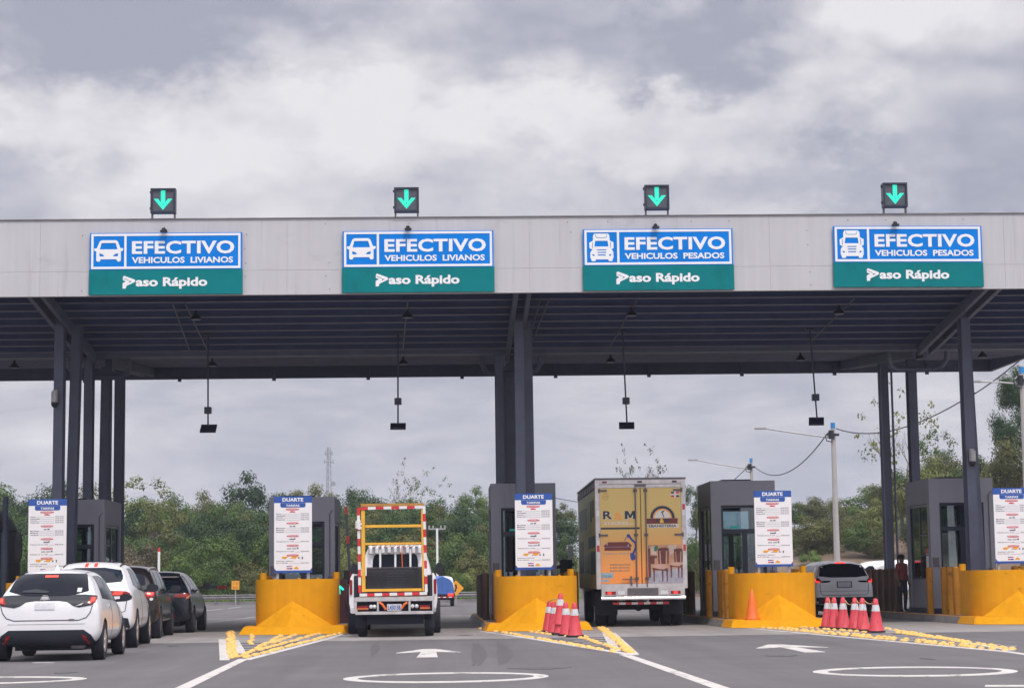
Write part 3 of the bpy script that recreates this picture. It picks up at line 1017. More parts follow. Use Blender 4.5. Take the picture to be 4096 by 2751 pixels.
def lane_sign(px, py, heavy, label, tilt=0.):
    p = at(px, py, 48.13)
    t = thing('lane_sign', label, 'sign', p, 0, 'lane signs along the canopy fascia')
    t.rotation_euler = (0, tilt, 0)
    b = MB()
    b.box(-1.835, 1.835, -.02, .03, -.147, .754)
    b.build('blue_panel', M['sign_blue'], t, bevel=.004)
    b = MB()
    b.box(-1.85, 1.85, -.02, .03, -.756, -.149)
    b.build('green_panel', M['sign_green'], t, bevel=.004)
    b = MB()
    for x0, x1, z0, z1 in ((-1.80, 1.80, .68, .735), (-1.80, 1.80, -.125, -.07), (-1.80, -1.745, -.069, .679), (1.745, 1.80, -.069, .679), (-1.005, -.95, -.069, .679)):
        b.box(x0, x1, -.026, -.0201, z0, z1)
    b.build('border', M['sign_white'], t)
    Y0 = -.0235
    if heavy:
        ic = stand(outline([flip(LORRY_OUT)] + [flip(i) for i in LORRY_IN]), -1.685, -.035, .594, .68, Y0)
    else:
        ic = stand(outline([flip(CAR_OUT)] + [flip(i) for i in CAR_IN]), -1.735, .055, .71, .523, Y0)
    merge([ic], 'pictogram', M['sign_white'], t)
    a = stand(text('EFECTIVO', .032, .003, 1.05), -.82, .235, 2.47, .32, Y0)
    c = stand(text('VEHICULOS  PESADOS' if heavy else 'VEHICULOS  LIVIANOS', .030, .003), -.82, .01, 2.44, .15, Y0)
    d = stand(text('aso R\u00e1pido', .036, .003), -.72, -.621, 1.72, .285, Y0)
    e = stand(outline([flip(P_OUT)] + [flip(i) for i in P_IN], .003), -1.036, -.606, .309, .314, Y0)
    merge([a], 'title_lettering', M['sign_white'], t)
    merge([c], 'class_lettering', M['sign_white'], t)
    merge([d], 'service_lettering', M['sign_white'], t)
    merge([e], 'logo', M['sign_white'], t)
    b = MB()
    for x in (-1.2, 0, 1.2):
        b.box(x - .03, x + .03, .031, .066, -.6, .6)
    b.build('bracket', M['dark_alu'], t)


lane_sign(664, 1054.5, False, 'blue and green cash sign with car pictogram, nearest the five slim columns at left')
lane_sign(1673, 1046, False, 'blue and green cash sign with car pictogram, above the trailer with the yellow frame')
lane_sign(2633, 1038, True, 'blue and green heavy vehicle cash sign with truck pictogram, above the box truck')
lane_sign(3632, 1026, True, 'slightly tilted blue and green truck cash sign with brown specks, above the silver SUV', .006)
b = None


def lane_signal(px, py, label):
    p = at(px, py, 48.15)
    t = thing('lane_signal', label, 'signal', (p.x, p.y, ZT + .03), 0, 'green arrow lane signals on the canopy edge')
    zc = p.z - ZT - .03
    h = .302
    b = MB()
    b.box(-h, h, .0, .16, zc - h, zc + h)
    for x0, x1, z0, z1 in ((-h, h, h - .045, h), (-h, h, -h, -h + .045), (-h, -h + .045, -h + .046, h - .046), (h - .045, h, -h + .046, h - .046)):
        b.box(x0, x1, -.07, -.001, zc + z0, zc + z1)
    for z in (-.2, .2):
        b.box(-h - .03, -h - .001, .02, .08, zc + z, zc + z + .05)
    b.build('housing', M['frame'], t)
    b = MB()
    b.box(-h + .046, h - .046, -.03, -.0015, zc - h + .046, zc + h - .046)
    b.build('screen', M['screen'], t)
    b = MB()
    n = 24
    for r in range(n):
        z = zc + .235 - r * .0205
        v = r * .0205
        rows = []
        if v < .32:
            rows.append((-.053, .053))
        lo, hi = (v - .19) / .88, (v - .19) / .88
        if v >= .185:                                      # the two arms run down to the tip
            o_ = .235 - (v - .185) * .82
            i_ = o_ - .105
            if o_ > 0:
                rows += [(max(i_, .0), o_), (-o_, -max(i_, .0))]
        for x0, x1 in rows:
            x = x0
            while x < x1 - .004:
                b.box(x, min(x + .0155, x1), -.038, -.0305, z, z + .0125)
                x += .02
    b.build('arrow', M['led'], t)
    b = MB()
    for x in (-h + .03, h - .03):
        b.box(x - .02, x + .02, .03, .12, .0005, zc - h - .0005)
    b.build('bracket', M['dark_alu'], t)


lane_signal(653, 804, 'green down arrow signal above the cash sign nearest the left columns')
lane_signal(1626, 800, 'green down arrow signal above the car sign over the yellow framed trailer')
lane_signal(2627, 790, 'green down arrow signal above the truck sign over the box truck')
lane_signal(3579, 781, 'green down arrow signal above the tilted truck sign at right')


def spotlight(px, py, label):
    p = at(px, py, 48.0)
    t = thing('sign_spotlight', label, 'lamp', p, 0, 'black spotlights above the lane signs')
    b = MB()
    b.box(-.085, .085, -.06, .06, -.045, .005)
    b.box(-.05, .04, -.02, .05, .006, .06)
    b.build('lamp_head', M['black'], t, bevel=.008)
    b = MB()
    b.bar((.03, .04, .03), (.03, .198, .05), .03, .03)
    b.cyl((.0, .06, .07), (.0, .19, .07), .02, n=8)
    b.build('arm', M['black'], t)


spotlight(655, 922, 'small black spotlight over the car sign nearest the left columns')
spotlight(1632, 914, 'small black spotlight over the car sign above the yellow framed trailer')
spotlight(2623, 906, 'small black spotlight over the truck sign above the box truck')
spotlight(3582, 897, 'small black spotlight over the tilted truck sign')


def hanger(px_top, px, box_y, plate_y, pw, ph, tilt, label):
    y = 54.5
    s = FPX / y
    top = at(px_top, 1350, y)
    zr = roof_z(y) - .2
    bx, pl = at(px, box_y, y), at(px + (px - px_top) * .3, plate_y, y)
    t = thing('toll_reader', label, 'antenna', (top.x, y, zr), 0, 'toll tag antennas hanging under the canopy')
    o = Vector((top.x, y, zr))
    b = MB()
    b.cyl((0, 0, 0), pl - o + Vector((0, 0, ph / s * .4)), .022, n=8)
    b.box(-.12, .12, -.05, .05, -.06, 0)
    b.build('rod', M['frame'], t)
    q = bx - o
    b = MB()
    b.box(q.x - .088, q.x + .088, -.09, .09, q.z - .09, q.z + .09)
    for k in range(4):
        b.box(q.x - .1, q.x + .1, -.07, .07, q.z - .08 + k * .045, q.z - .06 + k * .045)
    b.build('junction_box', M['frame'], t)
    q = pl - o
    w, h = pw / s / 2, ph / s / 2
    b = MB()
    sh = tilt
    b.add([(q.x - w - sh, -.05, q.z - h), (q.x + w - sh, -.05, q.z - h), (q.x + w + sh, .3, q.z + h), (q.x - w + sh, .3, q.z + h),
           (q.x - w - sh, -.07, q.z - h + .05), (q.x + w - sh, -.07, q.z - h + .05), (q.x + w + sh, .28, q.z + h + .05), (q.x - w + sh, .28, q.z + h + .05)],
          [(0, 1, 2, 3), (7, 6, 5, 4), (0, 4, 5, 1), (1, 5, 6, 2), (2, 6, 7, 3), (3, 7, 4, 0)])
    b.build('antenna_plate', M['frame'], t)


hanger(832, 832, 1641, 1716, 63, 30, 0, 'dark tag antenna on a rod, deepest plate, over the line of queuing cars')
hanger(1592, 1592, 1605, 1707, 62, 24, 0, 'dark tag antenna on a rod above the yellow framed trailer')
hanger(2490, 2504, 1603, 1704, 62, 25, .015, 'dark tag antenna on a leaning rod above the box truck')
hanger(3240, 3262, 1589, 1687, 62, 30, .035, 'dark tag antenna on a slanting rod beside the lamp post with wires')

for px, y, lab in ((783, 51.9, 'near the left cash sign'), (1630, 51.9, 'behind the second car sign'), (2527, 51.9, 'behind the first truck sign'), (3357, 51.9, 'behind the tilted truck sign'),
                   (850, 60, 'deep under the roof at left'), (1612, 60, 'deep under the roof behind the second car sign'), (2440, 60, 'deep under the roof behind the first truck sign'), (3198, 60, 'deep under the roof behind the tilted truck sign'),
                   (3925, 59, 'under the roof right of the right columns'), (60, 60, 'under the roof left of the left columns')):
    p = at(px, 1300, y)
    z = roof_z(y) - .21
    t = thing('canopy_lamp', 'small bell shaped dark lamp ' + lab, 'lamp', (p.x, y, z), 0, 'dark lamps under the canopy roof')
    b = MB()
    b.lathe([(.03, -.001), (.03, -.07), (.15, -.20), (.155, -.23)], n=14)
    b.build('lamp_shade', M['black'], t, smooth=40)
    b = MB()
    b.cyl((0, 0, -.2305), (0, 0, -.245), .13, n=14)
    b.build('lens', M['screen'], t)


# ------------------------------------------------------------------ islands, crash barriers, bollards, tariff boards, booths
ISX = {1: -9.85, 2: -3.71, 3: 2.24, 4: 8.19, 5: 14.14}
BW = 1.01
NAMES = {1: 'far left', 2: 'second', 3: 'middle', 4: 'fourth', 5: 'far right'}
for k, X in ISX.items():
    b = MB()
    nose = [(-1.3, 48.75), (0.0, 48.05), (1.3, 48.75), (1.35, 50.2), (-1.35, 50.2)]
    top = [(-1.2, 49.05), (0.0, 48.3), (1.2, 49.05), (1.25, 50.2), (-1.25, 50.2)]
    b.cur = 0
    b.add([(X + x, y, .009) for x, y in nose] + [(X + x, y, .19) for x, y in top], [(0, 1, 6, 5), (1, 2, 7, 6), (2, 3, 8, 7), (4, 0, 5, 9), (5, 6, 7, 8, 9), (3, 4, 9, 8)])
    b.cur = 1
    b.add([(X + x, y, z) for x, y, z in ((-1.35, 50.202, .009), (1.35, 50.202, .009), (1.5, 66, .009), (-1.5, 66, .009), (-1.25, 50.202, .19), (1.25, 50.202, .19), (1.4, 66, .19), (-1.4, 66, .19))],
          [(0, 1, 5, 4), (1, 2, 6, 5), (2, 3, 7, 6), (3, 0, 4, 7), (4, 5, 6, 7)])
    o = b.build('kerb_island', [M['yellow'], M['kerb']], bevel=.02)
    tag(o, kind='structure')


def wall_pts(X, n=22):
    """plan of the curved crash wall: a U open to the back"""
    pts = [(X - BW, 51.1)]
    for i in range(n + 1):
        a = math.pi + math.pi * i / n
        pts.append((X + BW * math.copysign(abs(math.cos(a)) ** .75, math.cos(a)), 50.15 + .95 * math.sin(a) * .9))
    pts.append((X + BW, 51.1))
    return pts


def barrier(k, label):
    X = ISX[k]
    t = thing('crash_barrier', label, 'barrier', (X, 50.2, .19), 0, 'yellow crash barriers at the heads of the toll islands')
    pts = [(x - X, y - 50.2) for x, y in wall_pts(X)]
    b = MB()
    inner = [(x * .9, y * .9 + .09) for x, y in pts]
    n = len(pts)
    zt = 1.13
    b.v = [(x, y, 0) for x, y in pts] + [(x, y, zt) for x, y in pts] + [(x, y, 0) for x, y in inner] + [(x, y, zt) for x, y in inner]
    for i in range(n - 1):
        b.f += [(i, i + 1, n + i + 1, n + i), (2 * n + i + 1, 2 * n + i, 3 * n + i, 3 * n + i + 1), (n + i, n + i + 1, 3 * n + i + 1, 3 * n + i)]
    b.f += [(0, n, 3 * n, 2 * n), (n - 1, 2 * n - 1 + 2 * n, 2 * n - 1, n - 1)][:1] + [(n - 1, 3 * n - 1, 4 * n - 1, 2 * n - 1)]
    b.mi = [0] * len(b.f)
    b.build('curved_wall', M['yellow'], t, smooth=40)
    b = MB()
    f = -.90
    b.add([(-.93, f - .02, .001), (-.08, f - .86, .001), (.93, f - .02, .001), (-.04, f + .03, .62), (-.04, f + .5, .001)], [(0, 1, 3), (1, 2, 3), (2, 4, 3), (4, 0, 3), (0, 4, 2, 1)])
    b.build('nose_pyramid', M['yellow'], t)
    for s in (-1, 1):
        b = MB()
        b.cyl((s * .92, .98, 0), (s * .92, .98, 1.30), .085, n=14)
        b.build('corner_post', M['yellow'], t, smooth=40)
    b = MB()
    for x in (-.5, .1, .55):
        b.cyl((x, -.62 + abs(x) * .3, 1.131), (x, -.62 + abs(x) * .3, 1.16), .03, n=8)
    b.build('lifting_bolt', M['yellow'], t)


barrier(1, 'yellow crash barrier hidden behind the white cars, left of the slim columns')
barrier(2, 'yellow curved crash barrier left of the yellow framed trailer')
barrier(3, 'yellow curved crash barrier behind the red and white cones, left of the box truck')
barrier(4, 'yellow curved crash barrier with the single orange cone at its left side')
barrier(5, 'yellow curved crash barrier cut by the right edge of the picture')

bol = None
for k, X in ISX.items():
    for s in (-1, 1):
        for i in range(14):
            if k in (1, 2) and s == -1 and i > 5 or (k == 2 and s == 1 and i < 4):
                continue
            y = 51.75 + .62 * i
            if i > 3:
                y = 57.3 + .8 * (i - 4)
            brown = i > 3 or (k == 3 and s == -1 and i > 0)  # these posts get the brown that stands in for canopy shade
            x = X + s * (.95 if y < 53.6 else 1.19)
            side = 'left' if s < 0 else 'right'
            lab = 'yellow pipe bollard along the %s side of the %s toll island' % (side, NAMES[k])
            if bol is None:
                bol = thing('bollard', lab, 'bollard', (x, y, .19), 0, 'yellow bollards along the toll islands')
                b = MB()
                b.cyl((0, 0, 0), (0, 0, 1.2), .09, n=14)
                b.build('pipe', M['bollard'], bol, smooth=40)
                b = MB()
                b.lathe([(.091, 1.201), (.085, 1.215), (.05, 1.235), (.005, 1.24)], n=14)
                b.build('cap', M['bollard'], bol, smooth=50)
                first = bol
            else:
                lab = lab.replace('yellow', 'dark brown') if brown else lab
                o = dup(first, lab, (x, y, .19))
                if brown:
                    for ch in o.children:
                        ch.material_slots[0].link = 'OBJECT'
                        ch.material_slots[0].material = M['shaded_pipe']


def tariff_board():
    t = thing('tariff_board', '', 'sign', (0, 0, 0), 0, 'white tariff boards standing in the crash barriers')
    K = .93 / 662
    ux = lambda u: (u - 361) * K
    vz = lambda v: 3.355 - (v - 135) * K * 1.02
    b = MB()
    b.box(ux(30), ux(692), 0, .035, vz(1405), vz(247))
    b.build('panel', M['white'], t)
    b = MB()
    b.box(ux(28), ux(694), -.002, .037, vz(246.5), vz(135))
    b.build('header', M['blue'], t)
    b = MB()
    b.box(ux(28), ux(694), -.002, .037, vz(1447), vz(1405.5))
    for s in (0, 1):
        x0, x1 = (ux(30), ux(68)) if s == 0 else (ux(692), ux(654))
        b.add([(x0, -.003, vz(1405)), (x1, -.003, vz(1405)), (x0, -.003, vz(1362)), (x0, -.0002, vz(1405)), (x1, -.0002, vz(1405)), (x0, -.0002, vz(1362))], [(0, 1, 2), (3, 5, 4), (0, 3, 4, 1), (1, 4, 5, 2), (2, 5, 3, 0)])
    b.build('footer', M['blue'], t)
    b = MB()
    b.prism([(ux(u), vz(v)) for u, v in ((140, 250), (580, 250), (580, 305), (562, 325), (158, 325), (140, 305))], -.006, -.0003)
    b.build('subtitle_tab', M['blue'], t)
    b = MB()
    for u0, u1, v in ((237, 468, 342), (248, 460, 580), (250, 460, 800), (252, 458, 962), (252, 458, 1128)):
        b.prism(rnd_corner([(ux(u0), vz(v)), (ux(u1), vz(v)), (ux(u1), vz(v + 33)), (ux(u0), vz(v + 33))]), -.005, -.0003)
    b.prism([(ux(u), vz(v)) for u, v in ((302, 410), (310, 392), (345, 386), (372, 390), (402, 402), (402, 412))], -.004, -.0003)
    b.build('category_tags', M['red'], t)
    tx = [stand(text('DUARTE', .035, .001), ux(175), vz(225), 367 * K, 65 * K, -.004), stand(text('TARIFAS', .03, .001), ux(238), vz(312), 237 * K, 38 * K, -.008)]
    for i, (u0, u1, v) in enumerate(((262, 445, 366), (268, 440, 604), (270, 440, 824), (272, 438, 986), (272, 438, 1152))):
        tx.append(stand(text('CATEGORIA %d' % (i + 1), .02, .001), ux(u0), vz(v), (u1 - u0) * K, 18 * K, -.0065))
    merge(tx, 'heading_letters', M['sign_white'], t)
    tx = []
    rows = [(437, 'Carros', 155), (470, 'Camionetas', 228), (503, 'Jeepetas', 185), (537, 'Furgonetas', 222), (680, 'Microbuses', 220), (713, 'Minibuses', 205), (747, 'Autobuses', 210), (913, 'Veh\u00edculos de 2 y 3 ejes', 380), (1082, 'Veh\u00edculos de 4 y 5 ejes', 380), (1280, 'de 6 o m\u00e1s ejes', 275)]
    for v, s, u1 in rows:
        tx.append(stand(text(s, .012, .001), ux(65), vz(v + 9), (u1 - 65) * K, 22 * K, -.002))
        tx.append(stand(text('RD$100.00', .012, .001), ux(497), vz(v + 8), 145 * K, 19 * K, -.002))
        tx.append(stand(outline([[(0, 0), (1, 0), (1, 1), (0, 1)]], .001), ux(u1 + 15), vz(v + 9), (480 - u1 - 15) * K, 2.5 * K, -.002))
    tx.append(stand(text('Camiones y veh\u00edculos', .012, .001), ux(65), vz(1256), 300 * K, 22 * K, -.002))
    merge(tx, 'tariff_lines', M['ink'], t)
    b = MB()
    for u0, u1, v0, v1 in ((300, 345, 645, 660), (360, 400, 640, 660), (298, 380, 862, 880), (380, 402, 852, 876), (258, 330, 1026, 1038), (345, 420, 1026, 1038), (432, 456, 1010, 1040), (320, 332, 1190, 1206), (450, 475, 1182, 1204), (515, 535, 1172, 1212)):
        b.box(ux(u0), ux(u1), -.004, -.0003, vz(v1), vz(v0))
    b.build('vehicle_icons', M['ink'], t)
    b = MB()
    for u in (170, 340):
        b.prism([(ux(u + a), vz(c)) for a, c in ((0, 1165), (130, 1163), (80, 1185), (70, 1205), (0, 1200))], -.0055, -.0003)
    b.prism([(ux(a), vz(c)) for a, c in ((378, 1362), (418, 1335), (460, 1362), (460, 1380), (378, 1380))], -.0055, -.0003)
    b.build('yellow_marks', M['diamond'], t)
    b = MB()
    for u0, u1, v0, v1 in ((248, 300, 1328, 1343), (300, 350, 1362, 1384)):
        b.box(ux(u0), ux(u1), -.004, -.0003, vz(v1), vz(v0))
    b.build('blue_emblem', M['blue'], t)
    b = MB()
    for u0, u1, v0, v1 in ((302, 346, 1328, 1343), (250, 296, 1362, 1382)):
        b.box(ux(u0), ux(u1), -.004, -.0003, vz(v1), vz(v0))
    b.build('red_emblem', M['red'], t)
    for u in (90, 628):
        b = MB()
        b.box(ux(u) - .03, ux(u) + .03, .038, .09, .19, 3.1)
        b.build('post', M['post'], t)
    return t


bd = tariff_board()
BL = {1: 'white tariff board behind the white cars, in front of the left columns', 2: 'white tariff board left of the yellow framed trailer', 3: 'white tariff board beside the box truck, over the cones',
      4: 'white tariff board between the box truck and the silver SUV', 5: 'white tariff board cut off by the right edge of the picture'}
for k, (px, py) in {1: (189, 2150), 2: (1172, 2140), 3: (2136, 2131), 4: (3094, 2120), 5: (4052, 2113)}.items():
    p = at(px, py, 49.75)
    if k == 1:
        bd.location = (p.x, p.y, 0)
        bd['label'] = BL[1]
    else:
        dup(bd, BL[k], (p.x, p.y, 0))


def booth(k, zt, label):
    X = ISX[k] - .15
    t = thing('toll_booth', label, 'booth', (X, 54.0, .19), 0, 'grey toll booths on the islands')
    w, d = .875, 2.8
    zt -= .19
    b = MB()
    zo = zt - .66                                      # top of the openings
    for x0, x1 in ((-w, -w + .27), (w - .27, w)):
        b.box(x0, x1, 0, .30, 0, zo)
        b.box(x0, x1, d - .30, d, 0, zo)
    b.box(-w + .271, w - .271, .05, .2, 0, .92)
    b.box(-w + .271, w - .271, d - .2, d - .05, 0, .92)
    for x0, x1 in ((-w + .02, -w + .12), (w - .12, w - .02)):
        b.box(x0, x1, .301, d - .301, 0, .92)
    b.box(-w, w, 0, .14, zo + .001, zt)
    b.box(-w, w, d - .14, d, zo + .001, zt)
    b.box(-w, -w + .14, .141, d - .141, zo + .001, zt)
    b.box(w - .14, w, .141, d - .141, zo + .001, zt)
    b.build('wall', M['booth'], t)
    b = MB()
    b.box(-w + .141, w - .141, .141, d - .141, zo + .2, zo + .3)
    r = b.build('roof', M['booth'], t)
    b = MB()
    b.box(-.5, .3, .5, 1.6, zt - .25, zt + .06)
    b.build('air_conditioner', M['black'], t)
    b = MB()
    b.box(-w - .012, w + .012, -.012, -.0005, .0, .14)
    b.box(-w - .012, -w - .0005, .0, d, .0, .14)
    b.box(w + .0005, w + .012, .0, d, .0, .14)
    b.build('plinth', M['frame'], t)
    b = MB()
    b.box(-w + .04, -w + .2, -.03, -.0005, 1.25, 1.5)
    b.box(w - .19, w - .07, -.05, -.0005, .95, 1.2)
    b.tube([(w - .13, -.02, 1.2), (w - .13, -.02, zo + .2), (w - .05, -.02, zo + .3)], .012, 6)
    b.build('intercom', M['dark_alu'], t)
    # glazing: front and back with a transom light, sides with a mullion
    for y, nm in ((.1, 'window'), (d - .1, 'window')):
        x0, x1 = -w + .272, w - .272
        b = MB()
        z0, z1 = .922, zo - .002
        zt_ = z0 + (z1 - z0) * .66
        b.box(x0, x1, y - .03, y + .03, z1 - .07, z1)
        b.box(x0, x1, y - .03, y + .03, z0, z0 + .05)
        b.box(x0, x1, y - .03, y + .03, zt_ - .06, zt_ + .06)
        for xx in (x0, x1 - .06):
            b.box(xx, xx + .06, y - .03, y + .03, z0 + .051, zt_ - .061)
            b.box(xx, xx + .06, y - .03, y + .03, zt_ + .061, z1 - .071)
        b.box(-.04, .1, y - .03, y + .03, z0 + .051, zt_ - .061)
        f = b.build(nm, M['frame'], t)
        b = MB()
        b.box(x0 + .02, x1 - .02, y - .004, y + .004, z0 + .02, z1 - .03)
        b.build('pane', M['pane'], f)
    for s in (-1, 1):
        x = s * (w - .07)
        b = MB()
        z0, z1 = .922, zo - .002
        y0, y1 = .302, d - .302
        b.box(x - .03, x + .03, y0, y1, z1 - .07, z1)
        b.box(x - .03, x + .03, y0, y1, z0, z0 + .05)
        for yy in (y0, (y0 + y1) / 2 - .03, y1 - .06):
            b.box(x - .029, x + .029, yy, yy + .06, z0 + .051, z1 - .071)
        for zz in (1.55, 2.1):
            b.box(x - .02, x + .02, y0 + .061, (y0 + y1) / 2 - .031, zz, zz + .04)
        f = b.build('window', M['frame'], t)
        b = MB()
        b.box(x - .004, x + .004, y0 + .01, y1 - .01, z0 + .02, z1 - .03)
        b.build('pane', M['pane'], f)
    b = MB()
    b.box(-.5, .5, .5, 1.0, .86, .9)
    b.box(-.45, -.15, .55, .8, .901, 1.25)
    b.box(.0, .25, .6, .8, .901, 1.15)
    b.build('counter', M['frame'], t)
    if k == 5:
        b = MB()
        b.box(-w + .052, -w + .0545, .5, .8, 1.1, 1.75)
        b.cur = 1
        b.box(-w + .050, -w + .0519, .5, .8, 1.6, 1.75)
        b.build('poster', [M['white'], M['red']], t)
    if k in (3, 4):
        b = MB()
        b.box(-.38, -.1, .04, .068, zo - .62, zo - .56)
        b.build('led_strip', M['led_dim'], t)
    return t


booth(1, 3.52, 'grey toll booth behind the left columns and the white cars')
booth(2, 3.52, 'grey toll booth left of the yellow framed trailer')
booth(3, 3.82, 'grey toll booth at the foot of the middle columns')
booth(4, 3.82, 'glazed grey toll booth between the box truck and the silver SUV')
booth(5, 3.82, 'grey toll booth at the foot of the right columns')


# studs: rows of yellow domes on the chevron areas
sb = MB()
sb.lathe([(.062, 0), (.059, .016), (.045, .032), (.023, .041), (.003, .044)], n=10)
stud0 = sb.build('road_stud', M['stud'], smooth=60)
STUDS = []


def studs(rows, lab, group):
    for a, c, n, jit in rows:
        n = int(n * 1.75)
        p, q = Vector(gl(*a)), Vector(gl(*c))
        for i in range(n):
            t = i / max(1, n - 1)
            x = p.lerp(q, t)
            if RND.random() < .94:                       # a few are missing
                STUDS.append((x.x + RND.uniform(-.035, .035) * jit, x.y + RND.uniform(-.06, .06) * jit, RND.uniform(.9, 1.12), lab, group))


def lay_studs():
    """the 300 nearest one by one, the far rest as one mass"""
    STUDS.sort(key=lambda q: q[1])
    rest = MB()
    for i, (x, y, k, lab, group) in enumerate(STUDS):
        if i < 300:
            o = stud0 if i == 0 else stud0.copy()
            if i:
                COL.objects.link(o)
            o.location = (x, y, .003)
            o.rotation_euler = (0, 0, RND.uniform(0, 6))
            o.scale = (k, k, k * RND.uniform(.8, 1.05))
            tag(o, lab, 'road stud', group)
        else:
            rest.lathe([(.062 * k, .003), (.059 * k, .019), (.045 * k, .035), (.023 * k, .044), (.003, .047)], (x, y, 0), n=8)
    if rest.v:
        tag(rest.build('road_studs', M['stud'], smooth=60), 'farther rows of yellow dome studs ahead of the toll islands', 'road studs', None, 'stuff')


studs([((915, 2528), (922, 2632), 15, 1), ((929, 2527), (940, 2628), 14, 1), ((1009, 2529), (1004, 2576), 7, 1), ((1080, 2531), (1080, 2536), 2, 1), ((1148, 2530), (972, 2624), 17, 1), ((1218, 2527), (1092, 2572), 10, 1), ((1310, 2525), (1035, 2601), 16, 1), ((1405, 2521), (985, 2630), 24, 1)],
      'yellow dome stud on the chevron ahead of the second toll island', 'road studs left of the yellow framed trailer')
studs([((2400, 2511), (2518, 2611), 19, 1), ((2413, 2509), (2531, 2611), 19, 1), ((1920, 2514), (2474, 2610), 30, 1), ((2085, 2513), (2347, 2556), 15, 1), ((2347, 2556), (2470, 2598), 8, 1), ((2010, 2512), (2200, 2538), 10, 1), ((2290, 2530), (2345, 2548), 4, 1)],
      'yellow dome stud on the chevron around the cones by the box truck', 'road studs left of the box truck')
studs([((2912, 2497), (4035, 2603), 40, 1.5), ((2960, 2496), (3900, 2582), 26, 1.5), ((3545, 2515), (4040, 2597), 24, 1), ((3060, 2499), (3470, 2529), 13, 1.5), ((3600, 2532), (3860, 2570), 9, 1)],
      'yellow dome stud on the long chevron by the row of six cones', 'road studs ahead of the fourth toll island')
studs([((3880, 2485), (4110, 2492), 8, 1)], 'yellow dome stud ahead of the crash barrier at the right edge', 'road studs at the right edge')
lay_studs()
# ------------------------------------------------------------------ cones
def make_cone(h=.72, label='', group=None, banded=True):
    t = thing('traffic_cone', label, 'traffic cone', (0, 0, 0), 0, group)
    r0, r1 = .155, .045
    rr = lambda f: r0 + (r1 - r0) * f
    zz = lambda f: .035 + (h - .035) * f
    b = MB()
    if banded:
        b.lathe([(rr(0) + .012, zz(0) + .0005), (rr(.02), zz(.03)), (rr(.60), zz(.60))], n=18)
        b.lathe([(rr(.80), zz(.80)), (rr(.96), zz(.96)), (rr(1) * .8, zz(.985)), (.02, zz(1))], n=18)
        b.build('body', M['cone'], t, smooth=50)
        b = MB()
        b.lathe([(rr(.601) + .003, zz(.601)), (rr(.799) + .003, zz(.799))], n=18)
        b.build('band', M['cone_white'], t, smooth=50)
    else:
        b.lathe([(rr(0) + .01, zz(0) + .0005), (rr(.02), zz(.03)), (rr(.5), zz(.5)), (.03, zz(.97)), (.012, zz(1))], n=18)
        b.build('body', M['orange'], t, smooth=50)
    b = MB()
    b.prism(rnd_corner([(-.19, -.19), (.19, -.19), (.19, .19), (-.19, .19)], 2), 0.002, .035, lambda a, c, z: (a, c, z))
    b.build('base', M['black'] if banded else M['orange'], t)
    return t


ga, gc = 'red and white cones left of the box truck', 'red and white cones ahead of the silver SUV'
cone0 = make_cone(.72, 'red and white cone at the back left of the tight group by the box truck', ga)
CP = [(2196, 2528, 'red and white cone at the back left of the tight group by the box truck', ga, .02), (2217, 2534, 'red and white cone squeezed in second from the left by the box truck', ga, 0),
      (2242, 2538, 'red and white cone carrying another cone on its tip, by the box truck', ga, .02), (2268, 2542, 'red and white cone just behind the nearest cone of the group by the box truck', ga, -.03), (2300, 2547, 'nearest and lowest red and white cone of the group by the box truck', ga, -.02),
      (3310, 2513, 'leftmost of the six red and white cones ahead of the silver SUV', gc, .05), (3337, 2515, 'red and white cone second from the left ahead of the silver SUV', gc, .03), (3375, 2516, 'red and white cone just left of the gap in the row of six', gc, 0),
      (3421, 2519, 'red and white cone right of the gap in the row of six', gc, .02), (3453, 2523, 'red and white cone second from the right in the row of six', gc, 0), (3506, 2530, 'rightmost and nearest of the six red and white cones ahead of the silver SUV', gc, 0)]
CL = []
for i, (px, py, lab, g, lean) in enumerate(CP):
    p = G(px, py)
    c = cone0 if i == 0 else dup(cone0, lab, group=g)
    c.location = (p.x, p.y, .012)
    c.rotation_euler = (0, lean, RND.uniform(0, 1.5))
    CL.append(p)
c = dup(cone0, 'red and white cone stacked on top of another cone by the box truck', (CL[2].x, CL[2].y + .003, .012 + .19), group=ga)
for ch in list(c.children):                                   # its foot is down over the lower cone
    if ch.name.startswith('base'):
        bpy.data.objects.remove(ch)
oc = make_cone(.74, 'plain orange cone on the island at the left foot of the fourth crash barrier', None, False)
oc.location = (7.45, 49.0, .192)


def rope(label, pts):
    b = MB()
    b.tube(pts, .011, 6)
    tag(b.build('rope', M['rope'], smooth=60), label, 'rope', 'straw ropes tied between the cones')


def sag(a, c, s, n=9):
    a, c = Vector(a), Vector(c)
    return [a.lerp(c, i / n) - Vector((0, 0, s * 4 * (i / n) * (1 - i / n))) for i in range(n + 1)]


for i, s, lab in ((7, .09, 'straw rope sagging across the gap in the row of six cones'), (8, .05, 'straw rope between the fourth and fifth cone of the row of six'), (9, .05, 'straw rope from the fifth to the rightmost cone of the row of six'), (5, .2, 'straw rope hanging between the two leftmost cones of the row of six')):
    rope(lab, sag((CL[i].x + .05, CL[i].y - .05, .66), (CL[i + 1].x - .03, CL[i + 1].y - .06, .66), s))
rope('straw rope looped over the cones by the box truck', sag((CL[0].x, CL[0].y - .06, .70), (CL[2].x, CL[2].y - .08, .75), -.05))


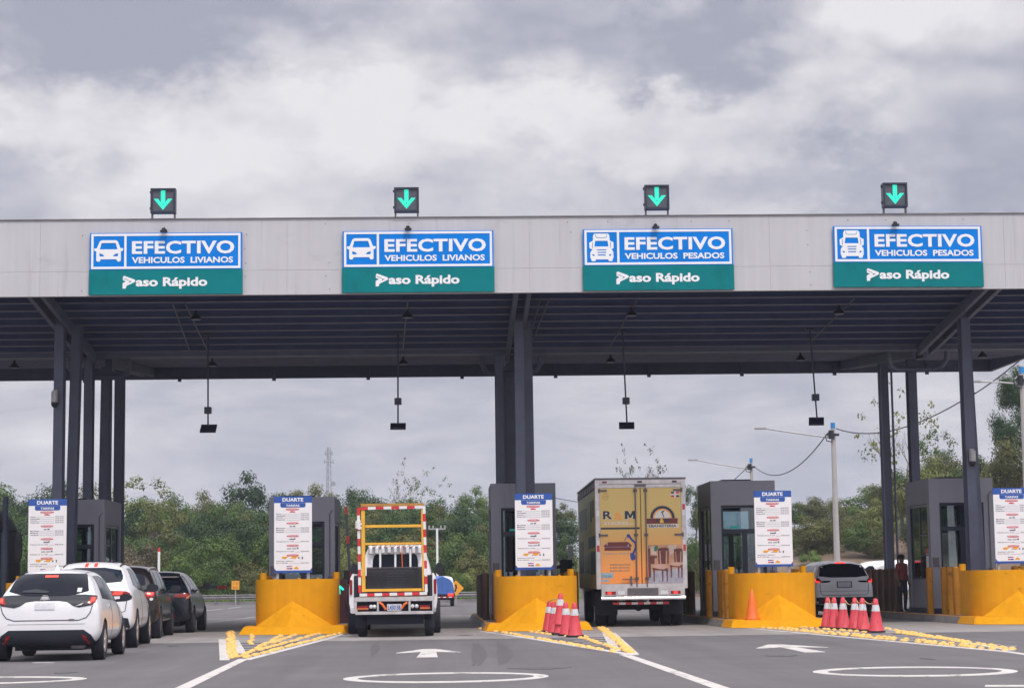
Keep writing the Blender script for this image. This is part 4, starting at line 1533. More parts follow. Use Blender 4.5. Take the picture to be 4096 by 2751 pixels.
# ------------------------------------------------------------------ cars
def clip_cell(poly, x0, x1, y0, y1):
    def cut(pts, f, ip):
        out = []
        for i in range(len(pts)):
            a, c = pts[i], pts[(i + 1) % len(pts)]
            fa, fc = f(a), f(c)
            if fa >= 0:
                out.append(a)
            if fa * fc < 0:
                t = fa / (fa - fc)
                out.append((a[0] + (c[0] - a[0]) * t, a[1] + (c[1] - a[1]) * t))
        return out
    for f in (lambda p: p[0] - x0, lambda p: x1 - p[0], lambda p: p[1] - y0, lambda p: y1 - p[1]):
        poly = cut(poly, f, None)
        if len(poly) < 3:
            return []
    return poly


class Car:
    """a lofted body; glass, lamps and trim are thin shells fitted to its surface"""

    def __init__(self, name, label, loc, rz, L, hw, H, zb, belt, glass, paint, roof_w=.60, hood=.95, wb=None, wr=.31, rear_ax=.75, group='cars queuing in the left lane', tail=.74):
        self.root = thing(name, label, 'car', loc, rz, group)
        (g0, z0), (g1, z1) = glass
        hb = belt
        rings = [(0.0, .80, .86, .82, .70, zb + .16, zb + .3, z0 * .80, z0 * .88),
                 (.05, .90, .95, .93, .80, zb + .04, zb + .28, z0 * .86, z0 * .97),
                 (g0, .94, .985, .95, .80, zb, .56, hb, z0),
                 ((g0 * .55 + g1 * .45), .95, 1.0, .955, .74, zb, .56, hb, z0 + (z1 - z0) * .52),
                 (g1, .95, 1.0, .955, roof_w + .06, zb, .56, hb, z1),
                 (g1 + .35, .95, 1.0, .955, roof_w + .04, zb, .56, hb, H - .012),
                 (L * .48, .95, 1.0, .955, roof_w + .05, zb, .56, hb - .02, H),
                 (L * .60, .95, 1.0, .955, roof_w + .05, zb, .56, hb - .04, H - .05),
                 (L * .73, .95, 1.0, .94, .70, zb, .56, hb - .06, hood + .08),
                 (L * .88, .93, .97, .90, .66, zb, .54, hood - .12, hood - .03),
                 (L - .08, .88, .90, .82, .60, zb + .03, .5, hood - .22, hood - .16),
                 (L, .74, .78, .70, .5, zb + .16, .48, .62, .66)]
        V, Fc = [], []
        for (y, wb_, wm, wbe, wr_, zb_, zm, zbe, zr) in rings:
            half = [(0, zb_), (wb_ * hw * .75, zb_), (wb_ * hw, zb_ + .07), (wm * hw, zm), (wbe * hw, zbe), ((wbe * .46 + wr_ * .54) * hw, zbe + (zr - zbe) * .58), (wr_ * hw, zr - .045 * min(1, (zr - zbe) * 2)), (wr_ * .55 * hw, zr + .0), (0, zr + .012)]
            loop = half + [(-x, z) for x, z in half[-2:0:-1]]
            V += [(x, y, z) for x, z in loop]
        n = 16
        for k in range(len(rings) - 1):
            for i in range(n):
                Fc.append((k * n + i, k * n + (i + 1) % n, (k + 1) * n + (i + 1) % n, (k + 1) * n + i))
        Fc += [tuple(range(n))[::-1], tuple((len(rings) - 1) * n + i for i in range(n))]
        me = bpy.data.meshes.new('body')
        me.from_pydata(V, [], Fc)
        bm = bmesh.new()
        bm.from_mesh(me)
        bmesh.ops.recalc_face_normals(bm, faces=bm.faces)
        bm.to_mesh(me)
        bm.free()
        me.materials.append(paint)
        o = bpy.data.objects.new('tmp', me)
        COL.objects.link(o)
        o.modifiers.new('s', 'SUBSURF').levels = 3
        self.axles = (rear_ax, rear_ax + (wb or L * .645))
        cb = MB()
        for ya in self.axles:
            for s in (-1, 1):
                cb.cyl((s * (hw - .27), ya, wr), (s * (hw + .3), ya, wr), wr + .055, n=28)
        cut = cb.build('cut', M['under'])
        bpy.context.view_layer.update()
        dg = bpy.context.evaluated_depsgraph_get()
        solid = bpy.data.meshes.new_from_object(o.evaluated_get(dg))
        bm = bmesh.new()
        bm.from_mesh(solid)
        self.bvh = BVHTree.FromBMesh(bm)
        bm.free()
        md = o.modifiers.new('b', 'BOOLEAN')
        md.object = cut
        md.operation = 'DIFFERENCE'
        md.solver = 'EXACT'
        md.material_mode = 'TRANSFER'
        bpy.context.view_layer.update()
        dg = bpy.context.evaluated_depsgraph_get()
        body = bpy.data.meshes.new_from_object(o.evaluated_get(dg))
        bpy.data.objects.remove(o)
        bpy.data.objects.remove(cut)
        bpy.data.meshes.remove(solid)
        body.shade_smooth()
        body.set_sharp_from_angle(angle=R(40))
        link('body', body, self.root)
        self.hw, self.L, self.wr = hw, L, wr

    def patch(self, name, poly, m, side='back', off=.006, cell=.07, parent=None):
        xs, ys = [p[0] for p in poly], [p[1] for p in poly]
        b = MB()
        idx = {}
        cx, cy = sum(xs) / len(xs), sum(ys) / len(ys)
        SID = {'back': lambda a, c: ((a, -3, c), (0, 1, 0)), 'right': lambda a, c: ((4, a, c), (-1, 0, 0)), 'left': lambda a, c: ((-4, a, c), (1, 0, 0)), 'top': lambda a, c: ((a, c, 5), (0, 0, -1))}[side]
        low = {}

        def vert(p):
            k = (round(p[0], 4), round(p[1], 4))
            if k in idx:
                return idx[k]
            q = p
            for _ in range(30):
                o_, d_ = SID(*q)
                h = self.bvh.ray_cast(Vector(o_), Vector(d_))
                if h[0] is not None:
                    break
                q = (q[0] + (cx - q[0]) * .04, q[1] + (cy - q[1]) * .04)
            if h[0] is None:
                h = (Vector(o_) + Vector(d_) * 3, -Vector(d_))
            idx[k] = len(b.v)
            b.v.append(tuple(h[0] + h[1] * off))
            low[idx[k]] = tuple(h[0] - h[1] * .01)
            return idx[k]
        x = min(xs)
        i0, i1 = int(math.floor(min(xs) / cell)), int(math.ceil(max(xs) / cell))
        j0, j1 = int(math.floor(min(ys) / cell)), int(math.ceil(max(ys) / cell))
        for i in range(i0, i1):
            for j in range(j0, j1):
                c = clip_cell(poly, i * cell, (i + 1) * cell, j * cell, (j + 1) * cell)
                if len(c) >= 3:
                    f = []
                    for p in c:
                        v = vert(p)
                        if v not in f:
                            f.append(v)
                    if len(f) >= 3:
                        b.f.append(tuple(f))
                        b.mi.append(0)
        cnt = {}
        for f in b.f:
            for a, c in zip(f, f[1:] + f[:1]):
                cnt[tuple(sorted((a, c)))] = cnt.get(tuple(sorted((a, c))), 0) + 1
        lowi = {}
        for (a, c), k in list(cnt.items()):
            if k == 1:
                for q in (a, c):
                    if q not in lowi:
                        lowi[q] = len(b.v)
                        b.v.append(low[q])
                b.f.append((a, c, lowi[c], lowi[a]))
                b.mi.append(0)
        return b.build(name, m, parent or self.root, smooth=50)

    def seam(self, name, pts, w=.012, side='back', off=.004, m=None):
        P = [Vector(q) for q in pts]
        out = []
        for sgn in (1, -1):
            seq = P if sgn == 1 else P[::-1]
            for i, q in enumerate(seq):
                d = (seq[min(i + 1, len(seq) - 1)] - seq[max(i - 1, 0)]).normalized()
                out.append((q.x - d.y * w / 2, q.y + d.x * w / 2))
        return self.patch(name, out, m or M['frame'], side, off, .05)

    def both(self, name, poly, m, off=.006, cell=.07, side='back'):
        self.patch(name, poly, m, side, off, cell)
        self.patch(name, [(-a, c) for a, c in poly], m, side, off, cell)

    def sides(self, name, poly, m, off=.006, cell=.08):
        self.patch(name, poly, m, 'right', off, cell)
        self.patch(name, poly, m, 'left', off, cell)

    def wheels(self, tw=.2, spoke=5, rim=None):
        rim = rim or M['alu']
        for ya in self.axles:
            for s in (-1, 1):
                x1 = s * (self.hw - .005)
                x0 = s * (self.hw - .005 - tw)
                w = thing('wheel', None, None, (0, 0, 0))
                w.parent = self.root
                b = MB()
                r = self.wr
                b.lathe([(r * .62, x0), (r * .94, x0), (r, x0 + s * .03), (r, x1 - s * .03), (r * .95, x1 - s * .004), (r * .64, x1 - s * .004), (r * .62, x1 - s * .03)], (0, ya, r), 'x', 28)
                b.build('tyre', M['rubber'], w, smooth=40)
                b = MB()
                b.cyl((x1 - s * .055, ya, r), (x1 - s * .045, ya, r), r * .6, n=24)
                b.cyl((x1 - s * .046, ya, r), (x1 - s * .006, ya, r), r * .16, n=12)
                for k in range(spoke):
                    a = 2 * math.pi * k / spoke + .3
                    b.bar((x1 - s * .03, ya, r), (x1 - s * .022, ya + math.cos(a) * r * .6, r + math.sin(a) * r * .6), .05, .03, (1, 0, 0))
                b.lathe([(r * .58, x1 - s * .05), (r * .63, x1 - s * .05), (r * .63, x1 - s * .012), (r * .58, x1 - s * .012)], (0, ya, r), 'x', 28)
                b.build('rim', rim, w, smooth=40)

    def mirrors(self, y, z, m, w=.2, h=.15):
        for s in (-1, 1):
            b = MB()
            c = s * (self.hw + .10)
            b.prism(rnd_corner([(c - w / 2, z - h / 2), (c + w / 2, z - h / 2 + .03), (c + w / 2, z + h / 2 - .02), (c - w / 2, z + h / 2)], 2), y, y + .12)
            b.bar((s * (self.hw - .08), y + .08, z - .05), (c, y + .08, z - .04), .08, .05)
            b.build('mirror', m, self.root, smooth=40)

    def bits(self, name, boxes, m, bevel=0):
        b = MB()
        for q in boxes:
            b.box(*q)
        return b.build(name, m, self.root, bevel=bevel)


def wheel_floor(c, hw):
    c.bits('underbody', [(-hw * .62, hw * .62, .35, c.L - .4, .17, .34)], M['under'])


# white hatchback nearest the camera
p = G(212, 2639)
C1 = Car('hatchback', 'white hatchback nearest the camera with glossy black band across its tail', (p.x, p.y - .62, 0), R(2.3), 3.95, .885, 1.50, .24, .93, ((.13, 1.02), (.66, 1.43)), M['white_paint'], .60, .96, 2.55, .315, .62)
C1.patch('rear_window', rnd_corner([(-.665, 1.045), (.665, 1.045), (.565, 1.37), (.50, 1.41), (-.50, 1.41), (-.565, 1.37)]), M['car_glass'], off=.014, cell=.04)
C1.seam('tailgate_seam', [(-.735, .89), (-.70, .78), (-.64, .70), (-.52, .66), (.52, .66), (.64, .70), (.70, .78), (.735, .89)], .014)
C1.seam('bumper_crease', [(-.62, .60), (.62, .60)], .010, off=.003, m=M['post'])
for q in (1.585, 2.62):
    for sd_ in ('right', 'left'):
        C1.seam('door_seam', [(q, .36), (q + .03, .6), (q, .95)], .010, sd_)
C1.patch('tail_trim', [(-.80, 1.045), (-.6, 1.065), (.6, 1.065), (.80, 1.045), (.74, .90), (.52, .865), (.43, .89), (.33, .955), (.2, .972), (-.2, .972), (-.33, .955), (-.43, .89), (-.52, .865), (-.74, .90)], M['black'], off=.010, cell=.05)
C1.both('tail_lamp', [(.645, .905), (.77, .94), (.775, 1.02), (.70, 1.03)], M['lamp_red'], off=.018, cell=.05)
C1.both('brake_light', [(.695, .93), (.755, .95), (.755, 1.005), (.71, 1.0)], M['lamp_lit'], off=.024, cell=.04)
C1.patch('lens', [(.46, .885), (.56, .90), (.60, .935), (.50, .90)], M['lamp_clear'], off=.018, cell=.04)
C1.patch('lower_bumper', [(-.80, .27), (-.72, .42), (-.60, .505), (.60, .505), (.72, .42), (.80, .27), (.6, .225), (-.6, .225)], M['black'], off=.018, cell=.04)
C1.both('reflector', [(.655, .30), (.70, .285), (.63, .415), (.565, .42)], M['lamp_red'], off=.028, cell=.05)
C1.patch('high_brake_light', [(-.105, 1.345), (.105, 1.345), (.105, 1.375), (-.105, 1.375)], M['lamp_lit'], off=.018, cell=.05)
C1.patch('licence_plate', [(-.19, .835), (.13, .835), (.13, .945), (-.19, .945)], M['plate'], off=.012)
C1.patch('rear_wiper', [(-.42, 1.10), (.0, 1.085), (.0, 1.115), (-.2, 1.15), (-.42, 1.125)], M['black'], off=.024)
C1.patch('sticker', [(.46, 1.10), (.53, 1.10), (.53, 1.165), (.46, 1.165)], M['plate'], off=.019, cell=.04)
C1.patch('badge', [(.36, .655), (.45, .655), (.45, .68), (.36, .68)], M['dark_alu'], off=.010, cell=.04)
b = MB()
h = C1.bvh.ray_cast(Vector((-.03, -3, 1.0)), Vector((0, 1, 0)))[0]
b.lathe([(.062, -.018), (.072, -.026), (.072, -.012)], (h.x, h.y, h.z), 'y', 20)
b.lathe([(.024, -.022), (.032, -.030), (.032, -.012)], (h.x, h.y, h.z), 'y', 14)
b.bar((h.x - .05, h.y - .022, h.z + .02), (h.x + .05, h.y - .022, h.z + .02), .012, .02)
b.build('emblem', M['chrome'], C1.root, smooth=50)
C1.sides('side_window', [(.72, 1.0), (1.55, .97), (1.55, 1.38), (1.0, 1.37)], M['car_glass'])
C1.sides('side_window', [(1.62, .97), (2.55, .95), (2.15, 1.30), (1.62, 1.375)], M['car_glass'])
C1.sides('sill', [(1.0, .24), (2.85, .24), (2.85, .31), (1.0, .31)], M['black'], off=.008)
C1.sides('door_handle', [(1.30, .86), (1.48, .86), (1.48, .89), (1.30, .89)], M['lamp_clear'], off=.02)
C1.both('roof_seam', [(.50, .75), (.512, .75), (.512, 2.0), (.50, 2.0)], M['black'], off=.003, side='top', cell=.1)
C1.mirrors(2.45, 1.0, M['black'])
b = MB()
b.lathe([(.05, 1.47), (.03, 1.515), (.012, 1.55), (.004, 1.56)], (0.02, 1.0, 0), n=10)
b.build('antenna', M['white_paint'], C1.root, smooth=60)
C1.bits('exhaust', [(.38, .62, .12, .5, .20, .27)], M['dark_alu'], .02)
wheel_floor(C1, .885)
C1.wheels()
# white coupe SUV behind it
p = G(556, 2588)
C2 = Car('coupe_suv', 'white coupe SUV with sunroof, just ahead of the nearest white hatchback', (p.x - .93, p.y - .75, 0), R(3.4), 4.55, .95, 1.70, .30, 1.05, ((.14, 1.20), (.95, 1.60)), M['white_paint'], .60, 1.05, 2.75, .36, .75)
C2.patch('rear_window', rnd_corner([(-.64, 1.26), (.64, 1.26), (.68, 1.36), (.56, 1.565), (-.56, 1.565), (-.68, 1.36)]), M['car_glass'])
C2.patch('lamp_strip', rnd_corner([(-.82, 1.01), (.82, 1.01), (.86, 1.055), (.74, 1.115), (-.74, 1.115), (-.86, 1.055)]), M['lamp_red'], off=.012)
C2.both('brake_light', [(.52, 1.035), (.70, 1.035), (.72, 1.085), (.55, 1.085)], M['lamp_lit'], off=.02, cell=.05)
C2.patch('lower_bumper', [(-.86, .34), (-.82, .58), (-.6, .62), (-.5, .5), (.5, .5), (.6, .62), (.82, .58), (.86, .34), (.6, .30), (-.6, .30)], M['black'], off=.012)
b = MB()
for s in (-1, 1):
    b.lathe([(.07, -.02), (.085, -.03), (.085, .12), (.07, .12)], (s * .68, .03, .48), 'y', 16)
b.build('tailpipe', M['chrome'], C2.root, smooth=40)
C2.patch('sunroof', [(-.46, 1.45), (.46, 1.45), (.46, 2.5), (-.46, 2.5)], M['car_glass'], side='top', off=.01, cell=.12)
C2.both('roof_rail', [(.54, 1.1), (.565, 1.1), (.565, 2.6), (.54, 2.6)], M['black'], off=.02, side='top', cell=.12)
for x in (-.09, .09):
    C2.patch('high_brake_light', [(x - .03, 1.585), (x + .03, 1.585), (x + .03, 1.645), (x - .03, 1.645)], M['lamp_lit'], off=.02, cell=.04)
C2.sides('side_window', [(.95, 1.22), (1.75, 1.12), (1.75, 1.56), (1.35, 1.55)], M['car_glass'])
C2.sides('side_window', [(1.82, 1.12), (2.95, 1.08), (2.45, 1.46), (1.82, 1.56)], M['car_glass'])
C2.mirrors(2.75, 1.15, M['black'], .24, .19)
b = MB()
b.add([(0, 1.25, 1.69), (.012, 1.45, 1.70), (-.012, 1.45, 1.70), (0, 1.45, 1.77)], [(0, 1, 3), (0, 3, 2), (1, 2, 3), (0, 2, 1)])
b.build('antenna', M['black'], C2.root)
wheel_floor(C2, .95)
C2.wheels(.23)
C2.seam('tailgate_seam', [(-.80, .98), (-.76, .72), (-.60, .66), (.60, .66), (.76, .72), (.80, .98)], .014)
for q in (1.79, 3.05):
    for sd_ in ('right', 'left'):
        C2.seam('door_seam', [(q, .42), (q + .03, .7), (q, 1.08)], .010, sd_)
# dark SUV
p = G(650, 2551)
C3 = Car('dark_suv', 'dark brown SUV with lit red tail lamp, third in the queue behind two white cars', (p.x - .92, p.y - .75, 0), R(2.0), 4.5, .92, 1.68, .30, 1.03, ((.12, 1.10), (.55, 1.58)), M['black_paint'], .64, 1.05, 2.68, .35, .75)
C3.patch('rear_window', rnd_corner([(-.62, 1.14), (.62, 1.14), (.54, 1.53), (-.54, 1.53)]), M['car_glass'])
C3.both('tail_lamp', rnd_corner([(.60, .93), (.80, .92), (.84, 1.06), (.76, 1.13), (.60, 1.08)]), M['lamp_red'], off=.016, cell=.05)
C3.both('brake_light', rnd_corner([(.66, .98), (.79, .98), (.80, 1.07), (.66, 1.06)]), M['lamp_lit'], off=.022, cell=.05)
C3.both('reversing_light', rnd_corner([(.72, .87), (.79, .87), (.80, .93), (.72, .93)]), M['lamp_clear'], off=.018, cell=.05)
C3.both('roof_rail', [(.58, .8), (.61, .8), (.61, 2.6), (.58, 2.6)], M['alu'], off=.045, side='top', cell=.12)
C3.sides('side_window', [(.75, 1.10), (1.7, 1.07), (1.7, 1.54), (1.0, 1.53)], M['car_glass'])
C3.sides('side_window', [(1.78, 1.07), (2.95, 1.05), (2.45, 1.46), (1.78, 1.54)], M['car_glass'])
C3.sides('sill', [(1.1, .31), (3.1, .31), (3.1, .42), (1.1, .42)], M['post'], off=.012)
C3.mirrors(2.85, 1.13, M['black'], .23, .17)
C3.patch('lower_bumper', [(-.8, .34), (-.74, .55), (.74, .55), (.8, .34)], M['black'], off=.01)
wheel_floor(C3, .92)
C3.wheels(.22, rim=M['dark_alu'])
# dark hatchback at the booth
p = G(782, 2528)
C4 = Car('dark_hatchback', 'dark blue black car at the head of the queue with roof spoiler and aerial', (p.x - .91, p.y - .72, 0), R(.8), 4.4, .90, 1.58, .26, 1.0, ((.10, 1.06), (.75, 1.48)), M['navy_paint'], .53, 1.0, 2.65, .33, .72)
C4.patch('rear_window', rnd_corner([(-.62, 1.09), (.62, 1.09), (.52, 1.38), (-.52, 1.38)]), M['car_glass'])
C4.patch('spoiler_band', rnd_corner([(-.50, 1.43), (.50, 1.43), (.45, 1.52), (-.45, 1.52)]), M['black'], off=.02)
C4.bits('spoiler', [(-.49, .49, .50, .74, 1.415, 1.435)], M['alu'], .006)
C4.both('tail_lamp', rnd_corner([(.45, .90), (.78, .90), (.84, .99), (.72, 1.01), (.45, .97)]), M['lamp_red'], off=.014, cell=.05)
C4.both('reversing_light', rnd_corner([(.74, .85), (.82, .88), (.83, .96), (.76, .93)]), M['amber'], off=.02, cell=.05)
C4.both('reflector', [(.3, .42), (.5, .42), (.5, .45), (.3, .45)], M['lamp_red'], off=.014)
C4.patch('licence_plate', [(-.24, .74), (.24, .74), (.24, .85), (-.24, .85)], M['plate'], off=.012)
C4.sides('side_window', [(.72, 1.05), (1.65, 1.02), (1.65, 1.46), (1.0, 1.46)], M['car_glass'])
C4.sides('side_window', [(1.72, 1.02), (2.85, 1.0), (2.35, 1.38), (1.72, 1.46)], M['car_glass'])
C4.mirrors(2.7, 1.18, M['black'], .2, .22)
b = MB()
b.tube([(.33, .78, 1.55), (.33, .72, 1.68)], .012, 6)
b.build('antenna', M['black'], C4.root)
wheel_floor(C4, .90)
C4.wheels(.21, rim=M['dark_alu'])
# silver SUV in the right lane
p = at(3374, 2300, 60.5)
C5 = Car('silver_suv', 'silver grey SUV with lit tail lamps stopped between the fourth and fifth booth', (p.x, p.y - .1, 0), R(1.2), 4.7, .935, 1.70, .34, 1.08, ((.10, 1.17), (.42, 1.60)), M['silver_paint'], .66, 1.08, 2.7, .36, .85, group='vehicles in the toll lanes')
C5.patch('rear_window', rnd_corner([(-.75, 1.19), (.75, 1.19), (.70, 1.35), (.62, 1.60), (-.62, 1.60), (-.70, 1.35)]), M['car_glass'])
C5.seam('tailgate_seam', [(-.74, 1.0), (-.72, .72), (-.66, .66), (.66, .66), (.72, .72), (.74, 1.0)], .014)
C5.seam('bumper_crease', [(-.8, .78), (.8, .78)], .012, off=.003, m=M['post'])
C5.both('tail_lamp', [(.70, 1.02), (.90, 1.04), (.88, 1.14), (.68, 1.56), (.64, 1.56), (.80, 1.2), (.70, 1.10)], M['lamp_red'], off=.016, cell=.05)
C5.both('brake_light', [(.74, 1.03), (.895, 1.05), (.88, 1.14), (.83, 1.13), (.84, 1.08), (.74, 1.07)], M['lamp_lit'], off=.024, cell=.04)
C5.both('dark_lamp_bar', rnd_corner([(.38, 1.09), (.47, 1.04), (.70, 1.03), (.70, 1.09)]), M['car_glass'], off=.012, cell=.05)
C5.patch('high_brake_light', [(-.15, 1.612), (.15, 1.612), (.15, 1.635), (-.15, 1.635)], M['lamp_lit'], off=.02, cell=.04)
C5.patch('licence_plate', [(-.2, .90), (.2, .90), (.2, 1.05), (-.2, 1.05)], M['plate'], off=.012)
C5.patch('plate_frame', [(-.23, .88), (.23, .88), (.23, 1.07), (-.23, 1.07)], M['black'], off=.008)
C5.patch('lower_bumper', [(-.84, .36), (-.86, .60), (.86, .60), (.84, .36)], M['black'], off=.012)
C5.both('reflector', [(.5, .48), (.74, .48), (.74, .51), (.5, .51)], M['lamp_red'], off=.02)
C5.sides('side_window', [(.7, 1.15), (1.75, 1.12), (1.75, 1.56), (.9, 1.56)], M['car_glass'])
C5.sides('side_window', [(1.82, 1.12), (2.95, 1.1), (2.45, 1.5), (1.82, 1.56)], M['car_glass'])
C5.mirrors(2.85, 1.18, M['silver_paint'])
wheel_floor(C5, .935)
C5.wheels(.23)


def simple_wheels(root, spots, r, w, rim=None, axle=True):
    for x, y in spots:
        wv = thing('wheel', None, None, (0, 0, 0))
        wv.parent = root
        b = MB()
        b.lathe([(r * .55, x - w / 2), (r * .93, x - w / 2), (r, x - w / 2 + .03), (r, x + w / 2 - .03), (r * .93, x + w / 2), (r * .55, x + w / 2)], (0, y, r), 'x', 24)
        b.build('tyre', M['rubber'], wv, smooth=40)
        b = MB()
        b.lathe([(r * .54, x - w / 2 + .02), (r * .2, x - w / 2 + .05), (r * .2, x + w / 2 - .05), (r * .54, x + w / 2 - .02)], (0, y, r), 'x', 20)
        b.build('rim', rim or M['dark_alu'], wv, smooth=40)


def taped(b, a, c, w, seg, d, first=0, mi=(0, 1)):
    """alternating pieces along a straight member"""
    a, c = Vector(a), Vector(c)
    n = max(1, round((c - a).length / seg))
    for i in range(n):
        b.cur = mi[(i + first) % 2]
        b.bar(a.lerp(c, i / n), a.lerp(c, (i + .999) / n), w, d, (0, 1, 0))


# ------------------------------------------------------------------ trailer with the tall yellow frame
p = G(1582, 2545)
T = thing('flatbed_trailer', 'white flatbed trailer with black mudflaps carrying the tall yellow frame', 'trailer', (p.x, p.y, 0), 0, 'vehicles in the toll lanes')
SX = FPX / (p.y - .5)
ux = lambda u: (1360 + .4146 * u - 1578) / SX
vz = lambda v: (2333 - (1950 + .4146 * v)) / SX + CAM.z
b = MB()
b.box(ux(135), ux(900), -.5, 1.9, vz(1092), vz(1052))
b.build('deck', M['trailer_white'], T, bevel=.01)
b = MB()
b.box(ux(150), ux(895), -.5, -.38, vz(1215), vz(1186))
for u0, u1 in ((138, 162), (355, 374), (657, 677), (884, 898)):
    b.box(ux(u0), ux(u1), -.499, -.40, vz(1185.5), vz(1092.5))
b.build('bumper', M['trailer_white'], T, bevel=.006)
b = MB()
b.box(ux(168), ux(880), -.37, 1.8, vz(1235), vz(1094))
b.box(ux(250), ux(800), -.2, .2, .28, .48)
b.build('chassis', M['under'], T)
for s, (u0, u1) in ((0, (165, 275)), (1, (765, 862))):
    b = MB()
    b.box(ux(u0), ux(u1), -.47, -.37, vz(1168), vz(1150))
    b.build('tail_lamp', M['amber'], T, bevel=.004)
    b = MB()
    b.box(ux(u0), ux(u1), -.475, -.37, vz(1149.5), vz(1132))
    b.build('tail_lamp', M['lamp_red'], T, bevel=.004)
for u in (300, 332, 695, 735):
    b = MB()
    b.lathe([(.045, -.47), (.038, -.485), (.01, -.495)], (ux(u), 0, vz(1140)), 'y', 14)
    b.build('reversing_light', M['lamp_clear'], T, smooth=50)
b = MB()
b.box(ux(452), ux(590), -.485, -.375, vz(1180), vz(1118))
pl = b.build('licence_plate', M['plate'], T, bevel=.004)
merge([stand(text('L450158', .02, .002), ux(462), vz(1172), ux(580) - ux(462), vz(1128) - vz(1172), -.488)], 'plate_letters', M['blue'], pl)
for a, c in (((380, 1100), (440, 1168)), ((645, 1105), (592, 1162))):
    b = MB()
    m_ = ((a[0] + c[0]) / 2, (a[1] + c[1]) / 2 - 12)
    b.tube([(ux(a[0]), -.5, vz(a[1])), (ux(m_[0]), -.52, vz(m_[1])), (ux(c[0]), -.5, vz(c[1]))], .026, 8)
    b.build('strap', M['orange'], T, smooth=60)
for u0, u1 in ((138, 240), (805, 906)):
    b = MB()
    b.box(ux(u0), ux(u1), .02, .04, vz(1345), vz(1216))
    b.build('mudflap', M['rubber'], T)
simple_wheels(T, [(ux(203), .42), (ux(852), .42)], .34, .20)
# the frame it carries
FR = thing('sign_rack', 'tall upright yellow rack edged with red and white tape, standing on the white trailer', 'rack', (p.x, p.y - .42, vz(1050) + .002), 0, None)
zb_ = vz(1050) + .002
fz = lambda v: vz(v) - zb_
b = MB()
for (u0, v0, u1, v1), w in ((((225, 215, 228, 1000)), .082), (((792, 215, 800, 1000)), .042)):
    b.bar((ux(u0), .03, fz(v0)), (ux(u1), .03, fz(v1)), w, .05, (0, 1, 0))
for v, h in ((375, .062), (543, .05), (985, .062)):
    b.box(ux(246), ux(784), .012, .05, fz(v) - h / 2, fz(v) + h / 2)
b.build('inner_frame', M['frame_yellow'], FR, bevel=.004)
b = MB()
b.box(ux(203), ux(812), .06, .13, fz(184), fz(157))
b.box(ux(218), ux(800), .06, .12, fz(556), fz(532))
b.box(ux(190), ux(835), .0, .10, 0, fz(1043))
b.build('rear_rail', M['brown_yellow'], FR, bevel=.004)
b = MB()
w = .063
taped(b, (ux(182), 0, fz(196)), (ux(192), 0, fz(1008)), w, .172, .03, 1)
taped(b, (ux(812), 0, fz(186)), (ux(828), 0, fz(1008)), w, .172, .03, 0)
taped(b, (ux(198), 0, fz(203)), (ux(798), 0, fz(196)), w, .172, .03, 1)
taped(b, (ux(190), -.02, fz(1028)), (ux(836), -.02, fz(1020)), .066, .168, .03, 0)
b.build('reflective_tape', [M['tape_white'], M['tape_red']], FR)
b = MB()
for k in range(9):
    u = 340 + k * 45
    b.tube([(ux(u), .055, fz(530)), (ux(u + 14), .045, fz(560)), (ux(u - 8), .055, fz(578))], .010, 5)
b.tube([(ux(598), .05, fz(560)), (ux(596), .045, fz(660)), (ux(600), .05, fz(770))], .010, 6)
b.build('lashing', M['orange'], FR, smooth=60)
b = MB()
for k in range(14):
    v = 320 + k * 6
    b.tube([(ux(165 + 14 * math.sin(k * 2.1)), -.04, fz(v)), (ux(205 - 8 * math.sin(k)), -.05, fz(v + 5))], .014, 5)
b.build('cord_bundle', M['tape_white'], FR)
b = MB()
b.box(ux(250), ux(797), .5, .55, fz(972), fz(775))
b.cur = 1
b.box(ux(250), ux(797), .49, .56, fz(774), fz(764))
b.cur = 2
for r in range(7):
    for c_ in range(14 if r not in (0, 6) else 38):
        u = (445 + c_ * 12.5) if r not in (0, 6) else (265 + c_ * 14)
        v = 800 + r * 25
        if r == 6 and not 430 < u < 630:
            continue
        b.box(ux(u), ux(u + 7), .494, .4995, fz(v + 6), fz(v))
b.build('tailgate_panel', [M['mesh'], M['dark_alu'], M['screen']], FR)

# ------------------------------------------------------------------ white pickup pulling it
PK = thing('pickup_truck', 'white pickup with black mirrors and ribbed cab guard ahead of the trailer', 'pickup', (-1.25, 47.3, 0), 0, 'vehicles in the toll lanes')


def loft(name, rings, m, parent, sub=2, smooth=45, crease=None):
    """closed skin through rings of equal length"""
    n = len(rings[0])
    b = MB()
    for rg in rings:
        b.v += [tuple(q) for q in rg]
    for k in range(len(rings) - 1):
        for i in range(n):
            b.f.append((k * n + i, k * n + (i + 1) % n, (k + 1) * n + (i + 1) % n, (k + 1) * n + i))
    b.f += [tuple(range(n))[::-1], tuple((len(rings) - 1) * n + i for i in range(n))]
    b.mi = [0] * len(b.f)
    o = b.build(name, m, parent, fix=True)
    if sub:
        o.modifiers.new('s', 'SUBSURF').levels = sub
        o.modifiers['s'].render_levels = sub
    o.data.shade_smooth()
    return o


def cabring(y, w0, w1, z0, zm, z1):
    h = [(w0 * .9, z0), (w0, z0 + .06), (w0, zm), ((w0 + w1) / 2 + .02, (zm + z1) / 2), (w1 + .015, z1 - .10), (w1 - .06, z1 - .015), (w1 * .4, z1)]
    return [(x, y, z) for x, z in h] + [(-x, y, z) for x, z in h[::-1]]


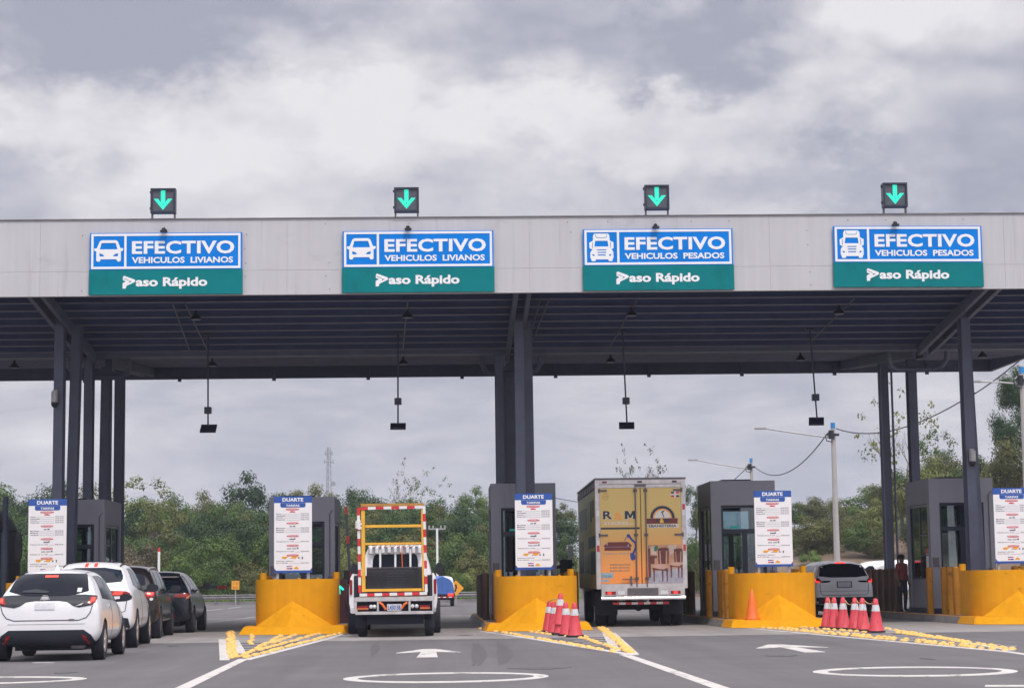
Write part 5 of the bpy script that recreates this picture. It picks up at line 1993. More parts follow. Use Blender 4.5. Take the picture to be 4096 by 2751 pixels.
loft('cab', [cabring(2.3, .90, .66, .5, 1.35, 2.10), cabring(2.33, .92, .68, .48, 1.35, 2.13), cabring(3.2, .92, .69, .45, 1.35, 2.16), cabring(4.2, .92, .66, .45, 1.35, 2.1), cabring(5.0, .95, .8, .45, 1.3, 1.42), cabring(6.3, .96, .8, .45, 1.1, 1.25), cabring(6.45, .9, .7, .5, .9, 1.1)], M['white_paint'], PK, 2)
b = MB()
for s in (-1, 1):
    b.box(s * .84, s * .915, .0, 2.2, .62, 1.38)
b.box(-.914, .914, 2.05, 2.22, .6, 1.38)
b.box(-.83, .83, .06, 2.04, .62, .70)
b.build('bed', M['black'], PK, bevel=.02)
for s in (-1, 1):
    b = MB()
    h = [(.93, .52), (1.00, .58), (1.03, .75), (1.03, 1.08), (1.00, 1.32), (.95, 1.42), (.92, 1.42), (.92, .52)]
    b.prism([(s * x, z) for x, z in h], .02, 2.15)
    b.build('fender', M['white_paint'], PK, smooth=50, bevel=.02)
    b = MB()
    b.box(s * .985 - .03, s * .985 + .03, -.02, .018, .93, 1.28)
    b.build('tail_lamp', M['lamp_red'], PK, bevel=.012)
    b = MB()
    c = s * 1.08
    b.prism(rnd_corner([(c - .10, 1.38), (c + .10, 1.40), (c + .09, 1.70), (c - .10, 1.70)], 2), 4.0, 4.12)
    b.bar((s * .95, 4.06, 1.48), (c, 4.06, 1.46), .05, .05)
    b.build('mirror', M['black'], PK, smooth=40)
b = MB()
b.prism(rnd_corner([(-.56, 1.50), (.56, 1.50), (.55, 1.84), (.44, 1.93), (-.44, 1.93), (-.55, 1.84)]), 2.262, 2.36)
b.build('rear_window', M['car_glass'], PK)
b = MB()
for x in (-.37, 0, .37):
    b.box(x - .024, x + .024, 2.225, 2.25, 1.43, 2.02)
for k in range(9):
    x = -.60 + k * .15
    b.tube([(x, 2.22, 2.10), (x, 2.19, 2.04), (x, 2.20, 1.95 - .05 * abs(x))], .042, 8)
b.box(-.66, .66, 2.19, 2.25, 2.081, 2.11)
b.build('cab_guard', M['white'], PK)
b = MB()
b.box(-.66, .66, 2.235, 2.258, 1.90, 2.08)
b.build('guard_back', M['post'], PK)
b = MB()
b.box(-1.0, 1.0, -.1, .0, .5, .62)
b.build('bumper', M['chrome'], PK, bevel=.02)
b = MB()
b.box(-.7, .7, .1, 6.0, .3, .48)
b.build('chassis', M['under'], PK)
simple_wheels(PK, [(-.95, 1.15), (.95, 1.15), (-.88, 5.2), (.88, 5.2)], .39, .3)
# ------------------------------------------------------------------ box truck
BXY = 51.6
BX = thing('box_truck', 'tall box truck with yellow and orange printed doors and lit red lamps', 'truck', (0, 0, 0), 0, 'vehicles in the toll lanes')
s0 = FPX / BXY
p = at(2568, 2300, BXY)
BX.location = (p.x, BXY, 0)
BX.rotation_euler = (0, 0, R(-.6))
rx = lambda px: (px - 2568) / s0
rz = lambda py, px=2568: (2319 - (px - 2568) * .0132 - py) / s0 + CAM.z
LEN, HWB, BT, BB = 8.4, 1.17, rz(1918), rz(2352)
za = lambda u, v: (rx(2300 + .2232 * u), rz(1850 + .2232 * v))      # positions on the upper doors
zc = lambda u, v: (rx(2340 + .19704 * u), rz(2050 + .19704 * v))    # on the lower doors
zd = lambda u, v: (rx(2340 + .19704 * u), rz(2300 + .19704 * v))    # on the bumper
M['box_left'] = gradient_mat('printed_side', (.45, .28, .05), (.42, .35, .08), 1.2, 3.2, .35)
M['vinyl'] = gradient_mat('printed_doors', (.86, .29, .065), (.67, .49, .17), 1.3, 2.75, .38)
b = MB()
b.box(-HWB + .02, HWB - .02, .07, LEN, BB, BT - .02)
b.build('box', M['box_left'], BX, bevel=.01)
b = MB()
for x0, x1 in ((-HWB, -HWB + .115), (HWB - .115, HWB)):
    b.box(x0, x1, 0, .14, BB, BT - .001)
b.box(-HWB + .116, HWB - .116, .0, .14, rz(1936), BT - .001)
b.box(-HWB + .116, HWB - .116, .02, .14, rz(1951), rz(1937))
b.box(-HWB + .116, HWB - .116, .0, .14, BB, rz(2332))
b.build('door_frame', M['alu'], BX, bevel=.008)
b = MB()
b.box(-HWB - .01, HWB + .01, -.015, LEN + .01, BT, BT + .045)
for k in range(10):
    b.box(-HWB - .012, -HWB + .019, .3 + k * .8, .85 + k * .8, BT - .22, BT - .04)
b.build('roof_rail', M['dark_alu'], BX)
for nm, x0, x1 in (('door', -HWB + .12, -.014), ('door', .014, HWB - .12)):
    b = MB()
    b.box(x0, x1, .012, .06, rz(2331), rz(1952))
    b.build(nm, M['vinyl'], BX, bevel=.004)
DY = .0095


def decal(name, meshes, mats):
    merge(meshes, name, mats, BX)


def shp(loops, y=DY, ext=.0012):
    me = outline(loops, ext)
    for v in me.vertices:
        v.co = (v.co.x, y - v.co.z, v.co.y)
    return me


def tx(body, f, u0, v0, u1, v1, bold=.03, y=DY):
    (xa, zt), (xb, zb2) = f(u0, v0), f(u1, v1)
    return stand(text(body, bold, .0012), xa, zb2, xb - xa, zt - zb2, y)


def letter_m(f, u0, v0, u1, v1, y):
    (xa, zt), (xb, zb2) = f(u0, v0), f(u1, v1)
    q = ((0, 0), (0, 1), (.30, 1), (.5, .48), (.70, 1), (1, 1), (1, 0), (.75, 0), (.75, .58), (.58, .12), (.42, .12), (.25, .58), (.25, 0))
    return shp([[(xa + (xb - xa) * a, zb2 + (zt - zb2) * c) for a, c in q]], y)


navy = mat('navy_vinyl', (.018, .035, .065), .4, var=.05)
white = mat('white_vinyl', (.70, .66, .62), .4, var=.05)
orange = mat('orange_vinyl', (.82, .36, .09), .4, var=.05)
maroon = mat('maroon_vinyl', (.16, .03, .03), .4, var=.15)
lilac = mat('lilac_vinyl', (.36, .34, .46), .4, var=.08)
decal('lettering', [tx('R', za, 525, 862, 690, 1008, .03), letter_m(za, 915, 865, 1112, 1008, DY), shp([[za(480, 1156), za(1178, 1158), za(1178, 1192), za(480, 1190)]])], navy)
decal('ampersand', [tx('&', za, 728, 890, 868, 1022, .045)], orange)
decal('lettering', [tx('ATA\u00daDES', za, 525, 1040, 972, 1112, .02), tx('S.R.L.', za, 990, 1080, 1110, 1108, .01), tx('R', za, 533, 872, 700, 1018, .035, DY + .0015), letter_m(za, 923, 875, 1122, 1018, DY + .0015)], white)
# saw blade emblem
cx, cz = za(1590, 1000)
Rr = .335
teeth = []
nT = 17
for i in range(nT):
    a0 = math.pi - math.pi * i / nT
    a1 = math.pi - math.pi * (i + .72) / nT
    teeth += [(cx + Rr * .90 * math.cos(a0), cz + Rr * .90 * math.sin(a0)), (cx + Rr * math.cos(a1), cz + Rr * math.sin(a1))]
teeth += [(cx + Rr * .9, cz), (cx + Rr * .74, cz)] + [(cx + Rr * .74 * math.cos(a), cz + Rr * .74 * math.sin(a)) for a in [math.pi * i / 20 for i in range(1, 20)]] + [(cx - Rr * .74, cz)]
decal('saw_emblem', [shp([teeth]), shp([[(cx - .035, cz + .17), (cx + .06, cz + .20), (cx + .035, cz + .155), (cx + .005, cz + .15), (cx + .05, cz + .02), (cx + .03, cz + .01), (cx - .02, cz + .14)]], DY - .002)], navy)
decal('saw_rim', [shp([[(cx + Rr * .735 * math.cos(a), cz + Rr * .735 * math.sin(a)) for a in [math.pi * i / 20 for i in range(21)]]], DY)], orange)
decal('saw_face', [shp([[(cx + Rr * .62 * math.cos(a), cz + Rr * .62 * math.sin(a)) for a in [math.pi * i / 20 for i in range(21)]]], DY - .0013), shp([[za(1318, 1108), za(1880, 1108), za(1880, 1170), za(1318, 1170)]])], white)
decal('emblem_band', [shp([[za(1308, 1003), za(1855, 1003), za(1872, 1040), za(1850, 1050), za(1872, 1098), za(1308, 1098)]])], maroon)
decal('emblem_letters', [tx('R', za, 1480, 1012, 1535, 1078, .045, DY - .0015), letter_m(za, 1625, 1012, 1700, 1078, DY - .0015), tx('EBANISTERIA', za, 1340, 1114, 1838, 1162, .03, DY - .0015), tx('-', za, 1852, 1134, 1872, 1142, .03, DY - .0015)], navy)
decal('emblem_ampersand', [tx('&', za, 1540, 1008, 1618, 1085, .05, DY - .0015)], mat('yellow_vinyl', (.80, .50, .06), .4, var=.05))
# flag
decal('flag_white', [shp([[za(1748, 526), za(1900, 526), za(1900, 632), za(1748, 632)]])], white)
decal('flag_blue', [shp([[za(1752, 530), za(1808, 530), za(1808, 565), za(1752, 565)]], DY - .0012), shp([[za(1842, 593), za(1898, 593), za(1898, 628), za(1842, 628)]], DY - .0012)], navy)
decal('flag_red', [shp([[za(1842, 530), za(1898, 530), za(1898, 565), za(1842, 565)]], DY - .0012), shp([[za(1752, 593), za(1808, 593), za(1808, 628), za(1752, 628)]], DY - .0012)], M['tape_red'])
x, z = za(572, 605)
decal('round_mark', [shp([ring(x, z, .082, .082, 28), ring(x, z, .072, .072, 28)]), tx('4.4', za, 538, 592, 606, 620, .02), tx('KM', za, 555, 545, 592, 562, .02)], M['brown_yellow'])
# coffin and robot arm
decal('coffin_picture', [shp([[zc(*q) for q in ((385, 670), (480, 590), (890, 588), (970, 668), (938, 690), (945, 760), (405, 762), (412, 692))]])], maroon)
decal('coffin_edge', [shp([[zc(412, 690), zc(938, 690), zc(938, 684), zc(412, 684)]], DY - .0012), shp([[zc(450, 600), zc(478, 600), zc(478, 650), zc(450, 650)]], DY - .0012), shp([[zc(880, 640), zc(905, 640), zc(905, 680), zc(880, 680)]], DY - .0012), tx('Calidad y dise\u00f1o', zc, 375, 808, 900, 842, .02)], lilac)


def stroke(pts, w):
    out = []
    P = [Vector(zc(*q)) for q in pts]
    for sgn in (1, -1):
        seq = P if sgn == 1 else P[::-1]
        for i, q in enumerate(seq):
            d = (seq[min(i + 1, len(seq) - 1)] - seq[max(i - 1, 0)]).normalized()
            out.append((q.x - d.y * w / 2, q.y + d.x * w / 2))
    return out


arm_blue = mat('robot_arm_blue', (.02, .05, .30), .4, var=.1)
decal('robot_picture', [shp([stroke([(905, 462), (960, 540), (1040, 610), (1045, 700), (1000, 800), (968, 850)], .055)], DY - .0024), shp([[zc(*q) for q in ((925, 815), (1000, 810), (1035, 890), (1020, 940), (975, 968), (935, 935))]], DY - .0036), shp([ring(*zc(900, 465), .045, .045, 16)], DY - .0048), shp([stroke([(812, 570), (850, 510), (895, 470)], .018)], DY)], arm_blue)
teal = mat('teal_print', (.13, .17, .16), .4, var=.05)
decal('phone_lines', [tx('\u2706 809-626-3326'.replace('\u2706', '8'), zc, 515, 1028, 925, 1062, .012), tx('8 809-429-9762', zc, 515, 1090, 915, 1122, .012), tx('8 809-282-3757', zc, 515, 1152, 915, 1184, .012)], teal)
decal('door_sticker', [shp([[zc(340, 1205), zc(578, 1205), zc(578, 1312), zc(340, 1312)]], DY - .0), shp([[zc(340, 1340), zc(495, 1340), zc(495, 1385), zc(340, 1385)]])], mat('pale_blue_sticker', (.26, .40, .48), .4, var=.15, scale=12))
decal('sticker_letters', [tx('L376 356', zc, 348, 1250, 540, 1300, .03, DY - .0015)], teal)
# printed photograph of dining chairs
wallm = mat('picture_wall', (.50, .27, .17), .4, var=.25, scale=2.5)
floorm = mat('picture_floor', (.34, .33, .40), .35, var=.25, scale=6)
seatm = mat('picture_seat', (.52, .33, .26), .4, var=.1)
darkm = mat('picture_wood', (.13, .035, .035), .4, var=.3, scale=9)
decal('picture_wall', [shp([[zc(1290, 655), zc(1995, 655), zc(1995, 1200), zc(1290, 1200)]])], wallm)
decal('picture_light', [shp([[zc(1690, 660), zc(1880, 660), zc(1830, 800), zc(1740, 860)]], DY - .001), shp([[zc(1340, 700), zc(1440, 680), zc(1470, 860), zc(1350, 850)]], DY - .001)], mat('picture_pale', (.55, .42, .36), .4, var=.15))
decal('picture_floor', [shp([[zc(1290, 1200), zc(1995, 1120), zc(1995, 1425), zc(1290, 1425)]], DY - .0007)], floorm)
decal('picture_plant', [shp([[zc(1410, 720), zc(1450, 660), zc(1495, 690), zc(1480, 770), zc(1420, 790)]], DY - .002)], mat('picture_green', (.03, .16, .09), .4, var=.2))
ch = []
for (bx0, bx1, byt, bys, sx0, sx1, syt, syb, fy) in ((1490, 1710, 715, 1040, 1370, 1690, 1045, 1150, 1400), (1815, 1995, 735, 1010, 1720, 1990, 1010, 1085, 1320)):
    m_ = (bx0 + bx1) / 2
    w = (bx1 - bx0) * .5
    ch.append(shp([[zc(bx0, byt + 15), zc(m_ - w * .4, byt), zc(m_ + w * .4, byt - 5), zc(bx1, byt + 15), zc(bx1, byt + 60), zc(bx0, byt + 60)]], DY - .003))
    ch.append(shp([[zc(bx0, byt + 55), zc(bx0 + 28, byt + 55), zc(bx0 + 36, bys), zc(bx0 + 4, bys)]], DY - .0028))
    ch.append(shp([[zc(bx1 - 28, byt + 55), zc(bx1, byt + 55), zc(bx1 - 6, bys), zc(bx1 - 36, bys)]], DY - .0028))
    ch.append(shp([[zc(m_ - w * .55, byt + 55), zc(m_ + w * .45, byt + 55), zc(m_ + w * .38, bys), zc(m_ - w * .42, bys)]], DY - .0025))
    ch.append(shp([[zc(sx0, syb - 35), zc(sx1, syb - 20), zc(sx1 - 10, syb + 35), zc(sx0 + 10, syb + 10)]], DY - .0021))
    for q in (sx0 + 15, (sx0 + sx1) / 2 + 30, sx1 - 40):
        ch.append(shp([[zc(q, syb), zc(q + 38, syb), zc(q + 26, fy), zc(q + 8, fy)]], DY - .0018))
ch.append(shp([[zc(1290, 870), zc(1470, 880), zc(1470, 920), zc(1420, 930), zc(1415, 1040), zc(1290, 1040)]], DY - .0015))
ch.append(shp([[zc(1290, 730), zc(1330, 720), zc(1345, 1420 - 120), zc(1290, 1420 - 90)]], DY - .0012))
decal('picture_chairs', ch, darkm)
decal('picture_seats', [shp([[zc(1375, 1110), zc(1420, 1062), zc(1500, 1040), zc(1600, 1045), zc(1690, 1105), zc(1600, 1150), zc(1500, 1140)]], DY - .004), shp([[zc(1722, 1060), zc(1770, 1010), zc(1950, 1010), zc(1940, 1090), zc(1830, 1085)]], DY - .004)], seatm)
# door gear
for px in (2547, 2588):
    b = MB()
    b.cyl((rx(px), -.03, rz(1950)), (rx(px), -.03, rz(2348)), .017, n=10)
    for py in (1962, 2139, 2312):
        b.box(rx(px) - .05, rx(px) + .05, -.022, .011, rz(py) - .035, rz(py) + .035)
    b.build('lock_rod', M['dark_alu'], BX)
b = MB()
b.box(rx(2545), rx(2590), -.03, -.001, rz(1946), rz(1937))
b.box(zd(750, 0)[0], zd(1000, 0)[0], -.05, -.035, zd(0, 82)[1], zd(0, 62)[1])
b.box(zd(920, 0)[0], zd(955, 0)[0], -.055, .011, zd(0, 200)[1], zd(0, 10)[1])
b.build('door_handle', M['dark_alu'], BX)
for u0, u1, v in ((455, 600, 500), (1790, 1945, 500), (455, 605, 1295), (1800, 1950, 1295)):
    b = MB()
    (xa, z1_), (xb, z0_) = za(u0, v - 17), za(u1, v + 17)
    b.box(xa, xb, -.012, .0115, z0_, z1_)
    xq = xa if u0 < 1000 else xb
    b.cyl((xq, -.02, z0_ - .03), (xq, -.02, z1_ + .03), .02, n=8)
    b.build('hinge', M['dark_alu'], BX)
b = MB()
for x in (-HWB + .0575, HWB - .0575):
    for py0, py1, c in ((2018, 2040, 0), (2041, 2062, 1), (2160, 2178, 1), (2179, 2204, 0)):
        if x < 0 and c == 0 and py0 < 2100:
            continue
        b.cur = c
        b.box(x - .032, x + .032, -.004, -.0002, rz(py1), rz(py0))
b.build('reflective_tape', [M['tape_red'], M['tape_white']], BX)
for x, c in ((rx(2425), 'lamp_red'), (rx(2566), 'maroon'), (rx(2705), 'maroon')):
    b = MB()
    b.box(x - .06, x + .06, -.02, -.0005, rz(1931), rz(1924))
    b.build('marker_lamp', M[c], BX, bevel=.003)
# bumper
b = MB()
X0, X1 = zd(330, 0)[0], zd(2015, 0)[0]
b.box(X0, X1, -.03, .06, zd(0, 236)[1], zd(0, 168)[1])
b.box(X0, X1, -.06, .10, zd(0, 400)[1], zd(0, 237)[1])
b.build('bumper_plate', M['alu'], BX, bevel=.006)
b = MB()
za_, zb3 = zd(0, 490)[1], zd(0, 402)[1]
b.prism(rnd_corner([(-.10, za_), (.06, za_), (.06, zb3), (-.06, zb3), (-.11, (za_ + zb3) / 2 + .01)]), X0 - .01, X1 + .01, lambda a, c, t: (t, a, c))
b.build('bumper', M['chrome'], BX, smooth=60)
for u0, u1 in ((385, 632), (1705, 1940)):
    b = MB()
    (xa, z1_), (xb, z0_) = zd(u0, 285), zd(u1, 398)
    b.box(xa, xb, -.085, -.061, z0_, z1_)
    hsg = b.build('lamp_housing', M['alu'], BX, bevel=.008)
    (xa, z1_), (xb, z0_) = zd(u0 + 20, 312), zd(u1 - 15, 375)
    b = MB()
    b.box(xa, xb, -.092, -.0855, z0_, z1_)
    b.build('lens', M['lamp_red'], hsg)
    b = MB()
    xm = (xa + xb) / 2 - (.03 if u0 < 1000 else 0)
    b.box(xm - .045, xm + .045, -.096, -.0925, z0_ + .012, z1_ - .012)
    b.build('brake_light', M['lamp_lit'], hsg, bevel=.01)
for u0, u1 in ((655, 805), (1520, 1680)):
    b = MB()
    (xa, z1_), (xb, z0_) = zd(u0, 300), zd(u1, 385)
    b.box(xa, xb, -.075, -.061, z0_, z1_)
    b.build('reflector_plate', M['chrome'], BX, bevel=.02)
b = MB()
(xa, z1_), (xb, z0_) = zd(850, 250), zd(1480, 395)
b.box(xa, xb, -.066, -.0605, z0_, z1_)
b.build('plate_recess', M['dark_alu'], BX)
b = MB()
taped(b, (zd(565, 0)[0], .12, zd(0, 555)[1]), (zd(1700, 0)[0], .12, zd(0, 553)[1]), .062, .165, .05, 0)
b.build('underrun_bar', [M['tape_red'], M['tape_white']], BX)
b = MB()
for x in (-.45, .45):
    b.box(x - .05, x + .05, .15, .3, zd(0, 555)[1], BB - .001)
    b.box(x - .06, x + .06, .31, LEN + 1.5, .75, BB - .001)
b.box(-.9, .9, 1.2, 1.4, .42, .6)
b.cyl((0, 1.3, .5), (0, 4.5, .6), .12)
b.box(-1.0, -.6, 3.6, 5.0, .5, .95)
b.build('chassis', M['under'], BX)
for x in (-.86, .86):
    b = MB()
    b.box(x - .27, x + .27, .75, .78, .3, .85)
    b.build('mudflap', M['rubber'], BX)
simple_wheels(BX, [(-1.0, 1.35), (-.72, 1.35), (.72, 1.35), (1.0, 1.35), (-.95, 7.0), (.95, 7.0)], .45, .25)
def ctring(y, w, z0, z1):
    h = [(w * .8, z0), (w, z0 + .1), (w, z1 - .7), (w * .95, z1 - .15), (w * .8, z1)]
    return [(x, y, z) for x, z in h] + [(-x, y, z) for x, z in h[::-1]]
loft('cab', [ctring(8.55, 1.0, .5, 2.5), ctring(8.6, 1.04, .45, 2.6), ctring(9.8, 1.04, .45, 2.6), ctring(10.3, 1.0, .45, 2.3), ctring(10.4, .95, .5, 1.6)], M['white_paint'], BX, 2)
b = MB()
for s in (-1, 1):
    b.box(s * 1.32 - .08, s * 1.32 + .08, 9.7, 9.8, 1.75, 2.25)
    b.bar((s * 1.0, 9.75, 2.1), (s * 1.3, 9.75, 2.1), .04, .04)
b.build('mirror', M['white'], BX)
b = MB()                                   # printed pattern on the side: dark panes and a band
for y0, y1, z0, z1 in ((1.0, 1.5, 2.85, 3.3), (1.9, 2.4, 2.75, 3.3), (.4, 3.4, 2.05, 2.35), (.6, 2.6, 1.35, 1.95), (3.2, 5.2, 1.4, 1.9), (5.8, 7.8, 1.4, 2.3), (4.2, 7.6, 2.6, 3.2)):
    b.box(-HWB + .0145, -HWB + .0185, y0, y1, z0, z1)
b.build('side_print', navy, BX)

# ------------------------------------------------------------------ black tractor at the left edge
TR = thing('black_tractor_unit', 'black truck cab with upright exhaust pipe cut by the left edge of the picture', 'truck', (-12.56, 51.6, 0), 0, 'vehicles in the toll lanes')
loft('cab', [[(x * 1.19, 0, z) for x, z in ((.9, .9), (1, 1.0), (1, 2.8), (.93, 3.2), (.7, 3.33), (-.7, 3.33), (-.93, 3.2), (-1, 2.8), (-1, 1.0), (-.9, .9))],
             [(x * 1.2, .08, z) for x, z in ((.9, .8), (1, .9), (1, 2.85), (.94, 3.25), (.7, 3.38), (-.7, 3.38), (-.94, 3.25), (-1, 2.85), (-1, .9), (-.9, .8))],
             [(x * 1.2, 2.6, z) for x, z in ((.9, .6), (1, .7), (1, 2.75), (.94, 3.1), (.7, 3.2), (-.7, 3.2), (-.94, 3.1), (-1, 2.75), (-1, .7), (-.9, .6))],
             [(x * 1.2, 2.9, z) for x, z in ((.9, .6), (1, .7), (1, 1.7), (.94, 1.9), (.7, 1.95), (-.7, 1.95), (-.94, 1.9), (-1, 1.7), (-1, .7), (-.9, .6))]], M['black'], TR, 2)
for s in (-1, 1):
    b = MB()
    b.cyl((s * 1.38, -.25, .9), (s * 1.38, -.25, 2.6), .10, n=14)
    b.cyl((s * 1.38, -.25, 2.601), (s * 1.38, -.25, 3.5), .07, n=14)
    b.build('exhaust_pipe', M['frame'], TR, smooth=40)
    b = MB()
    b.prism(rnd_corner([(s * 1.60 - .08, 1.85), (s * 1.60 + .08, 1.85), (s * 1.60 + .08, 2.62), (s * 1.60 - .08, 2.62)], 2), .3, .42)
    b.tube([(s * 1.15, .36, 2.6), (s * 1.56, .36, 2.65)], .02, 6)
    b.tube([(s * 1.15, .36, 1.85), (s * 1.56, .36, 1.83)], .02, 6)
    b.build('mirror', M['black'], TR, smooth=40)
    b = MB()
    b.box(s * .9 - .25, s * .9 + .25, -4.5, -.3, 1.05, 1.1)
    b.build('mudguard', M['black'], TR, bevel=.02)
    b = MB()
    b.box(s * .95 - .12, s * .95 + .12, -4.62, -4.51, .8, .95)
    b.build('tail_lamp', M['lamp_lit'], TR)
b = MB()
b.box(-.5, .5, -4.5, 0, .7, .95)
b.box(-.8, .8, -3.4, -1.6, .96, 1.2)
b.build('chassis', M['under'], TR)
simple_wheels(TR, [(-.95, -1.2), (.95, -1.2), (-.95, -3.2), (.95, -3.2), (-1.0, 2.0), (1.0, 2.0)], .5, .45)

# ------------------------------------------------------------------ blue tarp truck, far white van
p = G(1765, 2424)
TT = thing('tarpaulin_truck', 'small truck under a bulging blue tarpaulin driving off beyond the booths', 'truck', (p.x - .12, p.y, 0), 0, 'vehicles in the toll lanes')
b = MB()
n = 14
for j in range(n + 1):
    for i in range(n + 1):
        u, v = i / n * 2 - 1, j / n
        hgt = .98 + .50 * (1 - abs(u) ** 3) * (.9 + .2 * math.sin(v * 9 + u * 2)) + .05 * noise.noise(Vector((u * 3, v * 5, 0)))
        b.v.append((u * .82, v * 2.2, hgt if 0 < i < n else .62))
for j in range(n):
    for i in range(n):
        a = j * (n + 1) + i
        b.f.append((a, a + 1, a + n + 2, a + n + 1))
b.f.append(tuple(range(n + 1))[::-1])
b.mi = [0] * len(b.f)
b.build('tarpaulin', M['tarp'], TT, smooth=50)
b = MB()
b.box(-.82, .82, 0.02, 2.2, .5, .62)
b.box(-.7, .7, .1, 4.0, .32, .5)
b.build('chassis', M['under'], TT)
b = MB()
taped(b, (-.8, -.02, .46), (.8, -.02, .46), .05, .15, .03)
b.build('reflective_tape', [M['tape_red'], M['tape_white']], TT)
for s in (-1, 1):
    b = MB()
    b.box(s * .6 - .14, s * .6 + .14, -.04, 0, .52, .64)
    b.build('tail_lamp', M['lamp_lit'], TT)
loft('cab', [ctring(2.3, .78, .45, 1.5), ctring(2.35, .8, .4, 1.55), ctring(3.4, .8, .4, 1.55), ctring(4.0, .78, .4, 1.0)], M['white_paint'], TT, 2)
simple_wheels(TT, [(-.68, .6), (.68, .6), (-.68, 3.3), (.68, 3.3)], .3, .2)

p = at(3560, 2300, 110)
VN = thing('white_minibus', 'white minibus with blue marks seen side on beyond the right booths', 'minibus', (p.x, 110, 0), 0, 'vehicles in the toll lanes')
def vring(x, w, z0, z1):
    h = [(w * .9, z0), (w, z0 + .1), (w, z1 - .5), (w * .92, z1 - .1), (w * .7, z1)]
    return [(x, y, z) for y, z in h] + [(x, -y, z) for y, z in h[::-1]]
loft('body', [vring(-2.6, .6, .6, 1.2), vring(-2.5, .9, .4, 1.35), vring(-1.6, .95, .35, 1.95), vring(-1.2, .95, .35, 2.12), vring(2.6, .95, .35, 2.14), vring(2.75, .85, .5, 2.0)], M['white_paint'], VN, 2)
for x0, x1 in ((-1.75, -1.05), (-.9, .1), (.25, 1.2), (1.35, 2.3)):
    b = MB()
    b.prism(rnd_corner([(x0, 1.35), (x1, 1.35), (x1, 1.8), (x0 + (.3 if x0 < -1.5 else 0), 1.8)]), -.945, -.90)
    b.build('window', M['car_glass'] if x0 < -1 else M['lamp_clear'], VN)
b = MB()
b.box(-1.4, -1.0, -.965, -.949, .9, 1.3)
b.box(-.8, -.3, -.965, -.949, 1.0, 1.25)
b.build('side_mark', M['blue'], VN)
simple_wheels(VN, [(-.82, -1.6), (.82, -1.6)], .33, .2) if False else None
for x in (-1.7, 1.7):
    b = MB()
    b.lathe([(.1, -.98), (.33, -.98), (.35, -.9), (.35, -.75), (.1, -.74)], (x, 0, .35), 'y', 20)
    b.build('wheel', M['rubber'], VN, smooth=40)

# ------------------------------------------------------------------ gates and lane hardware
def gate(name, label, loc):
    return thing(name, label, 'barrier gate', loc, 0, 'barrier gates at the ends of the lanes')


g = gate('barrier_gate', 'raised red and white gate arm by a maroon cabinet with lit green arrow', (-2.62, 52.0, .19))
b = MB()
b.box(-.17, .17, -.15, .25, 0, .98)
b.box(-.1, .05, -.1, .2, .981, 1.12)
b.build('cabinet', M['maroon'], g, bevel=.015)
b = MB()
for pts, w in ((((-.14, .74), (-.14, .95)), .055), (((-.15, .955), (-.03, .85)), .05)):
    b.bar((pts[0][0] + .01, -.162, pts[0][1]), (pts[1][0] + .01, -.162, pts[1][1]), w, .015, (0, 1, 0))
b.build('green_arrow', M['led'], g)
b = MB()
y = 2.0
for i in range(10):
    b.cur = 1 if i in (0, 5, 9) else 0
    a0, a1 = i / 10, (i + .999) / 10
    z = lambda f: 1.1 + 1.95 * f
    b.bar((.0 - .11 * a0 + .05, y, z(a0)), (.0 - .11 * a1 + .05, y, z(a1)), .075, .04, (0, 1, 0))
b.bar((.05, y, 0), (.05, y, 1.099), .06, .06, (0, 1, 0))
b.build('arm', [M['screen'], M['tape_red']], g)
b = MB()
b.box(-.12, .03, y - .14, y - .03, 1.0, 1.36)
b.build('traffic_light', M['black'], g, bevel=.01)

g = gate('barrier_gate', 'lowered grey gate arm with red tip ahead of the queue of dark cars', (-8.4, 58.5, .0))
b = MB()
b.box(-.18, .18, -.18, .18, 0, 1.05)
b.build('cabinet', M['frame'], g, bevel=.015)
b = MB()
taped(b, (.181, 0, 1.13), (2.05, 0, 1.15), .07, .27, .05, 0, (0, 1))
b.build('arm', [M['screen'], M['screen']], g)
b = MB()
b.box(1.78, 2.07, -.03, .03, 1.095, 1.185)
b.build('arm_tip', M['tape_red'], g)
g = gate('barrier_gate', 'dark gate with level arm between the middle board and the box truck', (3.55, 60.0, .0))
b = MB()
b.box(-.12, .12, -.15, .15, 0, 1.75)
b.box(-.16, .2, -.18, .18, 1.4, 1.82)
b.build('cabinet', M['black'], g, bevel=.015)
b = MB()
b.bar((-.9, -.2, 1.5), (.25, -.2, 1.68), .07, .09)
b.bar((-.6, -.2, 1.55), (-.3, -.2, 1.75), .05, .05)
b.build('arm', M['black'], g)

for x, y, z, lab in ((-10.14, 52.2, 6.05, 'dome camera with dark lens high on the leftmost slim column'), (13.86, 52.2, 4.25, 'small white dome camera on the right front column')):
    t = thing('security_camera', lab, 'camera', (x, y, z), 0, 'security cameras on the columns')
    b = MB()
    b.box(-.06, .06, .0, .08, -.02, .25)
    b.cyl((0, -.03, -.08), (0, -.03, .2), .085, n=16)
    b.build('housing', M['post'], t, smooth=40)
    b = MB()
    b.lathe([(.088, -.081), (.088, -.14), (.06, -.2), (.01, -.22)], (0, -.03, 0), n=16)
    b.build('lens', M['black'], t, smooth=50)

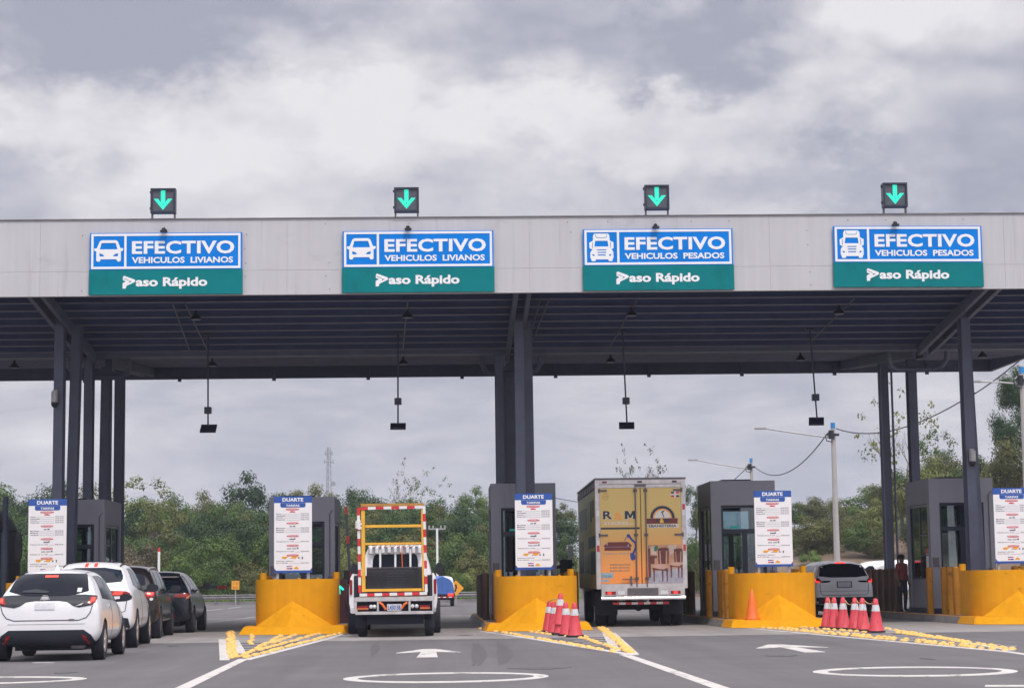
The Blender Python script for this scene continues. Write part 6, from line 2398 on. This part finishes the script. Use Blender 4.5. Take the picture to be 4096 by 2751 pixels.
# ------------------------------------------------------------------ people
def person(label, loc, rz, h, shirt, arms):
    t = thing('person', label, 'person', loc, rz)
    k = h / 1.75
    V, E, Rd = [], [], []

    def v(x, y, z, r, par=None):
        V.append((x * k, y * k, z * k))
        Rd.append(r * k)
        if par is not None:
            E.append((par, len(V) - 1))
        return len(V) - 1
    pel = v(0, 0, .95, .15)
    wst = v(0, 0, 1.10, .135, pel)
    ch = v(0, -.01, 1.30, .165, wst)
    nk = v(0, 0, 1.49, .062, ch)
    jw = v(0, -.015, 1.57, .075, nk)
    hd = v(0, -.012, 1.66, .098, jw)
    v(0, -.005, 1.735, .07, hd)
    ends = []
    for s in (-1, 1):
        sh = v(s * .19, 0, 1.42, .07, ch)
        el = v(s * (.23 + arms * .02), .02 - arms * .06, 1.14, .048, sh)
        wr = v(s * (.22 - arms * .05), -.06 - arms * .2, .92 + arms * .1, .034, el)
        ends.append((s, Vector(V[wr]), Vector(V[wr]) - Vector(V[el])))
        hp = v(s * .10, 0, .88, .10, pel)
        kn = v(s * .115, -.02, .50, .068, hp)
        an = v(s * .12, .02, .09, .045, kn)
        v(s * .13, -.13, .04, .042, an)
    me = bpy.data.meshes.new('body')
    me.from_pydata(V, E, [])
    o = bpy.data.objects.new('body', me)
    COL.objects.link(o)
    o.modifiers.new('skin', 'SKIN')
    for q, r in zip(me.skin_vertices[0].data, Rd):
        q.radius = (r, r)
    me.skin_vertices[0].data[0].use_root = True
    o.modifiers.new('sub', 'SUBSURF').levels = 2
    bpy.context.view_layer.update()
    body = bpy.data.meshes.new_from_object(o.evaluated_get(bpy.context.evaluated_depsgraph_get()))
    bpy.data.objects.remove(o)
    for m in (M['skin'], shirt, M['trouser'], M['hair']):
        body.materials.append(m)
    for f in body.polygons:
        c = f.center / k
        f.material_index = 0
        if c.z < .10:
            f.material_index = 3
        elif c.z < .98 and abs(c.x) < .2 and not (abs(c.x) > .17 and c.z > .8):
            f.material_index = 2
        elif .98 <= c.z < 1.475 and (abs(c.x) < .2 or c.z > 1.2):
            f.material_index = 1
    body.shade_smooth()
    link('body', body, t)
    for s, w, d in ends:                                     # hands with separate fingers
        d = d.normalized()
        sd_ = Vector((0, 1, 0))
        b = MB()
        b.tube([w, w + d * .045 * k, w + d * .09 * k], .03 * k, 8, .034 * k)
        for i, ln in enumerate((.065, .075, .07, .055)):
            o_ = w + d * .085 * k + sd_ * (i - 1.5) * .018 * k
            b.tube([o_, o_ + d * ln * .5 * k, o_ + (d * ln + Vector((-s * .012, 0, 0))) * k], .0085 * k, 6, .007 * k)
        o_ = w + d * .03 * k - sd_ * .028 * k
        b.tube([o_, o_ + (d * .03 - sd_ * .02) * k, o_ + (d * .06 - sd_ * .022) * k], .010 * k, 6, .008 * k)
        b.build('hand', M['skin'], t, smooth=60)
    b = MB()
    b.lathe([(.02, 1.762), (.07, 1.755), (.104, 1.715), (.112, 1.66), (.105, 1.62)], (0, .012, 0), n=16)
    b.v = [(x * k, y * k, z * k) for x, y, z in b.v]
    b.build('hair', M['hair'], t, smooth=60)
    b = MB()
    for s in (-1, 1):
        b.lathe([(.012, 0), (.009, -.008), (.002, -.01)], (s * .034, -.112, 1.665), 'y', 8)
    b.v = [(x * k, y * k, z * k) for x, y, z in b.v]
    b.build('eyes', M['frame'], t)
    b = MB()
    b.add([(-.016, -.105, 1.63), (.016, -.105, 1.63), (0, -.135, 1.632), (0, -.105, 1.675)], [(0, 1, 2), (0, 2, 3), (1, 3, 2), (0, 3, 1)])
    b.box(-.025, .025, -.108, -.09, 1.594, 1.602)
    b.v = [(x * k, y * k, z * k) for x, y, z in b.v]
    b.build('face', M['skin'], t)
    return t


person('person in dark red shirt and navy trousers standing beside the fifth booth', (12.84, 56.4, .19), R(35), 1.62, M['shirt'], 0)
person('person in orange vest standing inside the fourth booth', (8.52, 55.6, .19), R(10), 1.74, M['vest'], 1)

# ------------------------------------------------------------------ poles, wires, tower, rails, far signs
def lamp_pole(px, top, y, arm, arm_len_px, arm_dy, lab, base_r=.15):
    s = FPX / y
    a = at(px, top, y)
    zb = tz(a.x, y) if y > 112 else 0.
    t = thing('lamp_pole', lab, 'lamp post', (a.x, y, zb), 0, 'concrete lamp posts beyond the plaza')
    H_ = a.z - zb
    b = MB()
    b.cyl((0, 0, 0), (0, 0, H_ - .25), base_r, base_r * .62, 14)
    b.build('pole', M['pole'], t, smooth=40)
    b = MB()
    b.cyl((0, 0, H_ - .249), (0, 0, H_ + .02), base_r * .66, base_r * .66, 14)
    b.build('cap', M['blue_cap'], t, smooth=40)
    b = MB()
    b.cyl((-.12, -.15, H_ - .75), (-.12, -.15, H_ - .35), .13, n=10)
    b.box(-.3, .25, -.2, -.05, H_ - .62, H_ - .5)
    b.tube([(-.2, -.2, H_ - .4), (-.42, -.2, H_ - .6), (-.35, -.2, H_ - .85), (-.1, -.2, H_ - .9)], .025, 6)
    b.build('insulator', M['black'], t)
    if arm:
        e = (-arm_len_px / s, 0, H_ - .72 - arm_dy / s * -1)
        b = MB()
        b.tube([(0, -.1, H_ - .72), (e[0] * .5, -.1, (H_ - .72 + e[2]) / 2 + .03), (e[0] * .85, -.1, e[2])], .035, 8)
        b.build('arm', M['post'], t, smooth=50)
        b = MB()
        b.box(e[0], e[0] * .845, -.2, 0., e[2] - .04, e[2] + .06)
        b.build('lamp_head', M['post'], t, bevel=.03)
    return t, H_


lamp_pole(3331, 1692, 94, 1, 320, 42, 'tall concrete lamp post with blue cap between the tilted sign antenna and the silver SUV', .165)
lamp_pole(3004, 1834, 132, 1, 256, 40, 'shorter concrete lamp post with blue cap above the fourth booth', .15)
lamp_pole(4086, 1470, 84, 1, 200, 12, 'concrete pole with dark transformer at the right edge of the picture', .17)


def wire(label, pts):
    b = MB()
    b.tube(pts, .03, 5)
    tag(b.build('cable', M['wire'], smooth=60), label, 'cable', 'overhead cables between the lamp posts')


def wpts(ctrl, ya, yb, n=14):
    P = [at(px, py, ya + (yb - ya) * t) for (px, py), t in zip(ctrl, [i / (len(ctrl) - 1) for i in range(len(ctrl))])]
    out = []
    for i in range(n + 1):
        t = i / n
        out.append(P[0] * (1 - t) ** 2 + P[1] * 2 * t * (1 - t) + P[2] * t * t)
    return out


wire('thick cable sagging between the two blue capped lamp posts', wpts([(3308, 1735), (3140, 1975), (3018, 1866)], 94, 132))
wire('cable running down left from the shorter blue capped lamp post', wpts([(2995, 1865), (2955, 1900), (2905, 1950)], 132, 150))
wire('cable from the tall lamp post to the right columns', wpts([(3345, 1714), (3560, 1790), (3900, 1570)], 94, 88))
wire('cable rising to the pole at the right edge', wpts([(3880, 1585), (3960, 1540), (4080, 1440)], 88, 84))
wire('thin cable left of the box truck', wpts([(2212, 1990), (2260, 1998), (2330, 2010)], 132, 150))

a = at(1315, 1787, 600)
t = thing('radio_tower', 'slim lattice radio tower rising far behind the trees', 'tower', (a.x, 600, 0), 0)
b = MB()
Ht = a.z
w0, w1 = 1.25, .55
ww = lambda z: w0 + (w1 - w0) * z / Ht
cs = [(math.cos(q), math.sin(q)) for q in (.5, 2.6, 4.7)]
for c in cs:
    b.cyl((c[0] * w0, c[1] * w0, 0), (c[0] * w1, c[1] * w1, Ht), .13, n=6)
for k in range(20):
    z0, z1 = Ht * k / 20, Ht * (k + 1) / 20
    for i in range(3):
        c, d = cs[i], cs[(i + 1) % 3]
        b.cyl((c[0] * ww(z0), c[1] * ww(z0), z0), (d[0] * ww(z1), d[1] * ww(z1), z1), .07, n=4)
b.build('mast', M['tower'], t)
b = MB()
for z, w in ((Ht - 2, 1.0), (Ht - 4.5, 1.3)):
    b.cyl((-w, 0, z), (w, 0, z), .12, n=6)
    for x in (-w, w):
        b.box(x - .15, x + .15, -.1, .1, z - .5, z + .7)
b.lathe([(.7, 0), (.6, .3), (.1, .4)], (1.3, 0, Ht - 11), 'y', 12)
b.build('antenna', M['tower'], t)

a = at(1748, 2112, 128)
t = thing('power_pole', 'white pole with a short crossarm behind the pickup', 'power pole', (a.x, 128, 0), 0)
b = MB()
b.cyl((0, 0, 0), (0, 0, a.z), .085, .07, 10)
b.build('pole', M['white'], t, smooth=40)
b = MB()
b.box(-.55, .55, -.03, .03, a.z - .08, a.z - .0)
for x in (-.5, -.25, .25, .5):
    b.cyl((x, 0, a.z), (x, 0, a.z + .18), .05, n=8)
b.build('crossarm', M['post'], t)
a = at(636, 2186, 127.5)
t = thing('marker_post', 'white marker post with red top in front of the bare bush', 'post', (a.x, 127.5, -.05), 0)
b = MB()
b.cyl((0, 0, 0), (0, 0, a.z - .25), .08, n=10)
b.build('post', M['white'], t, smooth=40)
b = MB()
b.cyl((0, 0, a.z - .249), (0, 0, a.z), .085, n=10)
b.build('top', M['tape_red'], t, smooth=40)


def guard_rail(label, xa, xb, y):
    t = thing('guard_rail', label, 'guard rail', (xa, y, 0), 0, 'guard rails along the far road edge')
    w = xb - xa
    b = MB()
    prof = [(-.04, .32), (0, .36), (-.06, .42), (-.06, .46), (0, .52), (-.06, .58), (-.04, .63), (-.03, .63), (.01, .52), (-.04, .46), (-.04, .42), (.01, .36), (-.03, .32)]
    b.prism(prof, 0, w, lambda a, c, t_: (t_, a, c))
    b.build('beam', M['rail'], t)
    i = 0
    x = .2
    while x < w:
        b = MB()
        b.box(x - .06, x + .06, .015, .13, -.1, .60)
        b.build('post', M['rail'], t)
        x += 1.35
    b = MB()
    b.box(0, w, .16, .4, -.2, .20)
    b.build('kerb', M['pole'], t)
    return t


guard_rail('grey guard rail below the bright bushes left of the second barrier', -20.0, -9.8, 126)
guard_rail('grey guard rail beyond the trailer and pickup', -8.2, 3.0, 122)

a = at(942, 2339, 125.2)
t = thing('far_sign', 'small square yellow sign below the bushes left of the second barrier', 'sign', (a.x, 125.2, 0), 0)
b = MB()
b.box(-.24, .24, -.02, .02, a.z - .27, a.z + .27)
pn = b.build('panel', M['diamond'], t)
merge([stand(text('11', .03, .002), -.12, a.z + .02, .24, .18, -.023), stand(text('km', .03, .002), -.16, a.z - .2, .32, .14, -.023)], 'lettering', M['brown_yellow'], t)
b = MB()
b.box(-.03, .03, .021, .06, 0, a.z + .2)
b.build('post', M['post'], t)
a = at(1824, 2351, 117)
t = thing('warning_sign', 'orange diamond warning sign beside the blue tarpaulin truck', 'sign', (a.x, 117, 0), 0)
b = MB()
h = .46
b.prism([(0, a.z - h), (h, a.z), (0, a.z + h), (-h, a.z)], -.015, .015)
b.build('panel', M['diamond'], t)
b = MB()
b.bar((-.06, -.019, a.z - .2), (.02, -.019, a.z + .05), .09, .006, (0, 1, 0))
b.bar((.02, -.019, a.z + .04), (-.02, -.019, a.z + .22), .09, .006, (0, 1, 0))
b.build('symbol', M['black'], t)
b = MB()
b.box(-.03, .03, .016, .05, 0, a.z)
b.build('post', M['post'], t)

# ------------------------------------------------------------------ air
hz = MB()
hz.box(-1750, 1750, -70, 1950, -1.4, 72)
hm = bpy.data.materials.new('hazy_air')
hm.use_nodes = True
hm.node_tree.nodes.clear()
_o = N(hm.node_tree, 'ShaderNodeOutputMaterial')
_v = N(hm.node_tree, 'ShaderNodeVolumePrincipled')
_v.inputs['Color'].default_value = (.80, .86, 1.0, 1)
_v.inputs['Density'].default_value = HAZE
hm.node_tree.links.new(_v.outputs[0], _o.inputs['Volume'])
tag(hz.build('haze', hm), 'thin bluish haze over the plaza and the wooded bank', 'haze', None, 'stuff')

# ------------------------------------------------------------------ trees
def crown_mesh(seed, n_clump, n_leaf, leaf, shape=(1, 1, 1), spread=.78, clump_r=(.22, .42), holes=0.):
    """leaf blades scattered through clumps inside an ellipsoid of about unit radius"""
    rn = random.Random(seed)
    V, Fc, NR = [], [], []
    cl = []
    for _ in range(n_clump):
        while True:
            q = Vector((rn.uniform(-1, 1), rn.uniform(-1, 1), rn.uniform(-.85, 1)))
            if q.length < 1:
                break
        q = q * spread
        r = rn.uniform(*clump_r) * (1.15 - .35 * max(0, q.z))
        cl.append((Vector((q.x * shape[0], q.y * shape[1], q.z * shape[2])), r))
    per = n_leaf // n_clump
    for c, r in cl:
        for _ in range(int(per * (r / .32) ** 1.5)):
            d = Vector((rn.gauss(0, 1), rn.gauss(0, 1), rn.gauss(0, 1))).normalized()
            rad = r * (rn.random() ** .45) * (1 + .25 * noise.noise(d * 2 + c * 3))
            p = c + Vector((d.x, d.y, d.z * .8)) * rad
            nrm = (d + Vector((rn.uniform(-.7, .7), rn.uniform(-.7, .7), rn.uniform(-.3, .9)))).normalized()
            a = nrm.orthogonal().normalized()
            a.rotate(Matrix.Rotation(rn.uniform(0, 6.28), 3, nrm))
            bb = nrm.cross(a)
            l = leaf * rn.uniform(.6, 1.3)
            w = l * rn.uniform(.45, .7)
            k = len(V)
            V += [p - a * l, p + bb * w - nrm * l * .15, p + a * l, p - bb * w - nrm * l * .15]
            sn = (d * .75 + nrm * .25 + Vector((0, 0, .25)) + (p - Vector((0, 0, 0))) * .35).normalized()
            NR += [sn] * 4
            Fc.append((k + 3, k + 2, k + 1, k))
    me = bpy.data.meshes.new('crown')
    me.from_pydata(V, [], Fc)
    me.shade_smooth()
    me.normals_split_custom_set_from_vertices(NR)
    return me


def branch_mesh(seed, depth=5, bare=True, thick=.035, up=.5):
    """trunk that forks into limbs; unit height"""
    rn = random.Random(seed)
    b = MB()

    def grow(p, d, ln, r, k):
        q = p + d * ln * .5 + Vector((rn.uniform(-.08, .08), rn.uniform(-.08, .08), 0)) * ln
        e = p + d * ln
        b.tube([p, q, e], r, 5 if k > 2 else 7, r * .62)
        if k == 0:
            return
        for _ in range(2 if k < depth else 3):
            dd = (d + Vector((rn.uniform(-.75, .75), rn.uniform(-.75, .75), rn.uniform(-.15, up)))).normalized()
            grow(e, dd, ln * rn.uniform(.58, .82), r * .6, k - 1)
    grow(Vector((0, 0, 0)), Vector((rn.uniform(-.06, .06), rn.uniform(-.06, .06), 1)).normalized(), .30, thick, depth)
    return b


CR = [crown_mesh(1, 20, 5600, .036, (1, 1, 1), .74, (.26, .46)), crown_mesh(2, 24, 6000, .034, (1, 1, .9), .74, (.24, .44)), crown_mesh(3, 17, 5000, .038, (1, 1, 1.1), .8, (.26, .44)), crown_mesh(4, 28, 6200, .034, (1.1, 1.1, .75), .76, (.22, .42)), crown_mesh(5, 14, 4200, .04, (.85, .85, 1.2), .82, (.24, .40)),
      crown_mesh(6, 26, 2600, .040, (1, 1, 1), .95, (.15, .28)), crown_mesh(7, 30, 1300, .038, (1, 1, 1.1), 1.0, (.12, .24))]
TRK = {}
for i in range(3):
    TRK[i] = branch_mesh(40 + i, 3, thick=.03).build('trunk_%d' % i, M['bark'])
    TRK[i].data.name = 'trunk'
    bpy.data.objects.remove(TRK[i])
TRK = [m for m in bpy.data.meshes if m.name.startswith('trunk')]
BARE = []
for i in range(3):
    o = branch_mesh(70 + i, 6, thick=.022, up=.7).build('limbs', M['twig'])
    BARE.append(o.data)
    bpy.data.objects.remove(o)
MATS = {'d': 'leaf_dark', 'm': 'leaf_mid', 'o': 'leaf_olive', 'l': 'leaf_light', 'b': 'leaf_brown', 'g': 'leaf_bright'}
_rt = random.Random(5)


def tree(px, top, y, wpx, kind, crown, label, name='tree', cat='tree', group='trees on the bank beyond the plaza', squash=None, open_trunk=False, base=None):
    s = FPX / y
    a = at(px, top, y)
    zb = tz(a.x, y) - .15 if base is None else base
    rw = wpx / s / 2
    zb = min(zb, a.z - rw * 1.7)
    H_ = a.z - zb
    t = thing(name, label, cat, (a.x, y, zb), _rt.uniform(0, 6.28), group)
    ch = min(H_ * (.42 if not open_trunk else .30), rw * 1.25) if squash is None else squash
    if cat == 'bush':
        ch = H_ * .52
    k = 1 / .98
    c = link('crown', CR[crown], t)
    if not c.material_slots:
        CR[crown].materials.append(M['leaf_mid'])
    c.material_slots[0].link = 'OBJECT'
    c.material_slots[0].material = M[MATS[kind]]
    c.location = (0, 0, H_ - ch * .98)
    c.scale = (rw * k, rw * k, ch * k)
    if cat != 'bush':
        tr = link('trunk', TRK[_rt.randrange(len(TRK))], t)
        hh = (H_ - ch * .55)
        tr.scale = (hh * .9, hh * .9, hh)
    else:
        tr = link('stem', TRK[_rt.randrange(len(TRK))], t)
        tr.scale = (rw * .9, rw * .9, H_ * .7)
    return t


def bare_tree(px, top, y, wpx, label, k=0, leaf=None):
    s = FPX / y
    a = at(px, top, y)
    zb = tz(a.x, y) - .1
    H_ = a.z - zb
    t = thing('bare_tree', label, 'tree', (a.x, y, zb), _rt.uniform(0, 6), 'bare trees on the bank beyond the plaza')
    l = link('trunk', BARE[k % 3], t)
    l.scale = (H_ * .75, H_ * .75, H_ * .86)
    if leaf:
        c = link('crown', CR[6], t)
        if not c.material_slots:
            CR[6].materials.append(M['leaf_mid'])
        c.material_slots[0].link = 'OBJECT'
        c.material_slots[0].material = M[MATS[leaf]]
        c.location = (0, 0, H_ * .68)
        c.scale = (wpx / s / 2, wpx / s / 2, H_ * .36)
    return t


# named trees, left to right
tree(-20, 1905, 165, 330, 'm', 1, 'green tree at the left edge of the picture behind the black cab')
tree(100, 1925, 175, 260, 'd', 3, 'dark green tree above the leftmost tariff board')
tree(200, 1885, 185, 260, 'd', 0, 'tall dark tree just left of the five slim columns')
tree(255, 1985, 160, 260, 'b', 3, 'brownish tree between the left columns')
tree(375, 1900, 180, 260, 'o', 1, 'olive tree behind the left columns')
tree(572, 1885, 158, 300, 'l', 5, 'pale yellow green tree with light branches right of the left columns', open_trunk=True)
tree(585, 1960, 168, 300, 'm', 0, 'green tree standing behind the pale yellow green tree')
tree(710, 1950, 178, 230, 'm', 1, 'round green tree above the dark cars')
tree(790, 1962, 185, 200, 'o', 2, 'olive topped tree left of the dip in the tree line')
tree(880, 1975, 180, 220, 'o', 3, 'low olive tree left of the tall grey green tree')
tree(1012, 1885, 185, 240, 'd', 2, 'tall grey green tree on the skyline left of the second booth')
tree(1120, 1960, 190, 130, 'd', 4, 'narrow dark tree above the second tariff board')
tree(1190, 1950, 186, 130, 'o', 4, 'narrow olive tree over the second booth roof')
tree(1275, 1912, 190, 200, 'o', 1, 'olive tree at the foot of the radio tower')
tree(1355, 1930, 180, 230, 'd', 3, 'dark tree right of the radio tower')
tree(1445, 1918, 185, 190, 'd', 0, 'round dark tree above the left corner of the yellow frame')
tree(1520, 1965, 178, 200, 'd', 1, 'dark tree behind the top of the yellow frame')
bare_tree(1600, 1855, 188, 130, 'nearly leafless tree above the yellow frame', 0, 'b')
tree(1600, 1965, 178, 260, 'm', 0, 'green tree below the nearly leafless tree')
tree(1738, 1882, 186, 200, 'm', 6, 'open crowned tree on the skyline right of the yellow frame', open_trunk=True)
bare_tree(1740, 1905, 187, 120, 'bare branches inside the open crowned tree', 1)
tree(1790, 1955, 172, 300, 'd', 3, 'broad dark green tree right of the yellow frame')
tree(1900, 1945, 184, 170, 'm', 2, 'yellowish green tree left of the middle columns')
bare_tree(1860, 1915, 190, 110, 'thin leafless tree left of the middle columns', 2)
tree(1935, 2005, 165, 180, 'm', 1, 'green tree touching the middle booth')
bare_tree(2478, 1802, 190, 110, 'thin tree with few leaves over the left half of the box truck', 1, 'm')
bare_tree(2575, 1800, 192, 170, 'grey leafless tree over the middle of the box truck', 2, 'b')
tree(2262, 2010, 165, 130, 'o', 2, 'grey green tree between the middle board and the box truck')
tree(2780, 1930, 175, 140, 'd', 4, 'dark tree right behind the box truck')
tree(2830, 1960, 165, 150, 'o', 1, 'olive tree between the box truck and the fourth booth')
tree(3175, 2000, 172, 150, 'm', 1, 'green tree just right of the fourth tariff board top')
tree(3245, 1972, 178, 200, 'o', 1, 'brownish olive tree right of the fourth tariff board')
tree(3340, 1962, 180, 230, 'o', 3, 'round olive tree behind the tall lamp post')
tree(3435, 1945, 175, 230, 'm', 2, 'green tree right of the tall lamp post')
tree(3545, 1900, 165, 200, 'o', 1, 'olive tree left of the right columns')
bare_tree(3590, 1560, 150, 330, 'tall wispy half bare tree between the right columns', 0, 'l')
tree(3745, 1700, 148, 190, 'm', 5, 'green tree between the two right columns')
tree(3800, 1765, 142, 230, 'o', 3, 'olive bush tree left of the front right column')
tree(3990, 1735, 138, 300, 'o', 3, 'broad yellowish tree right of the front right column')
tree(3650, 1835, 139, 250, 'o', 0, 'rounded olive tree low between the right columns')
tree(3880, 1790, 138, 230, 'm', 1, 'green tree behind the front right column')
tree(4075, 1690, 137, 260, 'o', 3, 'yellowish tree beside the pole at the right edge')
tree(3730, 1800, 136, 220, 'l', 1, 'light green tree above the left part of the fifth booth')
tree(4030, 1600, 146, 210, 'd', 0, 'dark tree below the leafy branch at the right edge')
tree(4055, 1440, 118, 190, 'd', 1, 'tall tree with dark leaves at the right edge under the canopy corner', open_trunk=True)
# repeats on the bank that nothing tells apart
rows = [(155, 2040, 26, 0, 2200, 'd', 'dark green tree filling the middle of the wooded bank'), (147, 2110, 24, 0, 2000, 'm', 'mid green tree low on the wooded bank'), (170, 2000, 22, 0, 2000, 'm', 'mid green tree high on the wooded bank')]
for y, top, n, a0, a1, kd, lab in rows:
    for i in range(n):
        px = a0 + (a1 - a0) * (i + _rt.random() * .8) / n
        tree(px, top + _rt.uniform(-25, 35), y + _rt.uniform(-6, 6), _rt.uniform(200, 300), kd if _rt.random() < .75 else 'o', _rt.randrange(4), lab)
for i in range(16):
    px = 3180 + 420 * i / 16
    tree(px, 2100 + _rt.uniform(-40, 60) - (px - 3180) * .25, 150 + _rt.uniform(-8, 10), _rt.uniform(150, 230), _rt.choice('omol'), _rt.randrange(4), 'mixed green tree on the slope behind the silver SUV')
for i in range(9):
    px = 3640 + 470 * i / 9
    tree(px, 1850 + _rt.uniform(-40, 60), 146 + _rt.uniform(-6, 8), _rt.uniform(160, 240), _rt.choice('oomd'), _rt.randrange(4), 'mixed green tree on the hill behind the right booth')
for px, top, w, kd, lab in ((560, 2130, 200, 'b', 'reddish brown bare bush right of the left columns'), (500, 2190, 200, 'b', 'second brown bush behind the white coupe SUV'), (655, 2235, 150, 'l', 'yellow flowering bush by the white marker post'), (745, 2180, 240, 'm', 'rounded green bush above the dark cars'), (730, 2280, 180, 'l', 'yellowish bush beside the dark blue black car'),
                            (860, 2210, 260, 'm', 'broad green bush in front of the wooded bank'), (985, 2215, 200, 'o', 'olive bush behind the small yellow sign'), (850, 2300, 150, 'g', 'bright green low bush behind the guard rail'), (930, 2320, 150, 'g', 'bright green low bush around the small yellow sign'), (1000, 2310, 130, 'o', 'low olive bush touching the second barrier'),
                            (1395, 2150, 150, 'l', 'light green bush between the second booth and the yellow frame'), (1400, 2260, 130, 'o', 'olive bush below the light green bush by the gate arm'), (1860, 2190, 200, 'o', 'olive bush left of the middle booth'), (1905, 2270, 150, 'l', 'yellowish bush beside the middle bollard row'), (1790, 2250, 160, 'm', 'green bush behind the orange diamond sign'), (1700, 2170, 240, 'd', 'dark bush behind the white pole'),
                            (90, 2110, 220, 'm', 'green bush behind the leftmost board'), (60, 2240, 160, 'l', 'light bush beside the black cab exhaust'), (2250, 2140, 140, 'm', 'green bush beside the middle board'), (2260, 2230, 120, 'o', 'olive bush behind the dark gate'), (2790, 2080, 140, 'm', 'green bush right of the box truck door'), (2810, 2190, 120, 'o', 'olive bush low between box truck and fourth booth'),
                            (2960, 2080, 260, 'm', 'green bush seen through the fourth booth'), (3210, 2170, 130, 'm', 'green bush right of the fourth board'), (3270, 2120, 160, 'l', 'yellow green bush left of the tall lamp post'), (3250, 2200, 120, 'g', 'bright bush above the silver SUV roof'), (3430, 2130, 170, 'm', 'green bush right of the tall lamp post'), (3500, 2090, 160, 'o', 'olive bush left of the rear right column'), (3400, 2190, 130, 'd', 'dark bush at the foot of the slope'),
                            (3760, 1990, 180, 'm', 'green bush seen through the fifth booth'), (3660, 2000, 140, 'm', 'green bush between the right columns'), (3950, 1880, 150, 'o', 'olive bush above the fifth booth')):
    tree(px, top, 133 + (px * 7 % 11) + (6 if px > 3100 else 0), w, kd, _rt.randrange(4), lab, 'bush', 'bush', 'bushes along the foot of the bank')
# strip of weeds behind the guard rails
gr = crown_mesh(21, 60, 200, .1)
gv, gf = [], []
rn = random.Random(3)
for i in range(5200):
    x = rn.uniform(-26, 6)
    y = rn.uniform(127, 133)
    h = rn.uniform(.25, .9)
    a = rn.uniform(0, 6.28)
    w = .07
    z = tz(x, y) - .02
    k = len(gv)
    gv += [(x - w * math.cos(a), y - w * math.sin(a), z), (x + w * math.cos(a), y + w * math.sin(a), z), (x + rn.uniform(-.25, .25), y + rn.uniform(-.25, .25), z + h)]
    gf.append((k, k + 1, k + 2))
me = bpy.data.meshes.new('weeds')
me.from_pydata(gv, [], gf)
me.materials.append(M['leaf_bright'])
tag(link('weeds', me), 'bright green weeds along the guard rails', 'weeds', None, 'stuff')
bpy.data.meshes.remove(gr)
